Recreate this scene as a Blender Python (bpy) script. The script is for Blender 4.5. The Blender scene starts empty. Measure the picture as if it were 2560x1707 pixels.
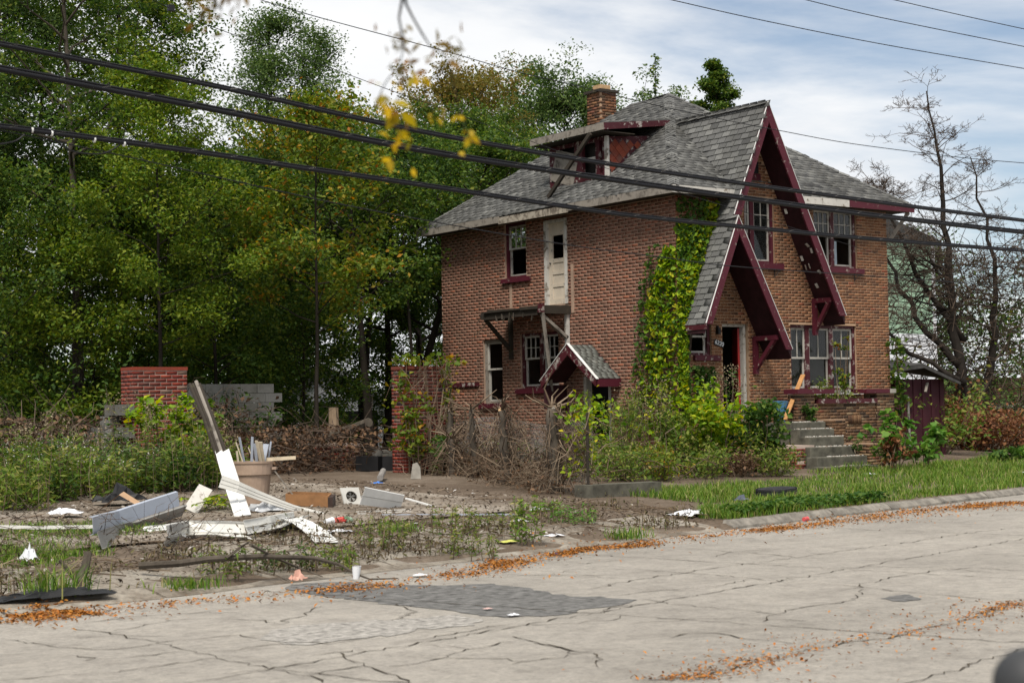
import bpy, math, random
import numpy as np
from mathutils import Vector, Matrix
# traced world coordinates (metres): house corner at the origin, x along the front, y to the back, z up from the road
D = {'cracks': [[[-19.869,-14.376],[-19.747,-14.74],[-19.715,-15.012],[-19.637,-15.241],[-19.538,-15.488],[-19.314,-15.547],[-19.096,-15.439]],[[-19.203,-14.129],[-19.127,-14.478],[-19.065,-14.802],[-19.045,-15.245],[-19.049,-15.564],[-19.03,-15.967],[-19.06,-16.446],[-19.031,-16.815],[-19.026,-17.209],[-19.032,-17.63],[-19.057,-17.896]],[[-19.551,-15.987],[-19.334,-15.975],[-19.054,-15.945]],[[-19.096,-15.439],[-18.837,-15.443],[-18.571,-15.447],[-18.414,-15.426],[-18.379,-15.715]],[[-19.021,-16.124],[-18.747,-16.158],[-18.464,-16.118],[-18.26,-16.074],[-18.14,-16.347],[-17.842,-16.31],[-17.575,-16.4]],[[-19.069,-13.878],[-18.752,-13.79],[-18.468,-13.758],[-18.183,-13.827],[-17.907,-13.884],[-17.737,-14.16]],[[-19.037,-14.564],[-18.742,-14.388],[-18.432,-14.203],[-18.181,-14.247],[-17.953,-14.469],[-17.85,-14.771],[-17.835,-15.078]],[[-17.835,-15.078],[-17.582,-14.833],[-17.264,-14.519],[-16.939,-14.17]],[[-20.567,-16.398],[-20.374,-16.457],[-20.162,-16.471],[-19.949,-16.606]],[[-19.949,-16.606],[-19.678,-16.541],[-19.397,-16.474],[-19.049,-16.457]],[[-19.421,-17.152],[-19.241,-17.134],[-19.013,-17.093]],[[-18.999,-17.541],[-18.705,-17.505],[-18.479,-17.46]],[[-18.297,-16.805],[-18.391,-17.141],[-18.507,-17.562],[-18.548,-17.896],[-18.652,-18.266]],[[-18.536,-16.796],[-18.297,-16.805],[-18.173,-16.775]],[[-18.443,-17.621],[-18.216,-17.638],[-17.89,-17.541],[-17.572,-17.341],[-17.083,-17.194]],[[-17.648,-16.576],[-17.486,-16.65],[-17.102,-16.514],[-16.697,-16.37],[-16.492,-16.384]],[[-17.603,-16.858],[-17.527,-17.084],[-17.561,-17.352]],[[-19.763,-15.645],[-19.764,-15.927],[-19.629,-15.984]],[[-18.264,-13.195],[-17.994,-13.234],[-17.832,-13.511]],[[-17.734,-18.087],[-17.491,-18.05],[-17.218,-18.032],[-16.969,-17.983]],[[-16.908,-16.954],[-16.944,-17.166],[-17.013,-17.494],[-17.142,-18.033]],[[-15.829,-17.028],[-15.502,-17.064],[-15.164,-17.201],[-14.968,-17.393],[-14.847,-17.608],[-14.691,-17.856]],[[-14.739,-16.253],[-14.642,-16.53],[-14.589,-16.846],[-14.568,-17.08],[-14.573,-17.384]],[[-15.003,-17.646],[-14.661,-17.399],[-14.445,-17.306],[-14.036,-17.179],[-13.698,-17.182],[-13.403,-17.132],[-12.903,-16.781],[-12.587,-16.443],[-12.358,-16.262],[-12.021,-16.178],[-11.453,-16.009],[-10.895,-15.951],[-10.375,-15.997],[-10.334,-16.315],[-10.316,-16.569]],[[-14.453,-14.797],[-13.857,-14.559],[-13.306,-14.372],[-12.768,-14.291],[-12.137,-14.101],[-11.387,-13.986],[-10.661,-13.866],[-9.821,-13.64],[-9.118,-13.507],[-8.163,-13.355],[-6.611,-12.942],[-5.37,-12.867]],[[-10.666,-12.459],[-10.714,-12.95],[-10.671,-13.435],[-10.752,-13.888]],[[-14.02,-13.296],[-13.777,-13.78],[-13.554,-14.33]],[[-13.895,-13.428],[-13.346,-13.16],[-12.968,-13.494],[-12.844,-14.042],[-12.724,-14.568],[-12.7,-15.165],[-12.705,-15.757],[-12.569,-16.185],[-12.587,-16.443],[-12.578,-16.722],[-12.598,-17.093],[-12.591,-17.474],[-12.549,-17.993]],[[-14.759,-15.147],[-14.536,-15.373],[-14.047,-15.349],[-13.546,-15.455],[-13.202,-15.386],[-12.744,-15.18]],[[-14.626,-15.78],[-14.643,-16.002],[-14.739,-16.253]],[[-15.529,-16.339],[-15.248,-16.082],[-14.897,-16.096]],[[-16.492,-16.384],[-16.384,-16.582],[-16.171,-16.695],[-15.896,-16.679],[-15.765,-16.71],[-15.47,-16.602]],[[-15.833,-17.734],[-15.734,-17.863],[-15.76,-18.168],[-15.731,-18.449],[-15.71,-18.685]],[[-16.136,-17.857],[-15.833,-17.734]],[[-13.165,-12.625],[-12.758,-12.684],[-12.289,-12.604],[-11.965,-12.674]],[[-17.536,-19.176],[-17.196,-19.317],[-16.662,-19.147],[-16.16,-19.023],[-15.72,-18.943],[-15.328,-18.864],[-15.156,-18.872],[-14.893,-18.884],[-14.413,-18.76],[-13.929,-18.692],[-13.214,-18.42],[-12.538,-18.232]]],'patch': [[-16.429,-12.853],[-16.012,-12.709],[-15.688,-12.748],[-15.253,-13.495],[-14.774,-13.696],[-14.763,-14.286],[-14.949,-14.902],[-14.865,-15.243],[-14.745,-15.465],[-14.731,-15.867],[-15.076,-15.985],[-15.512,-15.995],[-15.777,-16.157],[-16.046,-16.098],[-16.311,-16.039],[-16.355,-15.671],[-16.304,-15.209],[-16.404,-14.887],[-16.479,-14.584],[-16.429,-14.06],[-16.516,-13.823],[-16.568,-13.517]],'gravel': [[-18.309,-15.58],[-17.883,-15.277],[-17.49,-15.279],[-17.159,-15.407],[-16.824,-15.537],[-16.459,-15.568],[-16.546,-16.006],[-16.754,-16.185],[-17.201,-16.12],[-17.553,-16.304],[-17.896,-16.243],[-18.276,-16.266],[-18.385,-16.003]],'dpatch': [[-13.11,-17.191],[-12.837,-17.1],[-12.746,-17.194],[-12.935,-17.487],[-13.169,-17.484],[-13.222,-17.362]],'litter1': [[-0.48,-9.207],[-2.448,-9.442],[-3.477,-9.486],[-5.485,-10.049],[-7.143,-10.435],[-8.155,-10.67],[-9.413,-10.843],[-10.659,-11.1],[-11.838,-11.38],[-13.163,-11.82],[-14.573,-12.848],[-15.341,-12.915],[-16.16,-13.14],[-16.833,-13.195],[-17.261,-13.23],[-17.86,-13.078],[-18.528,-13.054],[-19.062,-13.323],[-19.538,-13.415]],'litter3': [[-10.577,-11.383],[-11.11,-11.327],[-11.522,-11.216],[-12.916,-11.941],[-14.092,-12.738],[-14.717,-12.695]],'litter2': [[-17.536,-19.176],[-17.196,-19.317],[-16.662,-19.147],[-16.16,-19.023],[-15.72,-18.943],[-15.328,-18.864],[-15.156,-18.872],[-14.893,-18.884],[-14.413,-18.76],[-13.929,-18.692],[-13.214,-18.42],[-12.538,-18.232],[-12.52,-18.218]],'litter4': [[-19.344,-12.853],[-19.24,-13.148],[-18.899,-12.891],[-18.697,-13.292]],'slabs': None,'wires': {'A': [[-19.711,-13.342,4.838],[-19.488,-13.333,4.826],[-18.509,-13.291,4.76],[-17.351,-13.242,4.681],[-15.514,-13.163,4.512],[-13.859,-13.093,4.41],[-11.784,-13.009,4.33],[-8.323,-12.869,4.242],[-4.988,-12.736,4.184],[-4.286,-12.708,4.181]],'B': [[-19.708,-13.332,4.628],[-19.485,-13.323,4.617],[-18.588,-13.285,4.556],[-17.615,-13.244,4.486],[-15.355,-13.148,4.31],[-13.857,-13.086,4.237],[-11.782,-13.001,4.163],[-8.321,-12.861,4.067],[-4.986,-12.729,4.021],[-4.284,-12.701,4.016]],'C': [[-19.703,-13.31,4.143],[-19.48,-13.301,4.135],[-18.663,-13.268,4.112],[-17.567,-13.223,4.07],[-16.507,-13.179,4.014],[-15.193,-13.125,3.954],[-13.255,-13.045,3.854],[-11.778,-12.985,3.805],[-8.317,-12.847,3.767],[-4.983,-12.717,3.769],[-4.281,-12.69,3.771]],'D': [[-19.706,-13.318,4.127],[-19.249,-13.281,4.084],[-18.273,-13.2,3.983],[-16.437,-13.047,3.767],[-15.076,-12.936,3.639],[-13.05,-12.771,3.486],[-11.491,-12.646,3.418],[-10.222,-12.545,3.368],[-6.756,-12.275,3.358],[-4.14,-12.07,3.329],[-3.364,-12.009,3.318]],'E': [[-15.634,-7.279,7.114],[-15.397,-7.248,7.049],[-14.547,-7.137,6.839],[-12.718,-6.907,6.56],[-11.326,-6.73,6.323],[-10.333,-6.605,6.166],[-8.081,-6.32,5.787],[-5.732,-6.024,5.431],[-3.439,-5.738,5.146],[-2.252,-5.589,4.974],[-1.134,-5.45,4.843],[0.753,-5.214,4.589]],'F': [[-15.406,-9.718,6.615],[-15.158,-9.739,6.55],[-14.395,-9.807,6.42],[-12.775,-9.953,6.193],[-11.665,-10.052,6.019],[-10.724,-10.138,5.915],[-9.426,-10.256,5.756],[-7.856,-10.401,5.612],[-7.392,-10.444,5.578],[-6.201,-10.555,5.49],[-4.682,-10.699,5.438],[-3.608,-10.802,5.416],[-2.486,-10.91,5.418],[-1.77,-10.98,5.418]],'G': [[-11.715,-12.546,6.477],[-11.304,-12.609,6.453],[-10.158,-12.784,6.345],[-8.23,-13.081,6.204],[-5.846,-13.45,6.084],[-5.282,-13.537,6.054]],'H': [[-9.696,-12.872,6.67],[-9.381,-12.921,6.643],[-8.234,-13.096,6.535],[-5.85,-13.463,6.374],[-5.285,-13.551,6.342]],'I': [[-8.3,-13.098,6.79],[-8.028,-13.14,6.777],[-6.942,-13.306,6.688],[-5.852,-13.474,6.606],[-5.288,-13.561,6.577]],'loop': [[-19.004,-13.28,4.086],[-18.95,-13.276,4.039],[-18.84,-13.269,3.986],[-18.675,-13.262,3.976],[-18.545,-13.258,3.993],[-18.452,-13.256,4.04],[-18.396,-13.256,4.08]],'loop2': [[-19.581,-13.298,3.978],[-19.461,-13.294,3.995],[-19.34,-13.291,4.032],[-19.264,-13.291,4.093]]},'clamps': [[-19.201,-13.29,4.133],[-19.026,-13.283,4.121],[-18.636,-13.266,4.101],[-18.358,-13.255,4.09]],'deb': {'S1': [[-13.622,-5.522,1.197],[-13.663,-5.73,1.002],[-13.746,-6.145,0.633],[-13.996,-6.862,0.359]],'S2': [[-14.132,-6.492,0.817],[-13.89,-6.54,0.731],[-13.573,-6.517,0.604],[-13.239,-6.506,0.478],[-12.915,-6.49,0.368],[-12.866,-7.053,0.326]],'S3': [[-14.067,-8.331,0.377],[-14.122,-8.739,0.337],[-14.181,-9.112,0.269],[-14.547,-10.071,0.196]],'S4': [[-15.186,-9.269,0.444],[-14.577,-8.757,0.442],[-13.542,-7.465,0.394]],'S5': [[-17.292,-9.843,0.472],[-16.073,-7.655,0.405],[-15.572,-7.406,0.495],[-15.057,-7.167,0.583]],'S6': [[-16.447,-9.885,0.509],[-15.74,-8.876,0.471],[-15.593,-9.27,0.479],[-15.192,-9.266,0.444]],'S7': [[-14.117,-6.002,0.719],[-14.449,-6.212,0.416]],'S8': [[-15.112,-8.212,0.316],[-14.79,-8.537,0.306],[-14.354,-8.674,0.273]],'S9': [[-17.671,-7.767,0.45],[-17.193,-7.857,0.419],[-16.568,-8.05,0.402]],'S10': [[-14.393,-8.405,0.337],[-13.923,-8.003,0.372]],'S11': [[-15.93,-8.183,0.338],[-14.84,-8.153,0.336]],'post': [[-13.082,-3.492,2.222],[-13.076,-3.962,1.66],[-13.074,-4.311,1.194],[-13.045,-4.56,0.842]],'bin': [-13.155,-5.578,0.381],'binrim': [-13.08,-5.411,0.979],'crate': [[-12.68,-5.676,0.37],[-12.377,-6.313,0.336]],'bag2': [-13.404,-6.361,0.346],'card': [-15.271,-5.794,0.396],'blackcloth': [-14.873,-4.809,0.439],'fern': [-14.006,-6.006,0.37],'fan': [-11.735,-5.894,0.348],'fanpanel': [[-12.218,-7.006,0.55],[-11.329,-6.637,0.407]],'stick': [[-10.907,-6.062,0.43],[-10.835,-6.868,0.31]],'pl1': [[-12.331,-7.035,0.33],[-11.431,-7.012,0.32]],'pl2': [[-12.433,-7.249,0.321],[-11.6,-7.275,0.309]],'long': [[-12.206,-7.497,0.305],[-10.392,-8.228,0.246]],'cups': [[-13.485,-8.185,0.257],[-13.244,-8.042,0.261],[-13.065,-8.12,0.255],[-15.705,-12.675,0.03]],'paper': [-13.769,-9.006,0.219],'pinkp': [-16.219,-12.424,0.03],'bag': [-7.927,-9.093,0.132],'blackpl': [[-19.02,-12.314,0.086],[-18.584,-12.544,0.05]],'stump': [-18.355,-12.066,0.094],'branch': [[-17.506,-11.551,0.226],[-17.202,-11.795,0.242],[-16.979,-12.013,0.283],[-16.503,-12.15,0.286],[-15.881,-12.136,0.23],[-15.613,-12.198,0.15],[-15.648,-12.599,0.08],[-15.702,-12.94,0.059],[-15.458,-13.071,0.059]],'br2': [[-16.836,-12.103,0.29],[-16.677,-12.12,0.394],[-16.868,-12.656,0.48]],'br3': [[-16.745,-12.438,0.43],[-16.345,-12.081,0.289]],'br4': [[-16.291,-12.069,0.259],[-15.951,-11.942,0.124],[-15.854,-12.262,0.05]],'foam': [[-6.739,2.248,0.546],[-6.495,1.76,0.539],[-6.098,1.557,0.535]],'slab': [-7.751,-1.434,0.504],'pipe': [[-8.912,-2.095,0.578],[-8.241,-1.117,0.659]],'glove': [-9.147,-2.38,0.487],'ball': [-7.222,4.436,0.556],'log1': [[-6.174,4.408,1.207],[-6.039,3.804,1.362],[-6.015,3.034,1.531]],'log2': [[-3.325,10.211,0.67],[-3.523,9.236,0.818],[-1.799,11.303,0.773]],'post2': [[-5.858,4.797,1.2],[-5.866,4.767,1.861]],'tyre': [-4.593,-7.441,0.182],'manhole': [-16.105,-12.832],'cap': [-12.298,-11.532]},'Zfan': 24.375,'fence': {'postR': [-8.184,-7.089,0.52],'postL': [-5.457,1.02,0.527],'blockL': [-7.529,-6.052,0.289],'blockR': [-6.028,-5.643,0.29]},'tr': {'T1': [-10.196,8.557,1.732],'T2': [-9.434,12.955,1.807],'T3': [-10.723,11.418,1.811],'T4': [-6.96,13.629,1.776],'T5': [-5.044,15.936,1.989],'T6': [4.405,26.386,2.013],'T7a': [-2.941,15.638,2.016],'T7b': [-2.255,16.376,2.019],'T7c': [-3.01,14.45,2.0],'T7d': [-0.757,17.761,2.021],'T8a': [-0.493,12.617,1.889],'T8b': [-1.312,10.736,1.874],'T8c': [1.209,13.849,1.942],'T8d': [0.488,11.898,1.923],'T9': [12.772,27.707,2.087],'T10': [22.653,32.876,2.241],'T11': [18.73,18.398,2.028],'T12': [-6.422,4.554,1.854],'T13': [-9.774,5.145,1.82],'T14': [1.067,11.472,1.965],'R1': [14.936,3.892,0.604],'R2': [27.735,11.87,1.087],'R3': [29.293,15.681,1.248],'R4': [30.908,19.459,1.26],'L0': [-10.377,14.882,1.839],'shed': [10.346,2.269,0.932],'nb': [21.232,11.657,1.192],'lat': [42.038,23.7,1.708],'whl': [3.909,21.8,1.824]},'veg': {'gold': [-3.393,-1.985,0.436],'gold2': [-2.329,-1.522,0.446],'yel': [-1.257,-2.304,0.395],'yel2': [-0.552,-2.2,0.391],'dark': [-0.156,-2.488,0.372],'dark2': [-1.952,-2.417,0.398],'knot': [2.982,-3.29,0.295],'kn2': [4.124,-3.132,0.288],'leafy': [-0.771,-1.296,0.438],'p2': [-4.879,-3.256,0.393],'lowA': [-4.394,-3.362,0.382],'lowB': [-3.464,-3.42,0.367],'lowC': [-2.379,-3.344,0.358],'lowD': [-1.4,-3.315,0.347],'lowE': [-0.608,-3.398,0.334],'sap': [-12.305,-0.812,0.525],'sapB': [-12.043,-1.499,0.516],'brA': [-8.994,2.72,0.552],'brB': [-7.364,3.389,0.553],'brC': [-6.305,3.236,0.552],'brD': [-7.05,5.018,0.558],'bl1': [-13.991,1.409,0.552],'bl2': [-13.243,1.483,0.552],'bl3': [-12.533,1.584,0.551],'bl4': [-13.586,3.591,0.558],'wl1': [-15.676,-2.937,0.51],'wl2': [-15.432,-3.735,0.498],'wl3': [-14.58,-3.117,0.504],'wl4': [-13.689,-2.528,0.509],'wl5': [-13.1,-2.71,0.505],'wl6': [-14.541,-0.668,0.534],'wl7': [-13.828,-0.568,0.533],'wl8': [-13.175,-0.673,0.53],'wl9': [-12.814,-1.308,0.521],'wl10': [-12.603,-2.081,0.511],'wl11': [-16.506,-4.81,0.459],'wl12': [-12.2,-2.127,0.509],'red1': [12.894,2.86,0.473],'red2': [12.697,1.764,0.422],'red3': [14.143,1.949,0.413],'red4': [14.135,4.432,0.508],'red5': [9.888,1.336,0.435],'vineshed': [5.973,-0.764,0.381],'pil': [-6.623,0.123,0.519],'pil2': [-6.507,-0.333,0.514],'grapeT': [-6.068,0.833,0.526],'weedroad': [-12.173,-10.728,0.072],'w2': [-10.34,-9.368,0.158],'w3': [-11.625,-9.365,0.174],'w4': [-10.443,-10.612,0.038],'w5': [-12.696,-9.929,0.16],'w6': [-14.1,-10.609,0.135],'w7': [-15.927,-11.507,0.089],'w8': [-17.293,-12.291,0.042],'w9': [-18.647,-12.324,0.075],'w10': [-13.035,-9.268,0.197],'w11': [-16.706,-11.785,0.08],'w12': [-15.426,-11.632,0.062],'w13': [-13.374,-11.336,0.039],'w14': [-10.083,-8.272,0.21],'tw': [-17.887,-10.099,0.216],'tw2': [-17.547,-8.188,0.308],'gp1': [-17.322,-7.822,0.323],'gp2': [-16.749,-7.594,0.327],'gp3': [-16.238,-7.829,0.309],'gp4': [-17.777,-9.571,0.241],'gp5': [-18.248,-9.925,0.23]},'fgb': [[-21.99,-23.542,2.758],[-21.993,-23.536,2.698],[-21.999,-23.529,2.652],[-21.994,-23.531,2.622],[-21.988,-23.533,2.577]],'fgb2': [[-21.99,-23.542,2.758],[-21.985,-23.541,2.687],[-21.968,-23.551,2.647],[-21.951,-23.562,2.611],[-21.935,-23.572,2.58]],'fgl': [[-21.988,-23.534,2.602,0.035],[-21.94,-23.445,2.588,0.03],[-21.981,-23.537,2.546,0.03],[-21.969,-23.483,2.542,0.028],[-21.983,-23.533,2.511,0.03],[-21.855,-23.509,2.628,0.03],[-21.851,-23.51,2.581,0.03],[-21.898,-23.597,2.544,0.03],[-21.834,-23.52,2.55,0.03],[-21.891,-23.476,2.5,0.035],[-21.954,-23.553,2.495,0.03],[-22.031,-23.496,2.482,0.03],[-22.013,-23.446,2.456,0.03],[-22.043,-23.485,2.427,0.025],[-22.059,-23.596,2.407,0.05],[-22.047,-23.604,2.397,0.05],[-22.067,-23.589,2.388,0.04],[-21.994,-23.518,2.375,0.035],[-22.001,-23.511,2.345,0.035],[-21.999,-23.51,2.31,0.03],[-21.87,-23.487,2.427,0.03],[-21.859,-23.616,2.362,0.03],[-21.851,-23.621,2.347,0.025],[-21.828,-23.517,2.411,0.02],[-22.372,-23.259,2.694,0.03],[-22.359,-23.267,2.68,0.03],[-22.38,-23.254,2.711,0.035],[-22.404,-23.235,2.702,0.03],[-22.294,-23.193,2.725,0.03],[-22.392,-23.244,2.686,0.03]],'fgs': [[[-21.988,-23.533,2.577],[-21.995,-23.525,2.531],[-21.988,-23.528,2.481],[-22.006,-23.511,2.426],[-21.994,-23.518,2.375],[-22.001,-23.511,2.345],[-21.999,-23.51,2.305]],[[-21.935,-23.572,2.58],[-21.898,-23.597,2.544],[-21.922,-23.578,2.505],[-21.946,-23.559,2.48],[-21.925,-23.57,2.409]],[[-21.995,-23.525,2.531],[-22.023,-23.503,2.492],[-22.039,-23.489,2.447],[-22.045,-23.483,2.422]],[[-21.898,-23.597,2.544],[-21.88,-23.605,2.453],[-21.859,-23.616,2.362],[-21.85,-23.621,2.344]]],'boll': [-22.047,-25.403,1.276],'camC': [-24.235,-27.048,1.65],'F': [0.5893862732531342,0.8066784080922282,0.043517431203719474],'R': [0.8077723850390393,-0.5892261958273032,-0.01778381621662866],'U': [-0.011295789884909238,-0.04563371635833821,0.9988943733259301]}
# ---------------------------------------------------------------- camera, sky, sun, exposure
scene = bpy.context.scene
cam_d = bpy.data.cameras.new('camera'); cam = bpy.data.objects.new('camera', cam_d)
scene.collection.objects.link(cam); scene.camera = cam
cR, cU, cF = Vector(D['R']), Vector(D['U']), Vector(D['F'])
m = Matrix((( cR.x, cU.x, -cF.x, D['camC'][0]), (cR.y, cU.y, -cF.y, D['camC'][1]), (cR.z, cU.z, -cF.z, D['camC'][2]), (0, 0, 0, 1)))
cam.matrix_world = m
cam_d.sensor_width = 36.0; cam_d.lens = 58.56; cam_d.clip_end = 4000; cam_d.clip_start = .1
cam_d.dof.use_dof = True; cam_d.dof.focus_distance = 34.0; cam_d.dof.aperture_fstop = 4.0
scene.view_settings.view_transform = 'Standard'; scene.view_settings.look = 'None'
scene.view_settings.exposure = 0.47; scene.view_settings.gamma = 1.0
SUN_EL, SUN_AZ = math.radians(58), math.radians(222)      # azimuth of the sun, counter-clockwise from +X
sv = Vector((math.cos(SUN_EL) * math.cos(SUN_AZ), math.cos(SUN_EL) * math.sin(SUN_AZ), math.sin(SUN_EL)))
sun_d = bpy.data.lights.new('sun', 'SUN'); sun = bpy.data.objects.new('sun', sun_d); scene.collection.objects.link(sun)
sun_d.energy = 3.5; sun_d.angle = math.radians(18); sun_d.color = (1, .94, .85)
sun.rotation_euler = sv.to_track_quat('Z', 'Y').to_euler(); sun.location = (0, -30, 40)
world = bpy.data.worlds.new('World'); scene.world = world; world.use_nodes = True
def build_world():
    nt = world.node_tree; nt.nodes.clear(); N = nt.nodes.new; K = nt.links.new
    out = N('ShaderNodeOutputWorld'); bg = N('ShaderNodeBackground'); K(bg.outputs[0], out.inputs[0]); bg.inputs[1].default_value = .078
    sky = N('ShaderNodeTexSky'); sky.sky_type = 'NISHITA'; sky.sun_disc = False
    sky.sun_elevation = SUN_EL; sky.sun_rotation = math.pi / 2 - SUN_AZ
    sky.air_density = 1.0; sky.dust_density = .5; sky.ozone_density = 1.2
    tc = N('ShaderNodeTexCoord'); sep = N('ShaderNodeSeparateXYZ'); K(tc.outputs['Generated'], sep.inputs[0])
    def M(op, a, b=None):
        n = N('ShaderNodeMath'); n.operation = op
        for i, v in enumerate((a, b)):
            if v is None: continue
            if isinstance(v, (int, float)): n.inputs[i].default_value = v
            else: K(v, n.inputs[i])
        return n.outputs[0]
    zz = M('ADD', M('MAXIMUM', sep.outputs[2], 0.0), .16)
    cb = N('ShaderNodeCombineXYZ'); K(M('DIVIDE', sep.outputs[0], zz), cb.inputs[0]); K(M('DIVIDE', sep.outputs[1], zz), cb.inputs[1])
    mp = N('ShaderNodeMapping'); K(cb.outputs[0], mp.inputs[0]); mp.inputs['Location'].default_value = CLOUD_LOC; mp.inputs['Scale'].default_value = CLOUD_SC
    mp.inputs['Rotation'].default_value = (0, 0, math.radians(CLOUD_ROT))
    n1 = N('ShaderNodeTexNoise'); K(mp.outputs[0], n1.inputs['Vector']); n1.inputs['Scale'].default_value = .55; n1.inputs['Detail'].default_value = 9
    n1.inputs['Roughness'].default_value = .56; n1.inputs['Distortion'].default_value = .35
    rp = N('ShaderNodeValToRGB'); K(n1.outputs['Fac'], rp.inputs[0]); rp.color_ramp.elements[0].position = CLOUD_LO; rp.color_ramp.elements[1].position = CLOUD_HI
    rp.color_ramp.interpolation = 'EASE'
    n2 = N('ShaderNodeTexNoise'); K(mp.outputs[0], n2.inputs['Vector']); n2.inputs['Scale'].default_value = 1.6; n2.inputs['Detail'].default_value = 6
    r2 = N('ShaderNodeValToRGB'); K(n2.outputs['Fac'], r2.inputs[0]); r2.color_ramp.elements[0].position = .3; r2.color_ramp.elements[1].position = .7
    r2.color_ramp.elements[0].color = (8.0, 8.2, 8.5, 1); r2.color_ramp.elements[1].color = (9.6, 9.65, 9.7, 1)
    hz = N('ShaderNodeMix'); hz.data_type = 'RGBA'                 # the blue between the clouds is thinly veiled
    hz.inputs[0].default_value = SKY_VEIL; K(sky.outputs[0], hz.inputs[6]); hz.inputs[7].default_value = (5.6, 6.5, 7.9, 1)
    mx = N('ShaderNodeMix'); mx.data_type = 'RGBA'; K(rp.outputs[0], mx.inputs[0]); K(hz.outputs[2], mx.inputs[6]); K(r2.outputs[0], mx.inputs[7])
    K(mx.outputs[2], bg.inputs[0])
CLOUD_LOC, CLOUD_SC, CLOUD_ROT, CLOUD_LO, CLOUD_HI, SKY_VEIL = (-8.4897, 6.0438, 0), (1, 1, 1), 77.9, .39, .525, .15
build_world()

# ---------------------------------------------------------------- helpers
RNG = np.random.default_rng(7); random.seed(7)
COL = scene.collection
nrm2 = np.array([-.2437, .9699]); dir2 = np.array([.9699, .2437])
GS = [-60, -.02, 0, 1.1, 4, 8, 12, 60]; GZ = [-.04, -.04, .03, .15, .3, .5, .55, .7]
KERB_T = -10.3
def road_ts(x, y): return dir2[0] * x + dir2[1] * y, nrm2[0] * x + nrm2[1] * y + 7.82
def ts_xy(t, s): return dir2[0] * t + nrm2[0] * (s - 7.82), dir2[1] * t + nrm2[1] * (s - 7.82)
def gh(x, y):
    t, s = road_ts(x, y); z = float(np.interp(s, GS, GZ))
    if s > .12 and t > KERB_T: z = max(z, .13)
    return z
def set_parent(o, p):
    if p is None: return
    o.parent = p; o.matrix_parent_inverse = Matrix.Translation(-Vector(p['_b']))
def tag(o, label=None, cat=None, group=None, kind=None):
    if label: o['label'] = label
    if cat: o['category'] = cat
    if group: o['group'] = group
    if kind: o['kind'] = kind
    return o
def thing(name, loc, label, cat, group=None):
    o = bpy.data.objects.new(name, None); COL.objects.link(o); o.location = loc; o['_b'] = [float(v) for v in loc]
    o.empty_display_size = .2
    return tag(o, label, cat, group)
def np_mesh(name, V, faces):
    """V (n,3); faces: list of (m,k) index arrays"""
    me = bpy.data.meshes.new(name); V = np.asarray(V, np.float32)
    me.vertices.add(len(V)); me.vertices.foreach_set('co', V.ravel())
    fs = [np.asarray(f, np.int32) for f in faces if len(f)]
    nl = sum(f.size for f in fs); npoly = sum(len(f) for f in fs)
    me.loops.add(nl); me.polygons.add(npoly)
    me.loops.foreach_set('vertex_index', np.concatenate([f.ravel() for f in fs]))
    st = np.concatenate([np.full(len(f), f.shape[1], np.int32) for f in fs]); starts = np.concatenate([[0], np.cumsum(st)[:-1]]).astype(np.int32)
    me.polygons.foreach_set('loop_start', starts); me.polygons.foreach_set('loop_total', st)
    me.update(calc_edges=True); return me
def link(name, me, mat, parent=None, loc=None):
    o = bpy.data.objects.new(name, me); COL.objects.link(o)
    if mat is not None and len(me.materials) == 0: me.materials.append(mat)
    if loc is not None: o.location = loc
    set_parent(o, parent); return o
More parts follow.
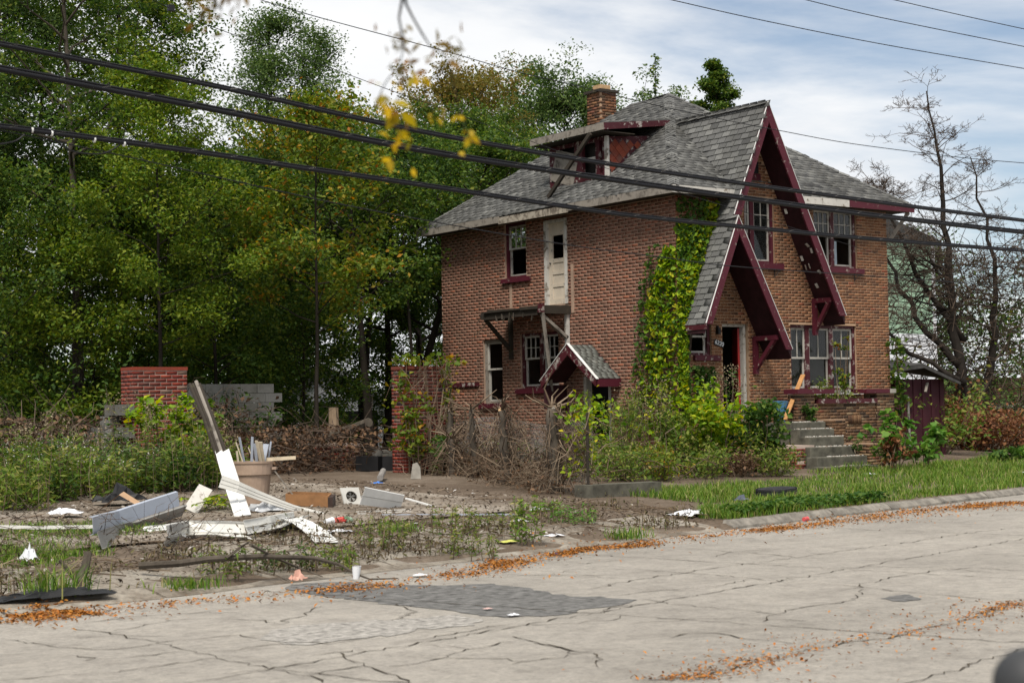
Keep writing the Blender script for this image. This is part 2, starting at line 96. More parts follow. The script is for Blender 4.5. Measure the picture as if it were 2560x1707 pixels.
class MB:
    def __init__(s): s.v = []; s.f = []
    def add(s, vs, fs):
        n = len(s.v); s.v += [tuple(float(c) for c in v) for v in vs]; s.f += [tuple(i + n for i in f) for f in fs]; return s
    def box(s, a, b, R=None, o=None):
        x0, y0, z0 = a; x1, y1, z1 = b
        vs = [Vector(p) for p in ((x0, y0, z0), (x1, y0, z0), (x1, y1, z0), (x0, y1, z0), (x0, y0, z1), (x1, y0, z1), (x1, y1, z1), (x0, y1, z1))]
        if R is not None: vs = [R @ v for v in vs]
        if o is not None: vs = [v + Vector(o) for v in vs]
        return s.add(vs, [(3, 2, 1, 0), (4, 5, 6, 7), (0, 1, 5, 4), (1, 2, 6, 5), (2, 3, 7, 6), (3, 0, 4, 7)])
    def pbox(s, mp, u0, u1, v0, v1, n0, n1):          # a box in wall coordinates
        vs = [mp(u, v, n) for n in (n0, n1) for (u, v) in ((u0, v0), (u1, v0), (u1, v1), (u0, v1))]
        return s.add(vs, [(3, 2, 1, 0), (4, 5, 6, 7), (0, 1, 5, 4), (1, 2, 6, 5), (2, 3, 7, 6), (3, 0, 4, 7)])
    def beam(s, p, q, w, h, up=(0, 0, 1)):
        p, q = Vector(p), Vector(q); d = (q - p).normalized(); u = Vector(up)
        if abs(d.dot(u)) > .98: u = Vector((1, 0, 0))
        x = d.cross(u).normalized(); y = x.cross(d).normalized()
        vs = [c + x * a * w / 2 + y * b * h / 2 for c in (p, q) for (a, b) in ((-1, -1), (1, -1), (1, 1), (-1, 1))]
        return s.add(vs, [(3, 2, 1, 0), (4, 5, 6, 7), (0, 1, 5, 4), (1, 2, 6, 5), (2, 3, 7, 6), (3, 0, 4, 7)])
    def prism(s, poly, vec):
        n = len(poly); a = [Vector(p) for p in poly]; b = [p + Vector(vec) for p in a]
        return s.add(a + b, [tuple(range(n))[::-1], tuple(range(n, 2 * n))] + [(i, (i + 1) % n, n + (i + 1) % n, n + i) for i in range(n)])
    def tube(s, pts, rad, k=6, cap=True):
        P = [Vector(p) for p in pts]; n = len(P)
        if not hasattr(rad, '__len__'): rad = [rad] * n
        base = len(s.v); prev = None
        for i in range(n):
            d = (P[min(i + 1, n - 1)] - P[max(i - 1, 0)])
            d = d.normalized() if d.length > 1e-9 else Vector((0, 0, 1))
            if prev is None:
                a = d.cross(Vector((0, 0, 1)))
                if a.length < .05: a = d.cross(Vector((1, 0, 0)))
            else: a = prev - d * prev.dot(d)
            a.normalize(); prev = a; b = d.cross(a)
            for j in range(k):
                t = 2 * math.pi * j / k; w = P[i] + (a * math.cos(t) + b * math.sin(t)) * rad[i]; s.v.append((w.x, w.y, w.z))
        for i in range(n - 1):
            for j in range(k):
                s.f.append((base + i * k + j, base + i * k + (j + 1) % k, base + (i + 1) * k + (j + 1) % k, base + (i + 1) * k + j))
        if cap:
            s.f.append(tuple(base + j for j in range(k))[::-1]); s.f.append(tuple(base + (n - 1) * k + j for j in range(k)))
        return s
    def build(s, name, mat, parent=None, smooth=False, origin=True):
        me = bpy.data.meshes.new(name); loc = None; v = s.v
        if parent is None and origin:
            A = np.array(v); loc = Vector(((A[:, 0].min() + A[:, 0].max()) / 2, (A[:, 1].min() + A[:, 1].max()) / 2, A[:, 2].min()))
            v = [tuple(c) for c in (A - np.array(loc))]
        me.from_pydata(v, [], s.f); me.update()
        if smooth: me.polygons.foreach_set('use_smooth', [True] * len(me.polygons))
        o = link(name, me, mat, parent, loc)
        if parent is None: o['_b'] = [float(c) for c in (loc or (0, 0, 0))]
        return o
def boxes_mesh(name, B, mp):
    """B rows u0,u1,v0,v1,n0,n1 in wall coordinates -> five-sided blocks"""
    B = np.asarray(B, float); u0, u1, v0, v1, n0, n1 = B.T
    c = [(u0, v0, n0), (u1, v0, n0), (u1, v1, n0), (u0, v1, n0), (u0, v0, n1), (u1, v0, n1), (u1, v1, n1), (u0, v1, n1)]
    V = np.stack([np.stack(mp(*q), 1) for q in c], 1).reshape(-1, 3)
    base = np.arange(len(B))[:, None] * 8
    F = np.concatenate([base + np.array(f) for f in ((4, 5, 6, 7), (0, 1, 5, 4), (1, 2, 6, 5), (2, 3, 7, 6), (3, 0, 4, 7))])
    return np_mesh(name, V, [F])

# ---------------------------------------------------------------- materials
def new_mat(name):
    m = bpy.data.materials.new(name); m.use_nodes = True; nt = m.node_tree; nt.nodes.clear()
    out = nt.nodes.new('ShaderNodeOutputMaterial'); b = nt.nodes.new('ShaderNodeBsdfPrincipled'); nt.links.new(b.outputs[0], out.inputs[0])
    return m, nt, b, out
def ramp(nt, stops, fac=None, interp='LINEAR'):
    r = nt.nodes.new('ShaderNodeValToRGB'); cr = r.color_ramp; cr.interpolation = interp
    while len(cr.elements) < len(stops): cr.elements.new(.5)
    for e, (p, c) in zip(cr.elements, stops): e.position = p; e.color = (*c, 1) if len(c) == 3 else c
    if fac is not None: nt.links.new(fac, r.inputs[0])
    return r
def noise(nt, scale, detail=5, rough=.6, coord='Object', dist=0, sc=None):
    tc = nt.nodes.new('ShaderNodeTexCoord'); n = nt.nodes.new('ShaderNodeTexNoise'); v = tc.outputs[coord]
    if sc:
        mp = nt.nodes.new('ShaderNodeMapping'); nt.links.new(v, mp.inputs[0]); mp.inputs['Scale'].default_value = sc; v = mp.outputs[0]
    nt.links.new(v, n.inputs['Vector']); n.inputs['Scale'].default_value = scale; n.inputs['Detail'].default_value = detail
    n.inputs['Roughness'].default_value = rough; n.inputs['Distortion'].default_value = dist; return n.outputs['Fac']
def mixc(nt, fac, a, b, mode='MIX'):
    x = nt.nodes.new('ShaderNodeMix'); x.data_type = 'RGBA'; x.blend_type = mode
    for i, v in ((0, fac), (6, a), (7, b)):
        if hasattr(v, 'is_linked') or hasattr(v, 'links'): nt.links.new(v, x.inputs[i])
        elif i == 0: x.inputs[0].default_value = v
        else: x.inputs[i].default_value = (*v, 1)
    return x.outputs[2]
def bump(nt, b, h, strength=.3, dist=.02):
    n = nt.nodes.new('ShaderNodeBump'); n.inputs['Strength'].default_value = strength; n.inputs['Distance'].default_value = dist
    nt.links.new(h, n.inputs['Height']); nt.links.new(n.outputs[0], b.inputs['Normal'])
def rand_piece(nt):
    g = nt.nodes.new('ShaderNodeNewGeometry'); oi = nt.nodes.new('ShaderNodeObjectInfo')
    a = nt.nodes.new('ShaderNodeMath'); a.operation = 'ADD'; nt.links.new(g.outputs['Random Per Island'], a.inputs[0]); nt.links.new(oi.outputs['Random'], a.inputs[1])
    f = nt.nodes.new('ShaderNodeMath'); f.operation = 'FRACT'; nt.links.new(a.outputs[0], f.inputs[0]); return f.outputs[0]
def M_flat(name, col, rough=.7, var=.25, scale=6, spec=.3, bstr=.15, metal=0, sc=None):
    m, nt, b, o = new_mat(name); n = noise(nt, scale, 6, .65, sc=sc)
    lo = tuple(c * (1 - var) for c in col); hi = tuple(min(1, c * (1 + var)) for c in col)
    nt.links.new(ramp(nt, [(.3, lo), (.7, hi)], n).outputs[0], b.inputs['Base Color'])
    b.inputs['Roughness'].default_value = rough; b.inputs['Specular IOR Level'].default_value = spec; b.inputs['Metallic'].default_value = metal
    if bstr: bump(nt, b, noise(nt, scale * 6, 4), bstr, .01)
    return m
def M_pieces(name, stops, rough=.85, grime=None, gscale=1.2, fine=40, bstr=.3, gfac=(.45, .7), streak=False):
    """each piece (island or object) takes its own colour"""
    m, nt, b, o = new_mat(name); r = ramp(nt, stops, rand_piece(nt), 'CONSTANT' if len(stops) > 6 else 'LINEAR')
    n = noise(nt, fine, 4, .7); c = mixc(nt, .55, r.outputs[0], ramp(nt, [(.25, (.55, .55, .55)), (.75, (1.25, 1.25, 1.25))], n).outputs[0], 'MULTIPLY')
    if grime:
        tc = nt.nodes.new('ShaderNodeNewGeometry'); gn = nt.nodes.new('ShaderNodeTexNoise'); nt.links.new(tc.outputs['Position'], gn.inputs['Vector'])
        gn.inputs['Scale'].default_value = gscale; gn.inputs['Detail'].default_value = 7; gn.inputs['Roughness'].default_value = .65
        c = mixc(nt, ramp(nt, [(gfac[0], (0, 0, 0)), (gfac[1], (1, 1, 1))], gn.outputs['Fac']).outputs[0], c, mixc(nt, .7, c, grime))
    if streak:                                             # old water streaks and soot running down the wall
        ge = nt.nodes.new('ShaderNodeNewGeometry'); mp = nt.nodes.new('ShaderNodeMapping'); nt.links.new(ge.outputs['Position'], mp.inputs[0]); mp.inputs['Scale'].default_value = (2.6, 2.6, .33)
        sn = nt.nodes.new('ShaderNodeTexNoise'); nt.links.new(mp.outputs[0], sn.inputs['Vector']); sn.inputs['Scale'].default_value = 1.0; sn.inputs['Detail'].default_value = 8; sn.inputs['Roughness'].default_value = .62
        c = mixc(nt, ramp(nt, [(.54, (0, 0, 0)), (.72, (.75, .75, .75))], sn.outputs['Fac']).outputs[0], c, (.075, .052, .037))
        c = mixc(nt, ramp(nt, [(.27, (.35, .35, .35)), (.36, (0, 0, 0))], sn.outputs['Fac']).outputs[0], c, (.36, .27, .2))
    nt.links.new(c, b.inputs['Base Color']); b.inputs['Roughness'].default_value = rough; b.inputs['Specular IOR Level'].default_value = .12
    if bstr: bump(nt, b, n, bstr, .006)
    return m
def M_peel(name, paint, under, lo=.5, hi=.56, scale=5, rough=.6, sc=None, under2=None):
    m, nt, b, o = new_mat(name); n = noise(nt, scale, 8, .7, dist=.4, sc=sc)
    u = ramp(nt, [(.35, under), (.65, under2 or tuple(c * .5 for c in under))], noise(nt, 30, 4, sc=(1, 1, .3))).outputs[0]
    p = mixc(nt, .5, paint, ramp(nt, [(.3, (.7, .7, .7)), (.7, (1.15, 1.15, 1.15))], noise(nt, 3, 5)).outputs[0], 'MULTIPLY')
    f = ramp(nt, [(lo, (0, 0, 0)), (hi, (1, 1, 1))], n).outputs[0]
    nt.links.new(mixc(nt, f, p, u), b.inputs['Base Color']); b.inputs['Roughness'].default_value = rough; b.inputs['Specular IOR Level'].default_value = .3
    bump(nt, b, f, -.35, .01); return m
def M_leaf(name, stops, trans=.35, rough=.6, spec=.14, interp='LINEAR'):
    m, nt, b, o = new_mat(name); r = ramp(nt, stops, rand_piece(nt), interp)
    nt.links.new(r.outputs[0], b.inputs['Base Color']); b.inputs['Roughness'].default_value = rough; b.inputs['Specular IOR Level'].default_value = spec
    t = nt.nodes.new('ShaderNodeBsdfTranslucent'); mx = nt.nodes.new('ShaderNodeMixShader'); mx.inputs[0].default_value = trans
    hs = nt.nodes.new('ShaderNodeHueSaturation'); hs.inputs['Saturation'].default_value = 1.1; hs.inputs['Value'].default_value = 1.5; nt.links.new(r.outputs[0], hs.inputs['Color'])
    nt.links.new(hs.outputs[0], t.inputs[0]); nt.links.new(b.outputs[0], mx.inputs[1]); nt.links.new(t.outputs[0], mx.inputs[2]); nt.links.new(mx.outputs[0], o.inputs[0])
    return m
def M_glass(name, col=(.9, .95, .95), dirt=.15):
    m, nt, b, o = new_mat(name); nt.nodes.remove(b)
    g = nt.nodes.new('ShaderNodeBsdfGlossy'); g.inputs['Roughness'].default_value = .03
    t = nt.nodes.new('ShaderNodeBsdfTransparent'); t.inputs[0].default_value = (*col, 1)
    fr = nt.nodes.new('ShaderNodeFresnel'); fr.inputs[0].default_value = 1.5
    x = nt.nodes.new('ShaderNodeMixShader'); nt.links.new(fr.outputs[0], x.inputs[0]); nt.links.new(t.outputs[0], x.inputs[1]); nt.links.new(g.outputs[0], x.inputs[2])
    d = nt.nodes.new('ShaderNodeBsdfDiffuse'); d.inputs[0].default_value = (.3, .3, .28, 1); y = nt.nodes.new('ShaderNodeMixShader'); y.inputs[0].default_value = dirt
    nt.links.new(x.outputs[0], y.inputs[1]); nt.links.new(d.outputs[0], y.inputs[2]); nt.links.new(y.outputs[0], o.inputs[0]); return m

MT = {}
MT['brick_side'] = M_pieces('side_brick', [(0, (0.169, 0.082, 0.057)), (.16, (0.199, 0.095, 0.064)), (.38, (0.223, 0.105, 0.072)), (.58, (0.184, 0.089, 0.062)), (.74, (0.242, 0.100, 0.064)), (.85, (0.164, 0.087, 0.062)), (.95, (0.272, 0.102, 0.060))], grime=(0.097, 0.055, 0.041), gscale=.5, gfac=(.52, .8), streak=True)
MT['brick_front'] = M_pieces('front_brick', [(0, (0.218, 0.103, 0.053)), (.2, (0.189, 0.086, 0.046)), (.36, (0.145, 0.069, 0.040)), (.5, (0.252, 0.125, 0.066)), (.68, (0.203, 0.089, 0.046)), (.86, (0.111, 0.057, 0.036)), (.95, (0.223, 0.075, 0.042))], grime=(0.083, 0.046, 0.031), gscale=.6, gfac=(.54, .8), streak=True)
MT['brick_red'] = M_pieces('red_brick', [(0, (.19, .035, .022)), (.35, (.15, .028, .02)), (.6, (.23, .045, .026)), (.8, (.11, .03, .024)), (.87, (.05, .035, .035)), (.93, (.16, .10, .075)), (.97, (.2, .045, .03))], grime=(.06, .05, .04), gscale=.9)
MT['brick_chim'] = M_pieces('chimney_brick', [(0, (.16, .075, .04)), (.3, (.22, .095, .045)), (.6, (.10, .05, .03)), (.8, (.24, .12, .06)), (.9, (.06, .04, .03)), (.95, (.2, .08, .05)), (.98, (.15, .1, .06))], grime=(.04, .035, .03), gscale=1.5)
MT['mortar_side'] = M_flat('side_mortar', (.335, .23, .168), .95, .3, 1.5)
MT['mortar_front'] = M_flat('front_mortar', (.34, .225, .145), .95, .3, 1.5)
MT['mortar_red'] = M_flat('red_mortar', (.42, .33, .28), .95, .25, 3)
MT['cmu'] = M_pieces('concrete_block', [(0, (.15, .145, .13)), (.5, (.20, .195, .18)), (1, (.12, .115, .10))], grime=(.05, .05, .035), gscale=1.1)
MT['concrete_dk'] = M_flat('stained_concrete', (.085, .08, .062), .9, .55, 4, bstr=.25)
MT['concrete'] = M_flat('concrete', (.30, .28, .245), .9, .3, 4, bstr=.25)
MT['shingle'] = M_pieces('slate_shingle', [(0, (.07, .07, .068)), (.3, (.135, .135, .13)), (.6, (.105, .105, .102)), (.85, (.185, .185, .175)), (1, (.055, .055, .055))], rough=.75, grime=(.06, .058, .05), gscale=.8, gfac=(.5, .75))
MT['maroon'] = M_peel('maroon_paint', (.072, .009, .018), (.34, .29, .25), .60, .65, 8, .6)
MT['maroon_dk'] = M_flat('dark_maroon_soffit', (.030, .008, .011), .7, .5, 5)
MT['maroon_worn'] = M_peel('worn_maroon_paint', (.06, .009, .014), (.40, .36, .33), .55, .60, 6, .6)
MT['white_worn'] = M_peel('worn_white_paint', (.50, .48, .44), (.20, .16, .12), .52, .62, 5, .7)
MT['grey_wood'] = M_peel('grey_weathered_wood', (.23, .205, .175), (.10, .085, .07), .5, .65, 7, .85, sc=(1, 1, 1))
MT['dark_wood'] = M_peel('rotten_wood', (.035, .028, .021), (.09, .075, .05), .56, .7, 6, .9, under2=(.05, .055, .02))
MT['sash'] = M_peel('old_white_sash', (.40, .38, .34), (.16, .13, .10), .56, .64, 9, .7)
MT['cream'] = M_peel('cream_door_paint', (.52, .45, .36), (.33, .31, .28), .60, .63, 9, .6, under2=(.2, .19, .17))
MT['glass'] = M_glass('window_glass', (.8, .85, .85), .025)
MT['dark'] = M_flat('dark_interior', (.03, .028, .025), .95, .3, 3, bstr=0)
MT['red_door'] = M_flat('red_door_paint', (.30, .014, .012), .45, .25, 3)
MT['black'] = M_flat('black_paint', (.012, .012, .013), .5, .3, 5)
MT['white_metal'] = M_peel('white_siding', (.66, .66, .64), (.38, .34, .28), .60, .78, 2.8, .45, under2=(.24, .2, .15))
MT['white_dirty'] = M_peel('dirty_white_siding', (.60, .59, .55), (.17, .14, .10), .60, .72, 2.4, .55)
MT['blue_metal'] = M_flat('pale_blue_grey_siding', (.33, .36, .42), .4, .12, 2, .4, .05)
MT['grey_metal'] = M_flat('grey_siding_back', (.26, .255, .24), .55, .2, 3)
MT['bark'] = M_flat('dark_bark', (.03, .025, .02), .95, .45, 5, .1, .6, sc=(1, 1, .25))
MT['bark_grey'] = M_flat('grey_bark', (.075, .063, .05), .95, .45, 6, .1, .6, sc=(1, 1, .25))
MT['bark_dead'] = M_flat('dead_bark', (.032, .027, .023), .95, .4, 8, .1, .5, sc=(1, 1, .3))
MT['twig'] = M_pieces('dry_twig', [(0, (.075, .05, .033)), (.5, (.14, .10, .068)), (.9, (.24, .185, .13)), (1, (.05, .035, .025))], bstr=0)
MT['twig_dk'] = M_pieces('dark_twig', [(0, (.055, .04, .03)), (.6, (.11, .08, .06)), (1, (.035, .027, .022))], bstr=0)
MT['cutwood'] = M_flat('fresh_cut_wood', (.42, .27, .14), .9, .2, 8)
G_ = dict
LF = MT
LF['lf_mid'] = M_leaf('leaf_mid_green', [(0, (.025, .055, .012)), (.5, (.058, .108, .018)), (.85, (.108, .158, .024)), (1, (.18, .195, .03))])
LF['lf_dark'] = M_leaf('leaf_dark_green', [(0, (.013, .034, .009)), (.6, (.036, .074, .014)), (1, (.08, .12, .02))])
LF['lf_yel'] = M_leaf('leaf_yellow_green', [(0, (.052, .108, .014)), (.5, (.11, .17, .02)), (1, (.20, .225, .026))])
LF['lf_aut'] = M_leaf('leaf_autumn', [(0, (.06, .11, .015)), (.6, (.12, .165, .02)), (.86, (.22, .21, .025)), (.96, (.33, .17, .02)), (1, (.24, .08, .02))])
LF['lf_brown'] = M_leaf('leaf_rusty', [(0, (.09, .105, .024)), (.4, (.14, .125, .028)), (.8, (.20, .13, .03)), (1, (.12, .11, .03))])
LF['lf_olive'] = M_leaf('leaf_olive', [(0, (.042, .08, .024)), (.6, (.08, .13, .036)), (1, (.13, .175, .048))])
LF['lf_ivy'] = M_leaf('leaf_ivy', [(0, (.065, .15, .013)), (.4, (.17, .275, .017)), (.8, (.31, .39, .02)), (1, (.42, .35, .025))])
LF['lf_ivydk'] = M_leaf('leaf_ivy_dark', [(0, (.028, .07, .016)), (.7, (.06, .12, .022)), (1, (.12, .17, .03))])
LF['lf_dead'] = M_leaf('leaf_dead_brown', [(0, (.055, .032, .02)), (.6, (.105, .06, .035)), (1, (.17, .10, .055))], .15)
LF['lf_rust'] = M_leaf('leaf_rust_red', [(0, (.09, .04, .022)), (.5, (.16, .065, .03)), (.85, (.22, .10, .045)), (1, (.10, .11, .03))], .2)
LF['lf_weed'] = M_leaf('leaf_weed', [(0, (.05, .10, .016)), (.5, (.11, .17, .026)), (.85, (.20, .22, .045)), (1, (.27, .24, .085))])
LF['lf_tan'] = M_leaf('seed_head_tan', [(0, (.16, .13, .075)), (.6, (.24, .19, .12)), (1, (.33, .28, .19))], .2)
LF['lf_grass'] = M_leaf('grass_blade', [(0, (.045, .10, .014)), (.5, (.10, .185, .022)), (.8, (.17, .24, .035)), (.93, (.27, .26, .09)), (1, (.36, .30, .16))], .3)
LF['lf_mat'] = M_leaf('dead_weed_mat', [(0, (.04, .03, .018)), (.45, (.085, .06, .035)), (.7, (.13, .10, .05)), (.85, (.08, .10, .025)), (1, (.22, .16, .09))], .15)
LF['lf_bright'] = M_leaf('leaf_bright_green', [(0, (.05, .13, .022)), (.6, (.10, .21, .035)), (1, (.17, .26, .05))])
LF['lf_litter'] = M_leaf('fallen_leaf_orange', [(0, (.10, .05, .022)), (.2, (.20, .075, .018)), (.45, (.36, .125, .022)), (.7, (.44, .19, .035)), (.85, (.27, .14, .05)), (1, (.12, .075, .04))], .1, interp='LINEAR')
LF['lf_near'] = M_leaf('near_leaf', [(0, (.22, .20, .02)), (.3, (.45, .33, .02)), (.75, (.62, .40, .02)), (.93, (.16, .14, .03)), (1, (.3, .12, .03))])
LF['lf_neardk'] = M_leaf('near_leaf_dark', [(0, (.09, .075, .022)), (.5, (.13, .10, .02)), (1, (.20, .10, .025))])
LF['lf_white'] = M_leaf('tiny_white_flower', [(0, (.35, .36, .30)), (1, (.55, .55, .50))], .2)
# ---------------------------------------------------------------- setting: ground, road, kerb, pavement
def road_material():
    m, nt, b, o = new_mat('old_concrete_road')
    big = noise(nt, .3, 6, .6); mid = noise(nt, 2.2, 8, .7); fine = noise(nt, 20, 6, .9); peb = noise(nt, 70, 3, .9); blot = noise(nt, 7, 5, .7)
    c = ramp(nt, [(.3, (.215, .199, .176)), (.55, (.27, .25, .222)), (.75, (.312, .29, .26))], big).outputs[0]
    c = mixc(nt, .8, c, ramp(nt, [(.25, (.68, .67, .66)), (.5, (1, 1, 1)), (.75, (1.14, 1.13, 1.11))], mid).outputs[0], 'MULTIPLY')
    c = mixc(nt, .9, c, ramp(nt, [(.3, (.5, .49, .48)), (.46, (1, 1, 1)), (.68, (1.35, 1.34, 1.3))], fine).outputs[0], 'MULTIPLY')
    c = mixc(nt, .6, c, ramp(nt, [(.33, (.45, .45, .44)), (.45, (1, 1, 1)), (.62, (1, 1, 1)), (.7, (1.6, 1.58, 1.5))], peb).outputs[0], 'MULTIPLY')
    c = mixc(nt, .7, c, ramp(nt, [(.3, (.72, .71, .7)), (.5, (1, 1, 1)), (.72, (1.16, 1.15, 1.13))], blot).outputs[0], 'MULTIPLY')
    st = noise(nt, .7, 9, .72, sc=(.6, 1.4, 1), dist=.5)
    c = mixc(nt, ramp(nt, [(.54, (0, 0, 0)), (.72, (.55, .55, .55))], st).outputs[0], c, (.165, .15, .13))
    c = mixc(nt, ramp(nt, [(.26, (.3, .3, .3)), (.38, (0, 0, 0))], st).outputs[0], c, (.34, .32, .285))
    nt.links.new(c, b.inputs['Base Color']); b.inputs['Roughness'].default_value = .92; b.inputs['Specular IOR Level'].default_value = .2
    bump(nt, b, fine, .6, .012); return m
def soil_material(name, a, bb, cc, sc=1.0):
    m, nt, b, o = new_mat(name)
    n1 = noise(nt, .6 * sc, 8, .68); n2 = noise(nt, 16, 6, .75)
    c = ramp(nt, [(.34, a), (.5, bb), (.66, cc)], n1).outputs[0]
    c = mixc(nt, .8, c, ramp(nt, [(.3, (.5, .49, .47)), (.55, (1, 1, 1)), (.75, (1.4, 1.38, 1.33))], n2).outputs[0], 'MULTIPLY')
    nt.links.new(c, b.inputs['Base Color']); b.inputs['Roughness'].default_value = .95; b.inputs['Specular IOR Level'].default_value = .15
    bump(nt, b, n2, .7, .03); return m
MT['road'] = road_material()
MT['soil'] = soil_material('bare_soil', (.085, .062, .044), (.125, .095, .07), (.175, .14, .108))
MT['pad'] = soil_material('dirty_concrete_pad', (.13, .102, .078), (.225, .19, .153), (.34, .30, .255), 1.3)
MT['walk'] = soil_material('worn_pavement', (.12, .095, .072), (.24, .21, .172), (.33, .30, .255), 1.8)
MT['tar'] = M_flat('tar_patch', (.115, .112, .107), .92, .6, 9, .15, .25)
MT['agg'] = M_flat('exposed_aggregate', (.255, .24, .218), .95, .6, 14, .2, .25)
MT['crack'] = M_flat('crack_dirt', (.07, .06, .047), 1, .5, 4, .05, 0)
def strip_grid(name, ts, ss, zf, mat, jit=0, kind='structure', parent=None):
    rng = np.random.default_rng(len(name) * 7 + 1)
    T, S = np.meshgrid(ts, ss, indexing='ij'); X = dir2[0] * T + nrm2[0] * (S - 7.82); Y = dir2[1] * T + nrm2[1] * (S - 7.82)
    Z = np.vectorize(zf)(T, S)
    if jit: Z = Z + rng.normal(0, jit, Z.shape) * (S > .6) * (np.abs(T) < 40)
    n, k = T.shape; V = np.stack([X, Y, Z], -1).reshape(-1, 3)
    i = np.arange(n - 1)[:, None] * k + np.arange(k - 1)[None]; i = i.ravel(); F = np.stack([i, i + k, i + k + 1, i + 1], 1)
    o = link(name, np_mesh(name, V, [F]), mat, parent); o['_b'] = [0., 0., 0.]
    o.data.polygons.foreach_set('use_smooth', [True] * len(o.data.polygons))
    if parent is None: o['kind'] = kind
    return o
def gz_ts(t, s):
    z = float(np.interp(s, GS, GZ))
    if s > .12 and t > KERB_T: z = max(z, .12)
    return z
tsg = np.concatenate([[-1500, -400, -120, -60], np.arange(-34, 34, .5), [40, 60, 120, 400, 1500]])
ssg = np.concatenate([[-1500, -300, -60, -3, -.03, .14], np.arange(.4, 20, .5), [25, 35, 60, 120, 400, 1500]])
ground = strip_grid('ground', tsg, ssg, gz_ts, MT['soil'], .012)
road = strip_grid('road', np.concatenate([[-1500, -300, -80], np.arange(-40, 60, 2.0), [100, 300, 1500]]), np.array([-24, -14.3, -8, -3, -1, 0.02]), lambda t, s: 0.0, MT['road'])
def flat_poly(name, pts, z, mat, parent, wob=.05, sub=4):
    rng = random.Random(len(pts) * 3 + int(abs(pts[0][0]) * 10)); out = []
    for a, b in zip(pts, pts[1:] + pts[:1]):
        for i in range(sub):
            f = i / sub; out.append((a[0] + (b[0] - a[0]) * f + rng.uniform(-wob, wob), a[1] + (b[1] - a[1]) * f + rng.uniform(-wob, wob), z))
    mb = MB(); n = len(out); cx = sum(p[0] for p in out) / n; cy = sum(p[1] for p in out) / n
    mb.add(out, [tuple(range(n))]); return mb.build(name, mat, parent)
flat_poly('tar_patch', D['patch'], .004, MT['tar'], road, .06, 3)
flat_poly('gravel_patch', D['gravel'], .004, MT['agg'], road, .07, 3)
flat_poly('dark_patch', D['dpatch'], .004, MT['tar'], road, .03)
def crack_ribbon(pts, w, rng):
    out = []
    for a, b in zip(pts, pts[1:]):
        L = math.hypot(b[0] - a[0], b[1] - a[1]); n = max(2, int(L / .09))
        for i in range(n): f = i / n; out.append([a[0] + (b[0] - a[0]) * f, a[1] + (b[1] - a[1]) * f])
    out.append(list(pts[-1])); P = np.array(out); P[1:-1] += rng.normal(0, .024, P[1:-1].shape)
    d = np.gradient(P, axis=0); d /= np.linalg.norm(d, axis=1)[:, None] + 1e-9; nn = np.stack([-d[:, 1], d[:, 0]], 1)
    ww = w * (.35 + 1.0 * rng.random(len(P)) ** 2.2); ww[0] *= .2; ww[-1] *= .2
    A = np.c_[P + nn * ww[:, None], np.full(len(P), .0065)]; B = np.c_[P - nn * ww[:, None], np.full(len(P), .0065)]
    V = np.empty((2 * len(P), 3)); V[0::2] = A; V[1::2] = B
    i = np.arange(len(P) - 1) * 2; return V, np.stack([i, i + 1, i + 3, i + 2], 1)
crng = np.random.default_rng(3)
for ci, c in enumerate(D['cracks']):
    V, F = crack_ribbon(c, .008 if ci < 19 else .0078, crng); link('crack', np_mesh('crack', V, [F]), MT['crack'], road)
for a_, b_ in (((-24, -4.2), (8, -4.0)), ((-24, -7.9), (4, -7.8)), ((-19.3, -.3), (-18.9, -7.9)), ((-14.6, -.3), (-14.9, -8)), ((-9.6, -.3), (-9.8, -8)), ((-4.2, -.3), (-4.3, -8)), ((1.5, -.3), (1.4, -8)), ((-22.6, -4.2), (-22.5, -12)), ((-17, -7.9), (-17.2, -13))):   # slab joints
    n_ = 12; P_ = [list(ts_xy(a_[0] + (b_[0] - a_[0]) * i / n_, a_[1] + (b_[1] - a_[1]) * i / n_)) for i in range(n_ + 1)]
    V, F = crack_ribbon(P_, .009, crng); link('joint', np_mesh('joint', V, [F]), MT['crack'], road)
for t in range(26):                                     # short hairline cracks between the traced ones
    x, y = ts_xy(crng.uniform(-24, 4), crng.uniform(-12, -2)); a = crng.uniform(0, 3.1); L = crng.uniform(.5, 1.6)
    V, F = crack_ribbon([[x, y], [x + L * .5 * math.cos(a), y + L * .5 * math.sin(a)], [x + L * math.cos(a + .3), y + L * math.sin(a + .3)]], .008, crng)
    link('crack', np_mesh('crack', V, [F]), MT['crack'], road)
mb = MB(); mx_, my_ = D['deb']['manhole']
def disc(mb, x, y, z0, z1, r, k=24):
    mb.add([(x + r * math.cos(2 * math.pi * i / k), y + r * math.sin(2 * math.pi * i / k), z) for z in (z0, z1) for i in range(k)],
           [tuple(range(k, 2 * k))] + [(i, (i + 1) % k, k + (i + 1) % k, k + i) for i in range(k)])
MT['iron'] = M_flat('worn_iron', (.13, .125, .118), .6, .3, 9, .4, .5)
disc(mb, mx_, my_, .001, .012, .42)
for i in range(5):
    for j in range(5):
        if (i - 2) ** 2 + (j - 2) ** 2 < 7: disc(mb, mx_ + (i - 2) * .15, my_ + (j - 2) * .15, .012, .019, .035, 8)
tag(mb.build('manhole_cover', MT['iron']), 'round grey iron manhole cover at the edge of the road', 'manhole cover')
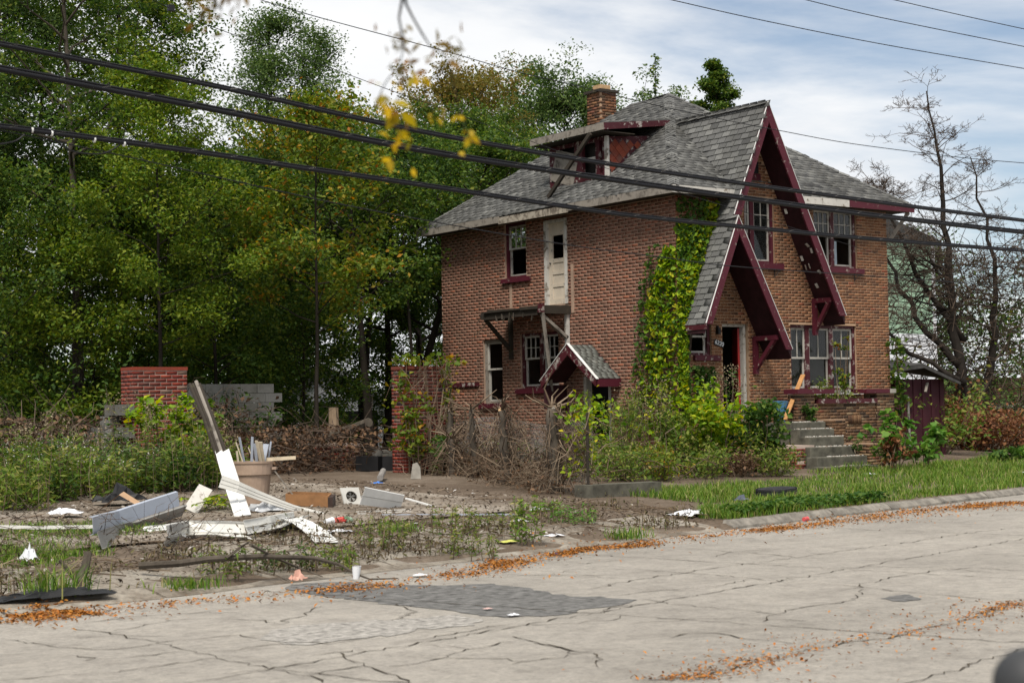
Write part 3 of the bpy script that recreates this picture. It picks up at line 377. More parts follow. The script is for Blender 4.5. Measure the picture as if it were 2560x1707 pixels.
# kerb stones along the grass
kerb = bpy.data.objects.new('kerb', None); COL.objects.link(kerb); kerb['_b'] = [0., 0., 0.]; kerb['kind'] = 'structure'
MT['concrete_k'] = M_flat('kerb_concrete', (.17, .155, .132), .9, .55, 5, bstr=.3); krng = random.Random(5); t = KERB_T
while t < 26:
    L = 1.85 if t > KERB_T else 1.0
    prof = [(-.03, -.05), (-.012, .04 + krng.uniform(-.015, .01)), (.04, .09 + krng.uniform(-.02, .012)), (.09, .118 + krng.uniform(-.012, .006)), (.19, .122), (.2, -.05)]
    mb = MB(); e = krng.uniform(0, .012); secs = [0, .04, .2, .4, .55, .75, .9, .985]
    rows = []
    for q in secs:
        sh = .5 if (q == 0 and t == KERB_T) else 1
        rows.append([(*ts_xy(t + q * L, s + e + krng.uniform(-.005, .005)), (z + krng.uniform(-.005, .003)) * sh if z > 0 else z) for s, z in prof])
    n = len(prof); vs = [p for r in rows for p in r]; fs = []
    for i in range(len(secs) - 1):
        for j in range(n - 1): fs.append((i * n + j, (i + 1) * n + j, (i + 1) * n + j + 1, i * n + j + 1))
    fs += [tuple(range(n)), tuple(range((len(secs) - 1) * n, len(secs) * n))]
    mb.add(vs, fs); mb.build('kerb_stone', MT['concrete_k'], kerb); t += L
# broken pavement slabs and the driveway pad
walk = bpy.data.objects.new('pavement', None); COL.objects.link(walk); walk['_b'] = [0., 0., 0.]; walk['kind'] = 'structure'
wr = random.Random(11)
def slab(t0, t1, s0, s1, lift=.015):
    mb = MB(); k = 5; pts = []
    for (ta, sa), (tb, sb) in zip([(t0, s0), (t1, s0), (t1, s1), (t0, s1)], [(t1, s0), (t1, s1), (t0, s1), (t0, s0)]):
        for i in range(k): f = i / k; pts.append((ta + (tb - ta) * f + wr.uniform(-.03, .03), sa + (sb - sa) * f + wr.uniform(-.03, .03)))
    tilt = wr.uniform(-.01, .01); tp = []; bt = []
    for (t, s) in pts:
        x, y = ts_xy(t, s); z = max(.006, float(np.interp(s, GS, GZ)) + lift + tilt * (t - t0)); tp.append((x, y, z)); bt.append((x, y, z - .1))
    n = len(tp); mb.add(tp + bt, [tuple(range(n))] + [(i, n + i, n + (i + 1) % n, (i + 1) % n) for i in range(n)]); mb.build('slab', MT['walk'], walk)
for i in range(9):
    t0 = -25 + i * 1.6
    slab(t0, t0 + 1.57, -.05, 1.25 + wr.uniform(-.1, .1)); 
    if i in (1, 2, 4, 5, 6, 7): slab(t0 + .1, t0 + 1.5, 1.35, 2.75 + wr.uniform(-.2, .2), .01)
strip_grid('driveway', np.arange(-19.5, -9.9, .6), np.array([2.85, 3.4, 4, 4.7, 5.4, 6, 7, 8, 9]), lambda t, s: float(np.interp(s, GS, GZ)) + .03, MT['pad'], .004)

# ---------------------------------------------------------------- the brick house
HX, HY = 6.8, 9.2
house = thing('brick_house', (3.4, 4.6, .5), 'abandoned brick house with steep maroon-trimmed front gable, slate roof and ivy on its corner', 'house')
mL = lambda u, v, n: (-n, u, v)
mF = lambda u, v, n: (u, -n, v)
RX, RZ = 2.213, 8.487            # ridge of the big front gable
gl = lambda z: RX - (RZ - z) / 2.306
gr = lambda z: RX + (RZ - z) / 2.015
OP_L = dict(up=(5.47, 6.36, 5.0, 6.36), door=(3.84, 4.72, 4.24, 6.27), low=(6.54, 7.36, 1.93, 3.53), dbl=(4.25, 5.78, 2.27, 3.61), b1=(6.88, 7.32, .72, 1.1), b2=(4.37, 4.88, .72, 1.1), side=(2.32, 3.3, .45, 2.5))
OP_F = dict(small=(.33, .97, 2.87, 3.62), door=(1.3, 2.1, 1.4, 3.57), big=(3.43, 5.63, 2.08, 3.59), mid=(2.05, 3.0, 4.97, 6.47), rt=(4.28, 5.74, 4.95, 6.36))
def wall_with_holes(name, mp, u0, u1, v0, v1, ops, mat, depth=.22):
    us = sorted({u0, u1, *[o[0] for o in ops], *[o[1] for o in ops]}); vs = sorted({v0, v1, *[o[2] for o in ops], *[o[3] for o in ops]})
    mb = MB()
    for a, b in zip(us, us[1:]):
        for c, d in zip(vs, vs[1:]):
            cu, cv = (a + b) / 2, (c + d) / 2
            if any(o[0] < cu < o[1] and o[2] < cv < o[3] for o in ops): continue
            mb.add([mp(a, c, 0), mp(b, c, 0), mp(b, d, 0), mp(a, d, 0)], [(0, 1, 2, 3)])
            mb.add([mp(a, c, -depth), mp(b, c, -depth), mp(b, d, -depth), mp(a, d, -depth)], [(0, 1, 2, 3)])
    for o in ops:
        a, b, c, d = o
        for p, q in (((a, c), (b, c)), ((b, c), (b, d)), ((b, d), (a, d)), ((a, d), (a, c))):
            mb.add([mp(*p, .004), mp(*q, .004), mp(*q, -depth), mp(*p, -depth)], [(0, 1, 2, 3)])
    return mb.build(name, mat, house)
def lay_bricks(wall, mp, u0, u1, v0, v1, L, H, j, ops, mat, seed, pick=None, inside=None, n=.0026):
    rng = np.random.default_rng(seed); rows = []; solo = []
    nr = int((v1 - v0) / H)
    for r in range(nr):
        a = v0 + r * H; b = a + H - j; off = (r % 2) * L / 2 + rng.uniform(-.006, .006)
        segs = [(u0, u1)]
        for o in ops:
            if o[2] < b - .01 and o[3] > a + .01:
                ns = []
                for s0, s1 in segs:
                    if o[1] <= s0 or o[0] >= s1: ns.append((s0, s1)); continue
                    if o[0] > s0: ns.append((s0, o[0]))
                    if o[1] < s1: ns.append((o[1], s1))
                segs = ns
        k0 = int(math.floor((u0 - off) / L)) - 1
        for k in range(k0, int((u1 - off) / L) + 2):
            p, q = off + k * L, off + (k + 1) * L - j
            for s0, s1 in segs:
                x, y = max(p, s0), min(q, s1)
                if y - x < .035: continue
                if inside and not inside((x + y) / 2, (a + b) / 2): continue
                row = (x, y, a + rng.uniform(-.002, .002), b + rng.uniform(-.002, .002), -.004, n + abs(rng.normal(0, .0012)))
                if pick and abs((y - x) - (L - j)) < .003 and pick((x + y) / 2, (a + b) / 2) and len(solo) < 300: solo.append(row)
                else: rows.append(row)
    o = link('brick_courses', boxes_mesh('brick_courses', rows, mp), mat, wall); o['kind'] = 'stuff'
    if solo:
        bm = boxes_mesh('brick', [(-(L - j) / 2, (L - j) / 2, -(H - j) / 2, (H - j) / 2, -.004, n)], mp)
        for r in solo: link('brick', bm, mat, wall, mp((r[0] + r[1]) / 2, (r[2] + r[3]) / 2, r[5] - n))
    return o
house_wall_l = wall_with_holes('side_wall', mL, 0, HY, .4, 6.42, list(OP_L.values()), MT['mortar_side']); house_wall_l['_b'] = house['_b']
house_wall_f = wall_with_holes('front_wall', mF, 0, HX, .4, 6.42, list(OP_F.values()), MT['mortar_front']); house_wall_f['_b'] = house['_b']
def fix(o): o['_b'] = [0., 0., 0.]; return o
# children of a wall share the house frame: wall meshes hold world coordinates with an inverse offset, so their own base is the origin
fix(house_wall_l); fix(house_wall_f)
mb = MB(); zt = 6.42; mb.add([mF(gl(zt) + .05, zt, 0), mF(gr(zt) - .05, zt, 0), mF(RX, RZ - .2, 0)], [(0, 1, 2)]); mb.build('gable_wall', MT['mortar_front'], house)
lay_bricks(house_wall_l, mL, .0, HY, .4, 6.4, .232, .0762, .0155, [*OP_L.values(), (5.3, 6.47, 4.88, 5.0), (6.39, 7.52, 1.8, 1.93), (4.14, 5.95, 2.13, 2.27)], MT['brick_side'], 1, pick=lambda u, v: .6 < u < 3.1 and 3.5 < v < 6.1)
lay_bricks(house_wall_f, mF, .0, HX, .4, 8.3, .2125, .0662, .0135, [*OP_F.values(), (1.95, 3.22, 4.84, 4.97), (4.14, 5.92, 4.83, 4.95)], MT['brick_front'], 2,
           inside=lambda u, v: v < 6.38 or (gl(v) + .1 < u < gr(v) - .1))
# other two walls, floors and inner partitions keep the rooms dark
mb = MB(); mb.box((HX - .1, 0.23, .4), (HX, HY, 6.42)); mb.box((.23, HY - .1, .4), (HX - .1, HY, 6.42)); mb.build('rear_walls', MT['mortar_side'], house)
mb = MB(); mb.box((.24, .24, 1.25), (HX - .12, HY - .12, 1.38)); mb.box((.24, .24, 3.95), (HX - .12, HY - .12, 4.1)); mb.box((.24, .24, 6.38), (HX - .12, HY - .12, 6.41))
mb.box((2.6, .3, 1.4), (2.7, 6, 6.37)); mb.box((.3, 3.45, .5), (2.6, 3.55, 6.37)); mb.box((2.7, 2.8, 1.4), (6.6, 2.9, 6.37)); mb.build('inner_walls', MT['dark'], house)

# ---- roof
EZ, OV = 6.5, .45
A3, B3 = Vector((3.4, 3.95, 9.57)), Vector((3.4, 5.4, 9.5))
roof = MB(); x0, x1, y0, y1 = -OV, HX + OV, -OV, HY + OV
gx0, gx1 = gl(6.5), gr(6.5)
roof.add([(x0, y0, EZ), (x0, y1, EZ), B3, A3], [(0, 1, 2, 3)])
roof.add([(x1, y0, EZ), (x1, y1, EZ), B3, A3], [(0, 3, 2, 1)]); roof.add([(x0, y1, EZ), (x1, y1, EZ), B3], [(0, 1, 2)])
fsl = (A3.z - EZ) / (A3.y - y0); fz = lambda y: EZ + (y - y0) * fsl
roof.add([(x0, y0, EZ), (gx0, y0, EZ), (gx0, .02, fz(.02)), A3], [(0, 1, 2, 3)]); roof.add([(gx0, .02, fz(.02)), (gx1, .02, fz(.02)), A3], [(0, 1, 2)])
roof.add([(gx1, .02, fz(.02)), (gx1, y0, EZ), (x1, y0, EZ), A3], [(0, 1, 2, 3)])
roof_o = fix(roof.build('roof', MT['shingle'], house))
lsl = (A3.z - EZ) / (A3.x - x0)
def pt_in(p, poly):
    x, y = p; c = False; n = len(poly)
    for i in range(n):
        a, b = poly[i], poly[(i + 1) % n]
        if (a[1] > y) != (b[1] > y) and x < (b[0] - a[0]) * (y - a[1]) / (b[1] - a[1] + 1e-12) + a[0]: c = not c
    return c
def shingle_set(parent, org, u, v, poly, w, e, mat, seed, solo=False, thick=.009, rag=.012, name='shingle'):
    """thin wedge shingles laid in rows: u along the eave, v up the slope, poly in (u,v)"""
    rng = np.random.default_rng(seed); org, u, v = Vector(org), Vector(u).normalized(), Vector(v).normalized(); nn = u.cross(v).normalized()
    if nn.z < 0: nn = -nn
    us = [p[0] for p in poly]; vs = [p[1] for p in poly]; V = []; F = []; objs = []
    r = 0; b = min(vs)
    R = Matrix((u, v, nn)).transposed()
    if solo:
        mbs = MB(); hw = w / 2 - .009; mbs.add([(-hw, 0, 0), (hw, 0, 0), (hw, 0, thick), (-hw, 0, thick), (-hw, e * 1.12, 0), (hw, e * 1.12, 0), (hw, e * 1.12, .002), (-hw, e * 1.12, .002)], [(0, 1, 2, 3), (3, 2, 6, 7), (0, 3, 7, 4), (1, 5, 6, 2)])
        sm = bpy.data.meshes.new(name); sm.from_pydata(mbs.v, [], mbs.f)
    while b < max(vs):
        off = (r % 2) * w / 2 + rng.uniform(-.04, .04); k = int((min(us) - off) / w) - 1
        while off + k * w < max(us):
            a0, a1 = off + k * w + .007, off + (k + 1) * w - .007; k += 1
            if not pt_in(((a0 + a1) / 2, b + e * .5), poly): continue
            a0, a1 = max(a0, min(us)), min(a1, max(us))
            sl = rng.normal(0, rag); th = thick * rng.uniform(.7, 1.5); dn = rng.uniform(-.006, .012); tw = rng.normal(0, .004)
            if solo and a1 - a0 > w * .9:
                o = link(name, sm, mat, None); o.matrix_world = Matrix.Translation(org + u * (a0 + a1) / 2 + v * (b - dn) + nn * .003) @ R.to_4x4() @ Matrix.Rotation(sl * .8, 4, 'Z')
                mwp = o.matrix_world.copy(); o.parent = parent; o.matrix_parent_inverse = Matrix.Identity(4); objs.append((o, mwp)); continue
            q = [org + u * a + v * c + nn * h for a, c, h in ((a0, b - dn + sl, .001), (a1, b - dn - sl, .001), (a1, b - dn - sl, th + tw), (a0, b - dn + sl, th - tw), (a0, b + e * 1.12, .001), (a1, b + e * 1.12, .001), (a1, b + e * 1.12, .003), (a0, b + e * 1.12, .003))]
            n = len(V); V += [tuple(p) for p in q]; F += [(n, n + 1, n + 2, n + 3), (n + 3, n + 2, n + 6, n + 7), (n, n + 3, n + 7, n + 4), (n + 1, n + 5, n + 6, n + 2)]
        b += e; r += 1
    if V:
        o = link('shingle_courses' if len(V) > 200 * 8 or not solo else name, np_mesh('shingle_courses', V, [np.array(F)]), mat, parent); o['kind'] = 'stuff'
    for o, mw in objs: o.matrix_parent_inverse = Matrix.Identity(4); o.matrix_basis = Matrix.Translation(-Vector((3.4, 4.6, .5)) + Vector((3.4, 4.6, .5))) @ mw
    return len(objs)
MT['shingle_house'] = MT['shingle']
lv = Vector((1, 0, lsl)); lvl = lv.length
shingle_set(roof_o, (x0, y0, EZ), (0, 1, 0), lv, [(0, 0), (y1 - y0, 0), (B3.y - y0, (A3.x - x0) * lvl), (A3.y - y0, (A3.x - x0) * lvl)], .30, .135, MT['shingle'], 4, rag=.022, thick=.02)
fv = Vector((0, 1, fsl)); fvl = fv.length
shingle_set(roof_o, (x0, y0, EZ), (1, 0, 0), fv, [(0, 0), (gx0 - x0, 0), (gx0 - x0, .47 * fvl), (gx1 - x0, .47 * fvl), (gx1 - x0, 0), (x1 - x0, 0), (A3.x - x0, (A3.y - y0) * fvl)], .30, .135, MT['shingle'], 5, rag=.016, thick=.02)
def caps(p, q, w, step, mat, parent, seed):
    rng = random.Random(seed); p, q = Vector(p), Vector(q); d = q - p; L = d.length; d.normalize(); n = int(L / step); mb = MB()
    side = d.cross(Vector((0, 0, 1))).normalized(); up = side.cross(d).normalized()
    for i in range(n):
        a = p + d * (i * step); b = p + d * ((i + 1.25) * step); h = .03 + rng.uniform(0, .012)
        mb.add([a - side * w + up * (h - .06), a + up * h, a + side * w + up * (h - .06), b - side * w + up * (h - .075), b + up * (h - .02), b + side * w + up * (h - .075)], [(0, 1, 4, 3), (1, 2, 5, 4), (0, 1, 2)])
    o = mb.build('hip_caps', mat, parent); o['kind'] = 'stuff'
for i, (p, q) in enumerate((((x0, y0, EZ), A3), ((x1, y0, EZ), A3), ((x0, y1, EZ), B3), (A3, B3))): caps(p, q, .13, .14, MT['shingle'], roof_o, i)
# eaves: fascia boards and soffits
MT['fascia_mix'] = M_peel('worn_cream_fascia', (.36, .32, .26), (.17, .14, .11), .46, .58, 6, .75)
def sag(t, a): return a * math.sin(t * math.pi)
mb = MB(); fb = []
for (ya, yb, dz_) in ((y0, 3.2, 0), (3.2, 5.95, -.035), (5.95, y1, .0)):
    m2 = MB(); m2.box((x0 - .03, ya + .004, EZ - .17 + dz_), (x0 + .004, yb - .004, EZ - .005 + dz_)); m2.build('fascia_board', MT['grey_wood'] if ya < 3 or ya > 5.5 else MT['fascia_mix'], house)
for xa, xb, mm in ((x0 - .03, gx0 + .05, 'white_worn'), (gx1 - .02, 5.0, 'white_worn'), (5.0, x1 + .03, 'maroon')):
    m2 = MB(); m2.box((xa, y0 - .032, EZ - .17), (xb - .004, y0 - .002, EZ - .005)); m2.build('fascia_board', MT[mm], house)
mb = MB(); mb.box((x0, y0 + .01, EZ - .15), (.0 - .03, y1, EZ - .13)); mb.box((0 - .03, y0 + .01, EZ - .15), (gx0, -.03, EZ - .13)); mb.box((gx1, y0 + .01, EZ - .15), (x1, -.03, EZ - .13)); mb.box((HX, -.03, EZ - .15), (x1, y1, EZ - .13))
mb.build('soffit', MT['dark_wood'], house)
m2 = MB(); m2.beam((x1 - .1, y0 + .05, EZ - .16), (HX + .02, -.02, 5.62), .06, .09); m2.build('eave_brace', MT['grey_wood'], house)

# ---- big front gable and entry gable
gable = fix(MB().box((RX - .02, -.6, RZ - .03), (RX + .02, 2.3, RZ - .01)).build('gable_roof', MT['shingle'], house))
YG, YE = -.65, -.8
EXA, EZA = gl(5.86), 5.86
er = lambda z: EXA + (EZA - z) / 1.854
def slope_slab(fn, poly, mat_top, name, th=.09):
    """poly of (Y,z) on a slope whose X is fn(z); returns top sheet and soffit sheet"""
    tp = [(fn(z), y, z) for y, z in poly]
    a = Vector((fn(5.0), 0, 5.0)); b = Vector((fn(6.0), 0, 6.0)); d = (b - a).normalized(); nv = Vector((d.z, 0, -d.x))
    nv = Vector((0, 0, -th * 2.2))                      # straight down keeps the two soffits from crossing at the ridge
    bt = [tuple(Vector(p) + nv) for p in tp]; n = len(tp)
    MB().add(tp, [tuple(range(n))]).build(name, mat_top, gable)
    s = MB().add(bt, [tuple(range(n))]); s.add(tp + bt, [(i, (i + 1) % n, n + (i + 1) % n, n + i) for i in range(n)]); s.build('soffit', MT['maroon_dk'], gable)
polyL = [(YG, RZ), (2.38, RZ), (0., 6.82), (0., 3.5), (YE, 3.5), (YE, EZA), (YG, EZA)]
slope_slab(gl, polyL, MT['shingle'], 'roof_slope')
slope_slab(gr, [(YG, RZ), (2.38, RZ), (0., 6.82), (0., 3.767), (YG, 3.767)], MT['shingle'], 'roof_slope')
slope_slab(er, [(YE, EZA), (0., EZA), (0., 2.97), (YE, 2.97)], MT['shingle'], 'roof_slope')
k_ = math.hypot(1, 1 / 2.306)
sv_ = Vector((1 / 2.306, 0, 1)); ns = shingle_set(gable, (gl(3.5), 0, 3.5), (0, -1, 0), sv_, [(-y, (z - 3.5) * k_) for y, z in polyL], .255, .148, MT['shingle'], 9, solo=True, thick=.022)
kr = math.hypot(1, 1 / 2.015)
shingle_set(gable, (gr(3.767), 0, 3.767), (0, -1, 0), Vector((-1 / 2.015, 0, 1)), [(-y, (z - 3.767) * kr) for y, z in [(YG, RZ), (2.38, RZ), (0., 6.82), (0., 3.767), (YG, 3.767)]], .255, .148, MT['shingle'], 10)
shingle_set(gable, (er(2.97), 0, 2.97), (0, -1, 0), Vector((-1 / 1.854, 0, 1)), [(-y, (z - 2.97) * math.hypot(1, 1 / 1.854)) for y, z in [(YE, EZA), (0., EZA), (0., 2.97), (YE, 2.97)]], .255, .148, MT['shingle'], 11)
caps((RX, YG, RZ), (RX, 2.3, RZ), .09, .17, MT['shingle'], gable, 77); caps((EXA, YE, EZA), (EXA, -.02, EZA), .07, .17, MT['shingle'], gable, 78)
# valley flashing
def barge(p, q, y, wdt, mat, inside, th=.045, name='bargeboard'):
    """board in the gable plane from p=(x,z) to q=(x,z), wdt towards inside"""
    p, q = Vector((p[0], 0, p[1])), Vector((q[0], 0, q[1])); d = (q - p).normalized(); nv = Vector((d.z, 0, -d.x))
    if nv.dot(Vector((inside[0], 0, inside[1])) - p) < 0: nv = -nv
    poly = [p, q, q + nv * wdt, p + nv * wdt]; poly = [Vector((c.x, y, c.z)) for c in poly]
    return MB().prism(poly, (0, -th, 0)).build(name, mat, gable)
cin = (2.6, 5.0)
def rake(apex, end_l, end_r, y, w, sl, sr, mat):
    # both legs meet on the vertical line through the apex
    ax, az = apex
    for (ex, ez), s, sg in ((end_l, sl, -1), (end_r, sr, 1)):
        c = math.hypot(1, 1 / s); dx = w * c             # horizontal width of the board
        dz = dx * s
        poly = [(ax, az), (ex, ez), (ex - sg * dx, ez), (ax, az - dz)]
        MB().prism([(px, y, pz) for px, pz in poly], (0, -.045, 0)).build('bargeboard', mat, gable)
        e = MB(); e.prism([(ax, y - .03, az + .008), (ex, y - .03, ez + .008), (ex + sg * .008, y - .03, ez + .02), (ax, y - .03, az + .03)], (0, -.022, 0)); e.build('drip_edge', MT['white_metal'], gable)
rake((RX, RZ), (gl(EZA + .05), EZA + .05), (gr(3.767), 3.767), YG, .185, 2.306, 2.015, MT['maroon'])
rake((EXA, EZA), (gl(3.5), 3.5), (er(2.97), 2.97), YE, .17, 2.306, 1.854, MT['maroon'])
MB().box((gl(3.5) - .02, YE - .04, 3.38), (gl(3.5) + .02, -.01, 3.49)).build('eave_board', MT['maroon_worn'], gable)
for X, zt, yo in ((er(3.28) - .2, 3.3, YE + .06), (gr(4.12) - .18, 4.2, YG + .06)):          # brackets under the rakes
    b = MB(); b.box((X - .05, -.1, zt - .85), (X + .05, -.005, zt)); b.build('bracket_post', MT['maroon'], gable)
    b = MB(); b.box((X - .045, yo, zt - .11), (X + .045, -.1, zt - .003)); b.build('bracket_arm', MT['maroon'], gable)
    b = MB(); b.beam((X, -.08, zt - .72), (X, yo + .08, zt - .1), .08, .09); b.build('bracket_brace', MT['maroon'], gable)
# broken soffit boards hanging under the big gable
hb = random.Random(4)
for i in range(8):
    z = hb.uniform(4.3, 6.3); y = hb.uniform(YG + .08, -.12); X = gr(z) - .15 - hb.uniform(0, .04)
    m2 = MB(); m2.box((-.06, -.03, 0), (.06, .03, .006), Matrix.Rotation(hb.uniform(.5, 1.3), 3, 'Y') @ Matrix.Rotation(hb.uniform(-.6, .6), 3, 'X'), (X, y, z)); m2.build('loose_board', MT['white_worn'], gable)
m2 = MB(); m2.box((2.28, -.03, 6.84), (2.58, .0, 6.99)); m2.build('vent_sill', MT['maroon'], gable)
m2 = MB(); m2.box((2.33, -.018, 7.0), (2.53, .0, 7.25)); m2.build('vent_opening', MT['black'], gable)
# ---- windows and doors
def window(mp, op, mull=(), upper_grid=(3, 2), lower_open=True, casing='maroon_worn', sill=None, dep=.1, sashes=1, panes_up=True, panes_low=False, meet=.52, label=None, low_grid=None):
    u0, u1, v0, v1 = op; c = .07
    m_ = MB(); m_.pbox(mp, u0, u0 + c, v0, v1, -dep - .05, -dep + .05); m_.pbox(mp, u1 - c, u1, v0, v1, -dep - .05, -dep + .05)
    m_.pbox(mp, u0 + c, u1 - c, v1 - c, v1, -dep - .05, -dep + .049); m_.pbox(mp, u0 + c, u1 - c, v0, v0 + .05, -dep - .05, -dep + .049)
    for q in mull: m_.pbox(mp, q - .06, q + .06, v0 + .05, v1 - c, -dep - .05, -dep + .046)
    w = fix(m_.build('window', MT[casing], house))
    if label: w['label'] = label
    cells = [u0 + c] + [x for q in mull for x in (q - .06, q + .06)] + [u1 - c]
    for a, b in zip(cells[0::2], cells[1::2]):
        vm = v0 + (v1 - v0) * meet; t = .045
        for (lo, hi, dn, grid, pane) in ((vm, v1 - c, 0.0, upper_grid, panes_up), (v0 + .05, vm + .045, -.035, low_grid, panes_low)):
            s = MB(); n0, n1 = -dep - .03 + dn, -dep + .012 + dn
            s.pbox(mp, a, a + t, lo, hi, n0, n1); s.pbox(mp, b - t, b, lo, hi, n0, n1); s.pbox(mp, a + t, b - t, hi - t, hi, n0, n1); s.pbox(mp, a + t, b - t, lo, lo + t, n0, n1)
            s.build('sash', MT['sash'], w)
            if grid:
                g = MB(); gu, gv = grid
                for i in range(1, gu): x = a + t + (b - a - 2 * t) * i / gu; g.pbox(mp, x - .009, x + .009, lo + t, hi - t, n0 + .008, n1 - .005)
                for i in range(1, gv): y = lo + t + (hi - lo - 2 * t) * i / gv; g.pbox(mp, a + t, b - t, y - .009, y + .009, n0 + .01, n1 - .007)
                if gu > 1 or gv > 1: g.build('glazing_bars', MT['sash'], w)
            if pane: MB().pbox(mp, a + t, b - t, lo + t, hi - t, n0 + .016, n0 + .02).build('pane', MT['glass'], w)
    if sill:
        a, b, lo, hi = sill; MB().pbox(mp, a, b, lo, hi, -.09, .075).build('sill', MT['maroon'], w)
    return w
window(mL, OP_L['up'], upper_grid=(3, 2), sill=(5.3, 6.46, 4.885, 4.997), casing='maroon')
window(mL, OP_L['low'], upper_grid=None, panes_up=False, sill=(6.39, 7.51, 1.81, 1.927), casing='grey_wood')
window(mL, OP_L['dbl'], mull=(5.0,), upper_grid=(3, 2), panes_up=False, sill=(4.15, 5.94, 2.14, 2.267), casing='maroon_worn')
window(mF, OP_F['small'], upper_grid=None, sill=(.42, 1.18, 2.745, 2.867), casing='maroon_worn', panes_up=False)
window(mF, OP_F['mid'], upper_grid=(2, 2), sill=(1.9, 3.22, 4.84, 4.967), casing='maroon', mull=(2.35,), panes_up=True, panes_low=True)
window(mF, OP_F['rt'], mull=(4.96,), upper_grid=(3, 2), sill=(4.14, 5.91, 4.83, 4.947), casing='maroon_worn', panes_up=True, panes_low=False)
window(mF, OP_F['big'], mull=(4.04, 4.83), upper_grid=(2, 1), casing='maroon_worn', panes_up=True, panes_low=True, meet=.48)
MB().pbox(mF, 3.3, 5.75, 1.97, 2.078, -.09, .09).build('sill', MT['white_worn'], house)
for k in ('b1', 'b2'):
    u0, u1, v0, v1 = OP_L[k]; w = fix(MB().pbox(mL, u0, u1, v1 - .05, v1, -.15, -.08).build('window', MT['maroon_worn'], house)); MB().pbox(mL, u0 + .02, u0 + .06, v0, v1 - .05, -.15, -.09).build('sash', MT['sash'], w)
MB().pbox(mL, 7.55, 8.94, 2.37, 2.465, -.02, .05).build('ledge', MT['maroon_worn'], house)
MB().pbox(mF, .26, 1.05, 1.74, 1.845, -.02, .1).build('ledge', MT['maroon_worn'], house)
MB().pbox(mL, 1.7, 2.25, 1.42, 1.5, -.02, .05).build('ledge', MT['maroon'], house)
cur = MB(); cur.add([(5.05 + .06 * i + .01 * math.sin(i * 2.3), .2 + .03 * math.sin(i * 1.9), z) for z in (5.02, 5.6) for i in range(5)], [(i, i + 1, i + 6, i + 5) for i in range(4)])
cur.build('torn_curtain', M_flat('pale_curtain', (.30, .36, .40), .9, .2, 5), house)
# balcony door
u0, u1, v0, v1 = OP_L['door']
d = fix(MB().pbox(mL, u0, u0 + .1, v0, v1, -.1, .02).pbox(mL, u1 - .12, u1, v0, v1, -.1, .03).pbox(mL, u0 + .1, u1 - .12, v1 - .08, v1, -.1, .02).build('door', MT['white_worn'], house))
d['label'] = 'cream panelled upper door with a broken window and no balcony'
a, b = u0 + .1, u1 - .12; s = MB(); n0, n1 = -.08, -.035
s.pbox(mL, a, a + .1, v0, v1 - .08, n0, n1); s.pbox(mL, b - .13, b, v0, v1 - .08, n0, n1)
for lo, hi in ((v0, v0 + .14), (v0 + .42, v0 + .5), (v0 + .72, v0 + .8), (v0 + 1.0, v0 + 1.1), (v1 - .38, v1 - .08)): s.pbox(mL, a + .1, b - .13, lo, hi, n0, n1 - .001)
s.build('door_leaf', MT['cream'], d)
for lo, hi in ((v0 + .14, v0 + .42), (v0 + .5, v0 + .72), (v0 + .8, v0 + 1.0)): MB().pbox(mL, a + .1, b - .13, lo, hi, n0 + .005, n1 - .018).build('door_panel', MT['cream'], d)
MB().tube([mL(b - .06, v0 + 1.0, -.04), mL(b - .06, v0 + 1.0, .0)], .022, 8).build('door_knob', MT['iron'], d)
# front door with its red leaf standing open
u0, u1, v0, v1 = OP_F['door']
d = fix(MB().pbox(mF, u0, u0 + .05, v0, v1, -.16, -.05).pbox(mF, u1 - .12, u1 - .05, v0, v1, -.16, -.04).pbox(mF, u0 + .05, u1 - .12, v1 - .06, v1, -.16, -.05).build('door', MT['sash'], house))
lf = MB(); lf.beam((u1 - .15, .16, (v0 + v1 - .07) / 2), (u1 + .24, .76, (v0 + v1 - .07) / 2), v1 - v0 - .1, .045, (1, 0, 0)); o = lf.build('door_leaf', MT['red_door'], d); o['label'] = 'red front door leaf swung open into the dark hall'
MB().pbox(mF, 1.36, 1.43, 3.24, 3.31, -.2, -.19).build('notice', M_flat('orange_red_notice', (.75, .06, .03), .7, .1, 3), d)
pl = fix(MB().box((-.145, -.012, -.065), (.145, 0, .065), Matrix.Rotation(math.radians(15), 3, 'Y'), (1.185, -.014, 3.13)).build('number_plate', MT['black'], house))
pl['label'] = 'tilted black house number plate reading 6220'
tx = bpy.data.curves.new('digits', 'FONT'); tx.body = '6220'; tx.size = .135; tx.align_x = 'CENTER'; tx.align_y = 'CENTER'; tx.extrude = .002
tmp = bpy.data.objects.new('digits_curve', tx); COL.objects.link(tmp); dgm = bpy.data.meshes.new_from_object(tmp.evaluated_get(bpy.context.evaluated_depsgraph_get())); bpy.data.objects.remove(tmp); bpy.data.curves.remove(tx)
to = bpy.data.objects.new('digits', dgm); COL.objects.link(to); dgm.materials.clear(); dgm.materials.append(M_flat('white_digit', (.75, .78, .8), .5, .05, 2, bstr=0)); to.parent = pl
to.matrix_basis = Matrix.Translation((1.185, -.030, 3.13)) @ Matrix.Rotation(math.radians(15), 4, 'Y') @ Matrix.Rotation(math.radians(90), 4, 'X')
MB().pbox(mF, 1.11, 1.18, 3.33, 3.47, .0, .09).pbox(mF, 1.125, 1.165, 3.47, 3.52, .0, .05).build('wall_lamp', MT['black'], house)
MB().tube([mF(.66, 3.3, .03), mF(.7, 3.15, .05), mF(.68, 2.95, .06), mF(.72, 2.72, .05)], .012, 6).build('hanging_trim', MT['white_worn'], house)
# flower-box irons under the sills
for X in (2.42, 2.95, 4.45, 5.6):
    zz = 4.83; MB().beam((X, -.03, zz), (X, -.03, zz - .18), .012, .012).beam((X, -.03, zz - .17), (X + .1, -.1, zz - .01), .012, .012).build('iron_bracket', MT['black'], house)
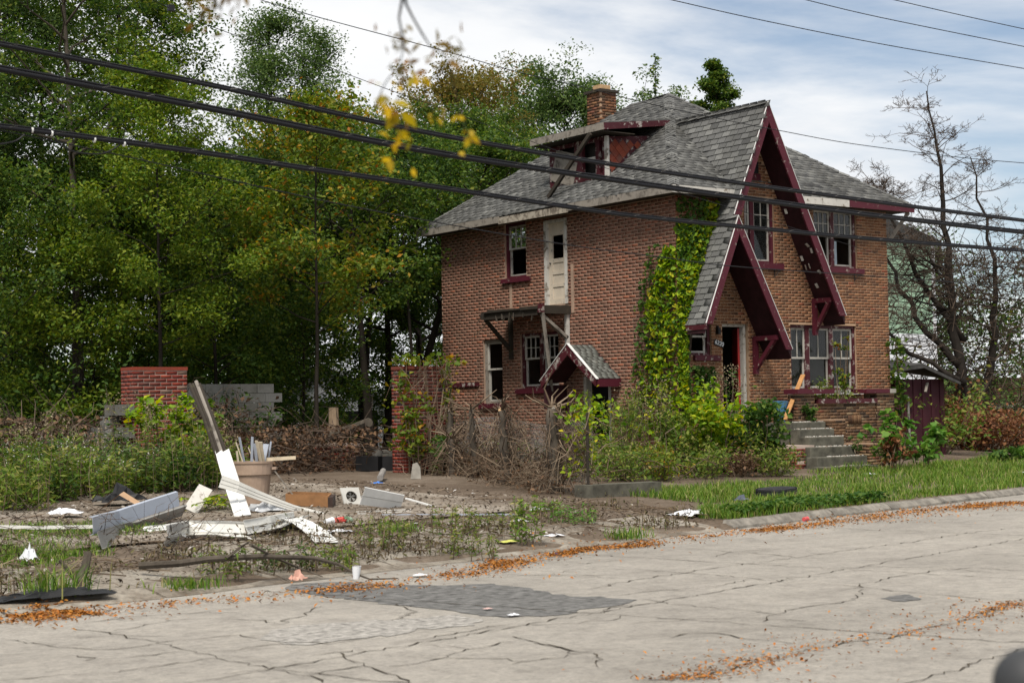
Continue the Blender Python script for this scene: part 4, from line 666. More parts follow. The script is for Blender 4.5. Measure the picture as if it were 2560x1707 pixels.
# ---- dormer
DX, DY0, DY1 = .31, 2.64, 4.82; lz = lambda x: EZ + (x - x0) * lsl
dorm = fix(MB().prism([(DX, DY0, lz(DX) - .03), (1.62, DY0, lz(1.62) - .03), (1.62, DY0, 8.17), (DX, DY0, 8.05)], (0, .05, 0)).build('dormer', MT['maroon_worn'], house))
drz = lambda x: 8.27 + (x + .06) * .135
dr = MB(); dr.prism([(-.06, DY0 - .3, drz(-.06)), (2.2, DY0 - .15, drz(2.2)), (2.2, DY1 + .15, drz(2.2)), (-.06, DY1 + .28, drz(-.06))], (0, 0, .035)); dr.build('dormer_roof', MT['shingle'], dorm)
MB().box((-.09, DY0 - .32, 8.13), (-.06, DY1 + .3, 8.29)).build('dormer_fascia', MT['grey_wood'], dorm)
MB().prism([(-.06, DY0 - .33, 8.13), (2.0, DY0 - .2, 8.42), (2.1, DY0 - .2, 8.56), (-.06, DY0 - .33, 8.29)], (0, .03, 0)).build('dormer_fascia', MT['maroon_worn'], dorm)
MB().box((-.05, DY0 - .28, 8.1), (.9, DY1 + .26, 8.12)).build('dormer_soffit', MT['dark_wood'], dorm)
fr = MB(); zb = lz(DX) + .02
for ya, yb in ((DY0, DY0 + .16), (DY0 + .28, DY0 + .42), (DY0 + .92, DY0 + 1.22), (DY1 - .22, DY1)): fr.box((DX - .03, ya, zb), (DX + .06, yb, 8.08))
fr.box((DX - .032, DY0 + .004, zb - .03), (DX + .062, DY1 - .004, zb + .08)); fr.box((DX - .028, DY0 + .01, 7.98), (DX + .058, DY1 - .01, 8.075)); fr.build('dormer_frame', MT['maroon_worn'], dorm)
MB().box((DX - .05, DY0 - .03, zb - .05), (DX + .02, DY0 + .07, 8.06)).build('corner_post', MT['white_worn'], dorm)
MB().box((DX - .02, DY0 + .45, 7.58), (DX + .03, DY0 + .9, 7.64)).build('meeting_rail', MT['white_worn'], dorm)
MB().box((-.02, -.48, -.38), (.0, .42, .38), Matrix.Rotation(math.radians(16), 3, 'X') @ Matrix.Rotation(.05, 3, 'Y'), (DX - .02, DY0 + 1.62, 7.52)).build('plywood_board', MT['grey_wood'], dorm)
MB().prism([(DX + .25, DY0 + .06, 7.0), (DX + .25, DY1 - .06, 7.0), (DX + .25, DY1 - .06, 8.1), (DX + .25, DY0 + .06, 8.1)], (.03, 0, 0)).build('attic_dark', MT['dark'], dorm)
MB().prism([(DX, DY1, lz(DX) - .03), (1.62, DY1, lz(1.62) - .03), (1.62, DY1, 8.17), (DX, DY1, 8.05)], (0, .05, 0)).build('cheek_wall', MT['maroon_worn'], dorm)
MB().beam((-.1, DY0 + .12, 8.1), (-.14, 4.36, lz(-.14) + .05), .07, .09).build('fallen_timber', MT['dark_wood'], dorm)
MT['diamond'] = M_pieces('red_diamond_shingle', [(0, (.17, .04, .025)), (.5, (.24, .06, .035)), (1, (.13, .035, .025))], grime=(.10, .07, .06), gscale=3)
dq = .115; rr = random.Random(3)
dmesh = MB(); dmesh.add([(-dq, 0, 0), (0, -.0, -dq), (dq, 0, 0), (0, 0, dq), (-dq, -.012, 0), (0, -.016, -dq), (dq, -.012, 0), (0, -.006, dq)], [(4, 5, 6, 7), (0, 1, 5, 4), (1, 2, 6, 5), (2, 3, 7, 6), (3, 0, 4, 7)])
dme = bpy.data.meshes.new('diamond_shingle'); dme.from_pydata([(a * .96, b, c * .96) for a, b, c in dmesh.v], [], dmesh.f)
for i in range(16):
    for j in range(14):
        x = DX + .1 + i * dq; z = 7.1 + j * dq
        if (i + j) % 2: continue
        if z - dq * .6 < lz(x) or z > 8.0 or x > 1.6: continue
        link('diamond_shingle', dme, MT['diamond'], dorm, (x, DY0 - .002, z))
# ---- chimney
CX0, CX1, CY0, CY1 = 2.9, 3.42, 6.03, 6.58
ch = fix(MB().box((CX0, CY0, 8.6), (CX1, CY1, 9.95)).build('chimney', MT['mortar_front'], house))
for mp, a, b in ((lambda u, v, n: (CX0 - n, u, v), CY0, CY1), (lambda u, v, n: (u, CY0 - n, v), CX0, CX1)):
    crr = np.random.default_rng(int(a * 100)); r = 0; z = 8.75
    while z < 9.9:
        off = (r % 2) * .1
        for k in range(-1, 4):
            p, q = max(a, a + off + k * .205 - .05), min(b, a + off + (k + 1) * .205 - .05 - .011)
            if q - p > .04: link('brick', boxes_mesh('brick', [(p, q, z, z + .062, -.003, .011 + crr.normal(0, .003))], mp), MT['brick_chim'], ch)
        z += .073; r += 1
MB().box((CX0 - .06, CY0 - .06, 9.93), (CX1 + .06, CY1 + .06, 10.0)).build('chimney_cap', MT['dark_wood'], ch)
MB().box((CX0 + .1, CY0 + .12, 10.0), (CX1 - .08, CY1 - .12, 10.15)).build('flue', M_flat('clay_flue', (.42, .28, .15), .9, .25, 6), ch)
# ---- rotten balcony, its brackets, and the prop
bal = fix(MB().box((-.85, 3.74, 3.98), (-.0, 3.80, 4.17)).build('balcony', MT['dark_wood'], house)); bal['label'] = 'rotten mossy balcony deck with its rail gone'
br_ = random.Random(8)
for i in range(7):
    xa = -.93 + i * .135; n_ = 5; y_ = 3.81
    while y_ < 6.05:
        L_ = br_.uniform(.5, 1.5); ye = min(6.24, y_ + L_)
        m2 = MB(); m2.box((0, 0, 0), (.13, ye - y_ - .015, br_.uniform(.03, .075)), Matrix.Rotation(br_.uniform(-.06, .06), 3, 'Y') @ Matrix.Rotation(br_.uniform(-.03, .03), 3, 'X'), (xa, y_, 4.11 + br_.uniform(-.03, .03))); m2.build('plank', MT['dark_wood'], bal); y_ = ye + br_.uniform(0, .06)
for i in range(9):
    y_ = br_.uniform(3.9, 6.2); MB().beam((-.9 + br_.uniform(-.03, .05), y_, 4.05), (-.92 + br_.uniform(-.06, .06), y_ + br_.uniform(-.08, .08), 3.95 - br_.uniform(.02, .16)), br_.uniform(.02, .07), .015).build('splinter', MT['dark_wood'], bal)
MB().beam((-.75, 6.0, 3.95), (-.95, 6.5, 3.5), .02, .02).build('splinter', MT['twig'], bal)
MB().box((-.88, 3.9, 3.95), (-.83, 6.2, 4.12), Matrix.Identity(3)).build('edge_beam', MT['dark_wood'], bal)
MB().box((-.84, 6.1, 3.95), (-.01, 6.17, 4.1)).build('end_beam', MT['dark_wood'], bal)
MB().box((-.93, 3.70, 4.0), (-.82, 3.82, 4.2)).build('corner_block', MT['maroon_worn'], bal)
for i, (Y, zb_, mm) in enumerate(((3.84, 3.2, 'grey_wood'), (6.1, 3.0, 'dark_wood'))):
    MB().box((-.09, Y - .05, zb_), (-.012, Y + .05, 3.98)).build('wall_post', MT[mm if i else 'white_worn'], bal)
    MB().beam((-.06, Y, zb_ + .22), (-.8, Y, 3.95), .07, .1, (0, 1, 0)).build('brace', MT[mm], bal)
MB().tube([(-.85, 3.74, 4.0), (-.55, 3.9, 2.75), (-.28, 4.1, 1.3), (-.16, 4.18, .5)], [.05, .045, .05, .05], 6).build('prop_pole', MT['grey_wood'], bal)
# torn mortar ghosts where posts stood
for Y, za, zb_ in ((3.66, 4.0, 5.15), (6.12, 4.15, 4.85)): MB().pbox(mL, Y - .05, Y + .05, za, zb_, .001, .017).build('mortar_scar', MT['mortar_side'], house)
# ---- side porch gable
PX, PY0, PY1, PYR, PZE, PZR = -.68, 1.98, 4.04, 3.0, 2.41, 3.22
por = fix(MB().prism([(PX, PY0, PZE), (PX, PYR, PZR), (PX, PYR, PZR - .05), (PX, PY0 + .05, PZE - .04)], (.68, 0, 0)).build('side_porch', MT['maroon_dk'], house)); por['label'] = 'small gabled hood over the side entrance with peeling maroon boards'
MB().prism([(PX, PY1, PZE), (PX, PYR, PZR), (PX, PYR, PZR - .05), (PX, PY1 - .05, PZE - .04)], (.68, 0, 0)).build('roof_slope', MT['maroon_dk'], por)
sl = Vector((0, PYR - PY0, PZR - PZE)); sll = sl.length
MT['shingle_green'] = M_pieces('grey_green_shingle', [(0, (.10, .105, .095)), (.5, (.145, .15, .135)), (1, (.115, .12, .105))], grime=(.22, .22, .20), gscale=2.2, gfac=(.55, .62))
shingle_set(por, (PX, PY0, PZE + .004), (1, 0, 0), sl, [(0, 0), (.68, 0), (.68, sll), (0, sll)], .17, .115, MT['shingle_green'], 21, thick=.01, rag=.004)
shingle_set(por, (PX, PY1, PZE + .004), (1, 0, 0), Vector((0, PYR - PY1, PZR - PZE)), [(0, 0), (.68, 0), (.68, sll), (0, sll)], .17, .115, MT['shingle_green'], 22, thick=.01, rag=.004)
for Ye in (PY0, PY1):
    sg = 1 if Ye > PYR else -1; dd = .2
    MB().prism([(PX, PYR, PZR), (PX, Ye, PZE), (PX, Ye - sg * .02, PZE - .17), (PX, PYR, PZR - .24)], (-.04, 0, 0)).build('bargeboard', MT['maroon_worn'], por)
    MB().prism([(PX + .02, PYR, PZR + .03), (PX + .02, Ye + sg * .03, PZE + .005), (PX + .02, Ye + sg * .03, PZE - .01), (PX + .02, PYR, PZR + .012)], (-.075, 0, 0)).build('drip_edge', MT['white_metal'], por)
MB().box((PX, PY0 - .03, PZE - .18), (-.01, PY0 + .0, PZE - .008)).build('eave_board', MT['maroon'], por)
MB().box((PX + .04, PY1 - .1, 1.75), (-.02, PY1 - .02, PZE - .1)).build('bracket', MT['maroon_dk'], por)
MB().pbox(mL, 3.2, 3.3, .5, 2.48, -.15, .02).pbox(mL, 2.32, 2.4, .5, 2.48, -.15, .02).build('door_jamb', MT['sash'], por)
# ---- front porch, steps
po = thing('front_porch', (3.4, -1.2, .4), 'front porch of dark brick parapets with crumbling concrete steps', 'porch')
MB().box((1.05, -1.02, .35), (3.2, -.03, 1.358)).box((3.2, -.7, .35), (5.8, -.03, 1.357)).build('porch_base', MT['concrete_dk'], po)
def bricked(name, parent, x0_, x1_, y_, z0_, z1_, dep, mat='brick_front', mort='mortar_front', L=.2125, H=.0662, j=.0105, seed=1, side=True, solo=False):
    core = MB().box((x0_, y_, z0_), (x1_, y_ + dep, z1_)).build(name, MT[mort], parent)
    rows = []; rg = np.random.default_rng(seed)
    mp = lambda u, v, n: (u, y_ - n, v)
    faces = [(mp, x0_, x1_)] + ([((lambda u, v, n: (x0_ - n, u, v)), y_, y_ + dep)] if side else [])
    core['_b'] = parent['_b'] if False else [0., 0., 0.]
    for mpp, a, b in faces:
        rows = []; r = 0; z = z0_
        while z + H < z1_ + .004:
            off = (r % 2) * L / 2
            for k in range(-1, int((b - a) / L) + 2):
                p, q = max(a, a + off + k * L), min(b, a + off + (k + 1) * L - j)
                if q - p > .03: rows.append((p, q, z, z + H - j, -.004, .005 + rg.normal(0, .002)))
            z += H; r += 1
        if solo:
            for rw in rows: link('brick', boxes_mesh('brick', [rw], mpp), MT[mat], core)
        elif rows:
            o = link('brick_courses', boxes_mesh('brick_courses', rows, mpp), MT[mat], core); o['kind'] = 'stuff'
    return core
MT['brick_porch'] = M_pieces('porch_brick', [(0, (.12, .065, .035)), (.25, (.085, .048, .03)), (.45, (.17, .10, .055)), (.6, (.05, .034, .025)), (.75, (.14, .075, .04)), (.9, (.21, .15, .09)), (.97, (.16, .06, .035))], grime=(.03, .026, .02), gscale=1.2, gfac=(.45, .7))
bricked('parapet_pier', po, 2.67, 3.2, -.92, 1.36, 1.98, .3, 'brick_porch', seed=31)
bricked('parapet_wall', po, 3.2, 5.25, -.9, .3, 1.76, .25, 'brick_porch', seed=32, side=False)
bricked('parapet_pier', po, 5.25, 5.84, -.93, .3, 1.98, .4, 'brick_porch', seed=33)
MB().box((2.62, -.98, 1.985), (3.8, -.55, 2.09)).build('coping', MT['maroon'], po)
MB().box((3.3, -.95, 1.765), (5.25, -.62, 1.865)).build('coping', MT['maroon_worn'], po)
MB().box((4.85, -.98, 1.985), (5.65, -.5, 2.085)).build('coping', MT['maroon'], po); MB().box((5.652, -.98, 1.985), (5.86, -.5, 2.083)).build('coping', MT['concrete'], po)
sb = MB()
for i in range(7): link('brick', boxes_mesh('brick', [(4.3 + i * .062, 4.3 + i * .062 + .052, 1.29, 1.49, 0, .024)], lambda u, v, n: (u, -.9 - n, v)), MT['brick_porch'], po)
for i, (z, y) in enumerate(((1.36, -1.25), (1.21, -1.5), (1.04, -1.78), (.83, -2.06), (.62, -2.34), (.42, -2.62))):
    st = MB(); xa, xb = (2.1, 3.2) if i < 3 else (2.15 - .1 * i, 3.28 + .03 * (i - 3)); rr_ = random.Random(i)
    st.box((xa, y, .2), (xb, y + .32 if i else -.93, z)); o = st.build('step', MT['concrete_dk'], po)
    bv = o.modifiers.new('edge', 'BEVEL'); bv.width = .02; bv.segments = 2
bricked('cheek_wall', po, 3.22, 3.75, -1.32, .4, 1.41, .4, 'brick_porch', seed=35); bricked('cheek_wall', po, 3.42, 3.92, -2.3, .2, .87, .95, 'brick_porch', seed=36)
bricked('cheek_wall', po, 1.6, 2.13, -1.9, .35, .87, .9, 'brick_red', 'mortar_red', seed=37)
cr_ = np.random.default_rng(8); cb = []
for i in range(420):
    k = cr_.integers(0, 6); z, y = ((1.36, -1.25), (1.21, -1.5), (1.04, -1.78), (.83, -2.06), (.62, -2.34), (.42, -2.62))[k]
    x = cr_.uniform(2.15, 3.25); yy = y + cr_.uniform(.01, .2); s_ = cr_.uniform(.008, .03); cb.append((x, x + s_, yy, yy + s_, z - .001, z + s_ * .7))
o = link('rubble_bits', boxes_mesh('rubble_bits', cb, lambda u, v, n: (u, v, n)), M_pieces('pale_rubble', [(0, (.35, .33, .30)), (.6, (.50, .48, .44)), (1, (.28, .2, .15))], bstr=0), po); o['kind'] = 'stuff'
bn = MB()
k = 14
for r_, z in ((.11, 1.37), (.19, 1.84)): bn.v += [(2.42 + r_ * math.cos(2 * math.pi * i / k), -.62 + r_ * math.sin(2 * math.pi * i / k), z) for i in range(k)]
bn.f += [(i, (i + 1) % k, k + (i + 1) % k, k + i) for i in range(k)] + [tuple(range(k))[::-1]]
tag(bn.build('blue_bucket', M_flat('blue_plastic', (.06, .17, .30), .45, .2, 3)), 'torn blue plastic bucket standing on the front porch', 'bucket')
tag(MB().beam((2.15, -1.02, 1.42), (3.35, -.45, 2.42), .1, .03).build('porch_plank', M_flat('orange_plank', (.38, .19, .07), .7, .25, 6)), 'orange-brown plank leaning over the porch coping', 'plank')

# ---------------------------------------------------------------- garage ruin
gar = thing('ruined_garage', (-9, 3, .55), 'roofless garage ruin of two red brick piers and grey block walls', 'garage')
GY = .6
def solo_pier(x0_, x1_, z1_, seed, dep=.5):
    c = MB().box((x0_, GY, .4), (x1_, GY + dep, z1_ - .004)).build('brick_pier', MT['mortar_red'], gar); fix(c); rg = np.random.default_rng(seed)
    for mpp, a, b in ((lambda u, v, n: (u, GY - n, v), x0_, x1_), (lambda u, v, n: (x0_ - n, u, v), GY, GY + dep)):
        z = .45; r = 0
        while z < z1_ - .07:
            off = (r % 2) * .1075
            for k in range(-1, int((b - a) / .215) + 2):
                p, q = max(a, a + off + k * .215), min(b, a + off + (k + 1) * .215 - .011)
                if q - p > .03: link('brick', boxes_mesh('brick', [(p, q, z, z + .0565, -.004, .005 + rg.normal(0, .002))], mpp), MT['brick_red'], c)
            z += .0672; r += 1
    MB().box((x0_ - .01, GY - .015, z1_ - .06), (x1_ + .01, GY + dep, z1_)).build('pier_cap', MT['brick_red'], c)
    return c
solo_pier(-12.33, -11.29, 2.6, 41); solo_pier(-6.65, -5.66, 2.63, 42)
def block_run(p, q, courses, z0_, seed, keep=lambda i, r: True):
    p, q = Vector((*p, 0)), Vector((*q, 0)); d = (q - p); L = d.length; d.normalize(); w = fix(MB().beam((*p.xy, z0_ + .08), (*q.xy, z0_ + .08), .17, .16).build('block_wall', MT['cmu'], gar)); rg = random.Random(seed)
    bm = MB().box((-.195, -.1, 0), (.195, .1, .192)); me = bpy.data.meshes.new('block'); me.from_pydata(bm.v, [], bm.f); ang = math.atan2(d.y, d.x)
    for r in range(courses):
        off = .2 * (r % 2)
        for i in range(int(L / .4) + 1):
            s = i * .4 + off
            if s > L - .1 or not keep(i, r): continue
            c = p + d * s; o = link('block', me, MT['cmu'], w, (c.x + rg.uniform(-.004, .004), c.y + rg.uniform(-.004, .004), z0_ + r * .2)); o.rotation_euler.z = ang + rg.uniform(-.006, .006)
block_run((-12.45, 1.15), (-12.45, 6.0), 9, .55, 1, lambda i, r: r < (7 if i < 1 else 5 if i < 3 else 3 if i < 6 else 4 if i < 9 else 2))
block_run((-12.43, .72), (-12.43, .9), 7, .55, 5)
block_run((-10.2, 5.1), (-7.0, 5.1), 9, .6, 2, lambda i, r: r < 9 or i < 5)
block_run((-5.75, 1.2), (-5.75, 3.4), 2, .55, 3)
bricked('red_side_wall', gar, -6.9, -5.9, 3.6, .5, 1.1, .2, 'brick_red', 'mortar_red', .215, .0672, .011, seed=44)

# ---------------------------------------------------------------- chain-link fence on a low concrete kerb wall
fen = thing('chain_link_fence', (-6.5, -3, .4), 'sagging rusty chain link fence overgrown with dead vines beside the house', 'fence')
F0, F1 = Vector((-7.35, -5.95, .5)), Vector((-5.75, .5, .52)); fd = F1 - F0; FL = fd.length; fdn = fd.normalized()
MT['galv'] = M_flat('rusty_galvanised', (.22, .205, .19), .6, .35, 12, .3, .1, .0)
for f_, hh in ((0, 1.15), (.5, 1.12), (1, 1.1)):
    p = F0 + fd * f_; MB().tube([(p.x, p.y, p.z - .15), (p.x + .01, p.y, p.z + hh)], .024, 8).build('fence_post', MT['dark_wood'], fen)
wv = []; wf = []; wm = MB(); H_ = 1.05; st = .075; nn_ = int(FL / st)
for i in range(-14, nn_):
    for sg in (0, 1):
        pts = []
        for k in range(15):
            s = i * st + k * st if not sg else i * st + (14 - k) * st
            if 0 <= s <= FL:
                q = F0 + fdn * s; sg_ = .06 * math.sin(s * 1.7 + k * .3); pts.append((q.x + .008 * (1 if (k + sg) % 2 else -1) + sg_, q.y, q.z + .02 + k * st * .95 - .08 * math.sin(s * 1.1) * (k / 15)))
        if len(pts) > 1: wm.tube(pts, .0042, 3, False)
wm.build('wire_mesh', MT['galv'], fen)['kind'] = 'stuff'
MB().box((-7.55, -6.15, .15), (-5.95, -5.85, .49), Matrix.Identity(3)).build('kerb_wall', MT['concrete_dk'], fen)

# ---------------------------------------------------------------- neighbours
def siding_wall(parent, p, q, z0_, z1_, lap, mat, name='siding_board'):
    p, q = Vector((*p, 0)), Vector((*q, 0)); d = (q - p).normalized(); n = Vector((d.y, -d.x, 0)); z = z0_
    while z < z1_:
        MB().add([(*(p + n * .025).xy, z), (*(q + n * .025).xy, z), (*(q + n * .004).xy, z + lap + .01), (*(p + n * .004).xy, z + lap + .01), (*p.xy, z), (*q.xy, z)], [(0, 1, 2, 3), (4, 5, 1, 0)]).build(name, mat, parent); z += lap
MT['green_sid'] = M_flat('pale_green_siding', (.25, .37, .26), .6, .08, .5, .3, 0)
MT['white_sid'] = M_flat('white_clapboard', (.68, .70, .73), .6, .06, .5, .3, 0)
nb = thing('neighbour_house', (24, 16, .6), 'tall pale green and white sided house behind the red shed', 'house')
NX, NY = 23.5, 12.4
MB().box((14.0, NY, .4), (NX, NY + 8, 7.6)).build('wall', MT['white_sid'], nb)
siding_wall(nb, (16.5, NY), (NX, NY), .5, 4.1, .16, MT['white_sid']); siding_wall(nb, (16.5, NY), (NX, NY), 4.25, 7.5, .19, MT['green_sid'])
MB().box((14, NY - .04, 4.1), (NX + .05, NY - .001, 4.25)).build('trim_board', MT['white_sid'], nb); MB().box((NX - .14, NY - .045, .5), (NX + .03, NY - .002, 7.6)).build('corner_board', MT['white_sid'], nb)
MB().prism([(13.5, NY - .2, 7.6), (23.8, NY - .2, 7.6), (19.5, NY - .4, 8.6)], (0, 8.6, 0)).build('roof', MT['shingle'], nb)
sh = thing('garden_shed', (9.3, 1.9, .6), 'dark maroon plank shed with a sagging tar-paper roof beside the house', 'shed')
MT['shed'] = M_peel('shed_paint', (.045, .008, .014), (.07, .03, .025), .6, .8, 3, .75)
for i in range(11): MB().box((8.0 + i * .17, .9 + (.02 if i % 2 else .0), .4), (8.0 + i * .17 + .162, .95 + (.02 if i % 2 else 0), 2.35)).build('plank', MT['shed'], sh)
MB().box((8.0, .98, .4), (8.05, 3.2, 2.4)).box((9.82, .98, .4), (9.87, 3.2, 2.2)).box((8.06, 3.15, .4), (9.82, 3.2, 2.4)).build('side_walls', MT['shed'], sh)
MB().add([(7.45, .6, 2.62), (8.7, .55, 2.72), (10.15, .6, 2.28), (7.45, 3.4, 2.9), (8.7, 3.4, 3.1), (10.15, 3.4, 2.7)], [(0, 1, 4, 3), (1, 2, 5, 4)]).prism([(7.45, .6, 2.5), (8.7, .55, 2.62), (10.15, .6, 2.2), (10.15, .6, 2.27), (8.7, .55, 2.71), (7.45, .6, 2.61)], (0, .04, 0)).build('roof', M_flat('torn_tar_paper', (.05, .048, .046), .9, .4, 6), sh)
MB().beam((9.1, .8, 2.25), (8.9, .7, 2.02), .06, .04).build('loose_board', MT['grey_wood'], sh)
wh = thing('white_outbuilding', (4.2, 23, .6), 'small white clapboard outbuilding among the tree trunks', 'outbuilding')
qa, qb = (2.0, 22.9), (5.2, 20.6)
dq_ = Vector((qb[0] - qa[0], qb[1] - qa[1], 0)).normalized(); nq = Vector((dq_.y, -dq_.x, 0))
MB().prism([(qa[0], qa[1], .4), (qb[0], qb[1], .4), (qb[0], qb[1], 2.35), ((qa[0] + qb[0]) / 2, (qa[1] + qb[1]) / 2, 3.35), (qa[0], qa[1], 2.35)], tuple(-nq * 4)).build('wall', MT['white_sid'], wh)
siding_wall(wh, qa, qb, 1.0, 2.3, .2, MT['white_sid'])
mid = Vector(((qa[0] + qb[0]) / 2, (qa[1] + qb[1]) / 2, 3.42))
for e in (qa, qb):
    ev = Vector((*e, 2.28)); o_ = (ev - mid).normalized() * .5; MB().prism([mid, ev + o_, ev + o_ + Vector((0, 0, .1)), mid + Vector((0, 0, .1))], tuple(nq * .35)).prism([mid - nq * 4, ev + o_ - nq * 4, ev + o_ - nq * 4 + Vector((0, 0, .1)), mid - nq * 4 + Vector((0, 0, .1))], tuple(nq * 4.0)).build('roof_edge', MT['white_sid'], wh)
MB().prism([tuple(Vector((qb[0], qb[1], .4)) - dq_ * 1.5 + nq * .02), tuple(Vector((qb[0], qb[1], .4)) - dq_ * .2 + nq * .02), tuple(Vector((qb[0], qb[1], 1.85)) - dq_ * .2 + nq * .02), tuple(Vector((qb[0], qb[1], 1.85)) - dq_ * 1.5 + nq * .02)], tuple(nq * .02)).build('doorway', MT['black'], wh)
la = thing('lattice_porch_house', (42, 23.5, .7), 'distant brick porch with white lattice skirting beyond the bare tree', 'house')
LX, LY = 40.0, 24.5
MB().box((LX, LY, .5), (LX + 14, LY + 6, 3.0)).build('wall', M_flat('far_brick', (.13, .06, .045), .9, .2, 2), la); MB().box((LX - .5, LY - 2.2, 1.5), (LX + 14, LY - .01, 1.75)).build('porch_floor', MT['concrete'], la)
for i in range(4): MB().box((LX - .3 + i * 2.4, LY - 2.15, .5), (LX + .1 + i * 2.4, LY - 1.8, 1.5)).box((LX - .3 + i * 2.4, LY - 2.15, 1.76), (LX + .0 + i * 2.4, LY - 1.85, 3.0)).build('porch_pier', M_flat('far_brick_pier', (.14, .06, .045), .9, .2, 2), la)
lt = MB()
for i in range(60):
    x = LX + i * .22
    lt.beam((x, LY - 2.0, .6), (x + .85, LY - 2.0, 1.45), .02, .05, (0, 1, 0)); lt.beam((x + .85, LY - 2.03, .6), (x, LY - 2.03, 1.45), .02, .05, (0, 1, 0))
lt.build('lattice', MT['white_sid'], la)
# ---------------------------------------------------------------- vegetation tools
def leaf_mesh(name, C, size, seed, up=.5, asp=.55, droop=.0, sizevar=.35, T=None):
    """one folded leaf (two triangles) per centre"""
    rng = np.random.default_rng(seed); C = np.asarray(C, float); n = len(C)
    nn = rng.normal(0, 1, (n, 3)); nn[:, 2] = np.abs(nn[:, 2]) + up; nn /= np.linalg.norm(nn, axis=1)[:, None]
    if T is None: t = rng.normal(0, 1, (n, 3)); t[:, 2] -= droop
    else: t = T + rng.normal(0, .3, (n, 3))
    t -= nn * (t * nn).sum(1)[:, None]; t /= np.linalg.norm(t, axis=1)[:, None] + 1e-9; b = np.cross(nn, t)
    L = (np.asarray(size) * (1 + rng.uniform(-sizevar, sizevar, n)))[:, None]; W = L * asp
    fold = nn * (W * .22)
    V = np.empty((n, 4, 3)); V[:, 0] = C - t * L * .5; V[:, 1] = C + b * W * .5 + fold; V[:, 2] = C + t * L * .5; V[:, 3] = C - b * W * .5 + fold
    i = np.arange(n)[:, None] * 4
    return np_mesh(name, V.reshape(-1, 3), [np.concatenate([i + np.array([0, 1, 2]), i + np.array([0, 2, 3])])])
def scatter(centres, per, spread, seed, flat=.7):
    rng = np.random.default_rng(seed); C = np.repeat(np.asarray([c[:3] for c in centres], float), per, 0)
    s = np.repeat(np.asarray([c[3] if len(c) > 3 else 1 for c in centres], float), per)[:, None]
    d = rng.normal(0, 1, C.shape); d /= np.linalg.norm(d, axis=1)[:, None] + 1e-9; r = rng.random((len(C), 1)) ** .55
    return C + d * r * s * spread * np.array([1, 1, flat])
def skeleton(base, H, seed, lo=.3, spread=2.6, n_limb=16, up=.55, lean=(0, 0), r0=.16, prof=None, sub=4, wander=.25, forks=0, multi=None):
    rng = random.Random(seed); B = Vector(base); tubes = []; cl = []
    prof = prof or (lambda f: math.sin(math.pi * min(1, max(.08, (f * .86 + .14)))) ** .6)
    stems = multi or [(lean[0], lean[1], 1.0)]
    for (lx, ly, hs) in stems:
        h = H * hs; k = 9; pts = []; wx = wy = 0
        for i in range(k + 1):
            f = i / k; wx += rng.uniform(-1, 1) * wander * (.3 if i < 3 else 1) * h / 40; wy += rng.uniform(-1, 1) * wander * (.3 if i < 3 else 1) * h / 40
            pts.append(B + Vector((lx * f ** 1.2 + wx, ly * f ** 1.2 + wy, h * f - (.3 if i == 0 else 0))))
        rad = [r0 * hs * (1 - .95 * (i / k) ** .75) * (1.45 if i == 0 else 1) * .85 + .006 for i in range(k + 1)]
        tubes.append((pts, rad, 7))
        nl = int(n_limb / len(stems)) if len(stems) > 1 else n_limb
        for i in range(nl):
            f = lo + (1 - lo) * (i + rng.random()) / nl; q = f * k; a = int(min(k - 1, q)); p = pts[a].lerp(pts[a + 1], q - a)
            g = (f - lo) / (1 - lo); L = spread * prof(g) * rng.uniform(.7, 1.2); az = i * 2.39996 + rng.uniform(-.5, .5); e = up * (.5 + .8 * g) + rng.uniform(-.15, .2)
            d = Vector((math.cos(az) * math.cos(e), math.sin(az) * math.cos(e), math.sin(e))); lp = [p]
            for s in range(1, 5): lp.append(p + d * L * s / 4 + Vector((rng.uniform(-1, 1) * .06 * L, rng.uniform(-1, 1) * .06 * L, L * .10 * (s / 4) ** 2 + rng.uniform(-.03, .03) * L)))
            rr = max(.014, r0 * hs * .42 * (1 - f * .7)); tubes.append((lp, [rr, rr * .7, rr * .5, rr * .33, .007], 5))
            cl.append((*lp[4], 1.0))
            for s in range(sub):
                w = rng.uniform(.3, .95) * 4; ia = int(min(3, w)); sp = lp[ia].lerp(lp[ia + 1], w - ia); aa = az + rng.choice((-1, 1)) * rng.uniform(.5, 1.3); ee = e + rng.uniform(-.4, .5)
                sd = Vector((math.cos(aa) * math.cos(ee), math.sin(aa) * math.cos(ee), math.sin(ee))); sl = L * rng.uniform(.3, .55); ep = sp + sd * sl
                tubes.append(([sp, sp.lerp(ep, .5) + Vector((0, 0, .05 * sl)), ep], [rr * .35, rr * .22, .005], 4)); cl.append((*ep, rng.uniform(.7, 1.1))); cl.append((*sp.lerp(ep, .45), rng.uniform(.5, .9)))
        cl.append((*pts[-1], .9)); cl.append((*pts[-2], .9))
    return tubes, cl
def tubes_build(tubes, name, mat, parent):
    mb = MB()
    for pts, rad, k in tubes: mb.tube(pts, rad, k, False)
    return mb.build(name, mat, parent, smooth=True)
def tree(name, label, base, H, seed, leaf='lf_mid', size=.13, per=42, clump=.55, group='trees of the overgrown lot', bark='bark', cat='tree', flat=.7, asp=.55, up_l=.5, droop=0, crown_name='crown', **kw):
    base = (base[0], base[1], gh(base[0], base[1]))
    root = thing(name, base, label, cat, group); kw['n_limb'] = int(kw.get('n_limb', 16) * 1.3); tb, cl = skeleton(base, H, seed, **kw)
    tubes_build(tb, 'trunk', MT[bark], root)
    C = scatter(cl, int(per * (1.75 if size < .145 and H > 8.5 else 2.2)), clump, seed + 1, flat)
    link(crown_name, leaf_mesh(crown_name, C, size * .78, seed + 2, up_l, asp, droop), MT[leaf], root)
    return root
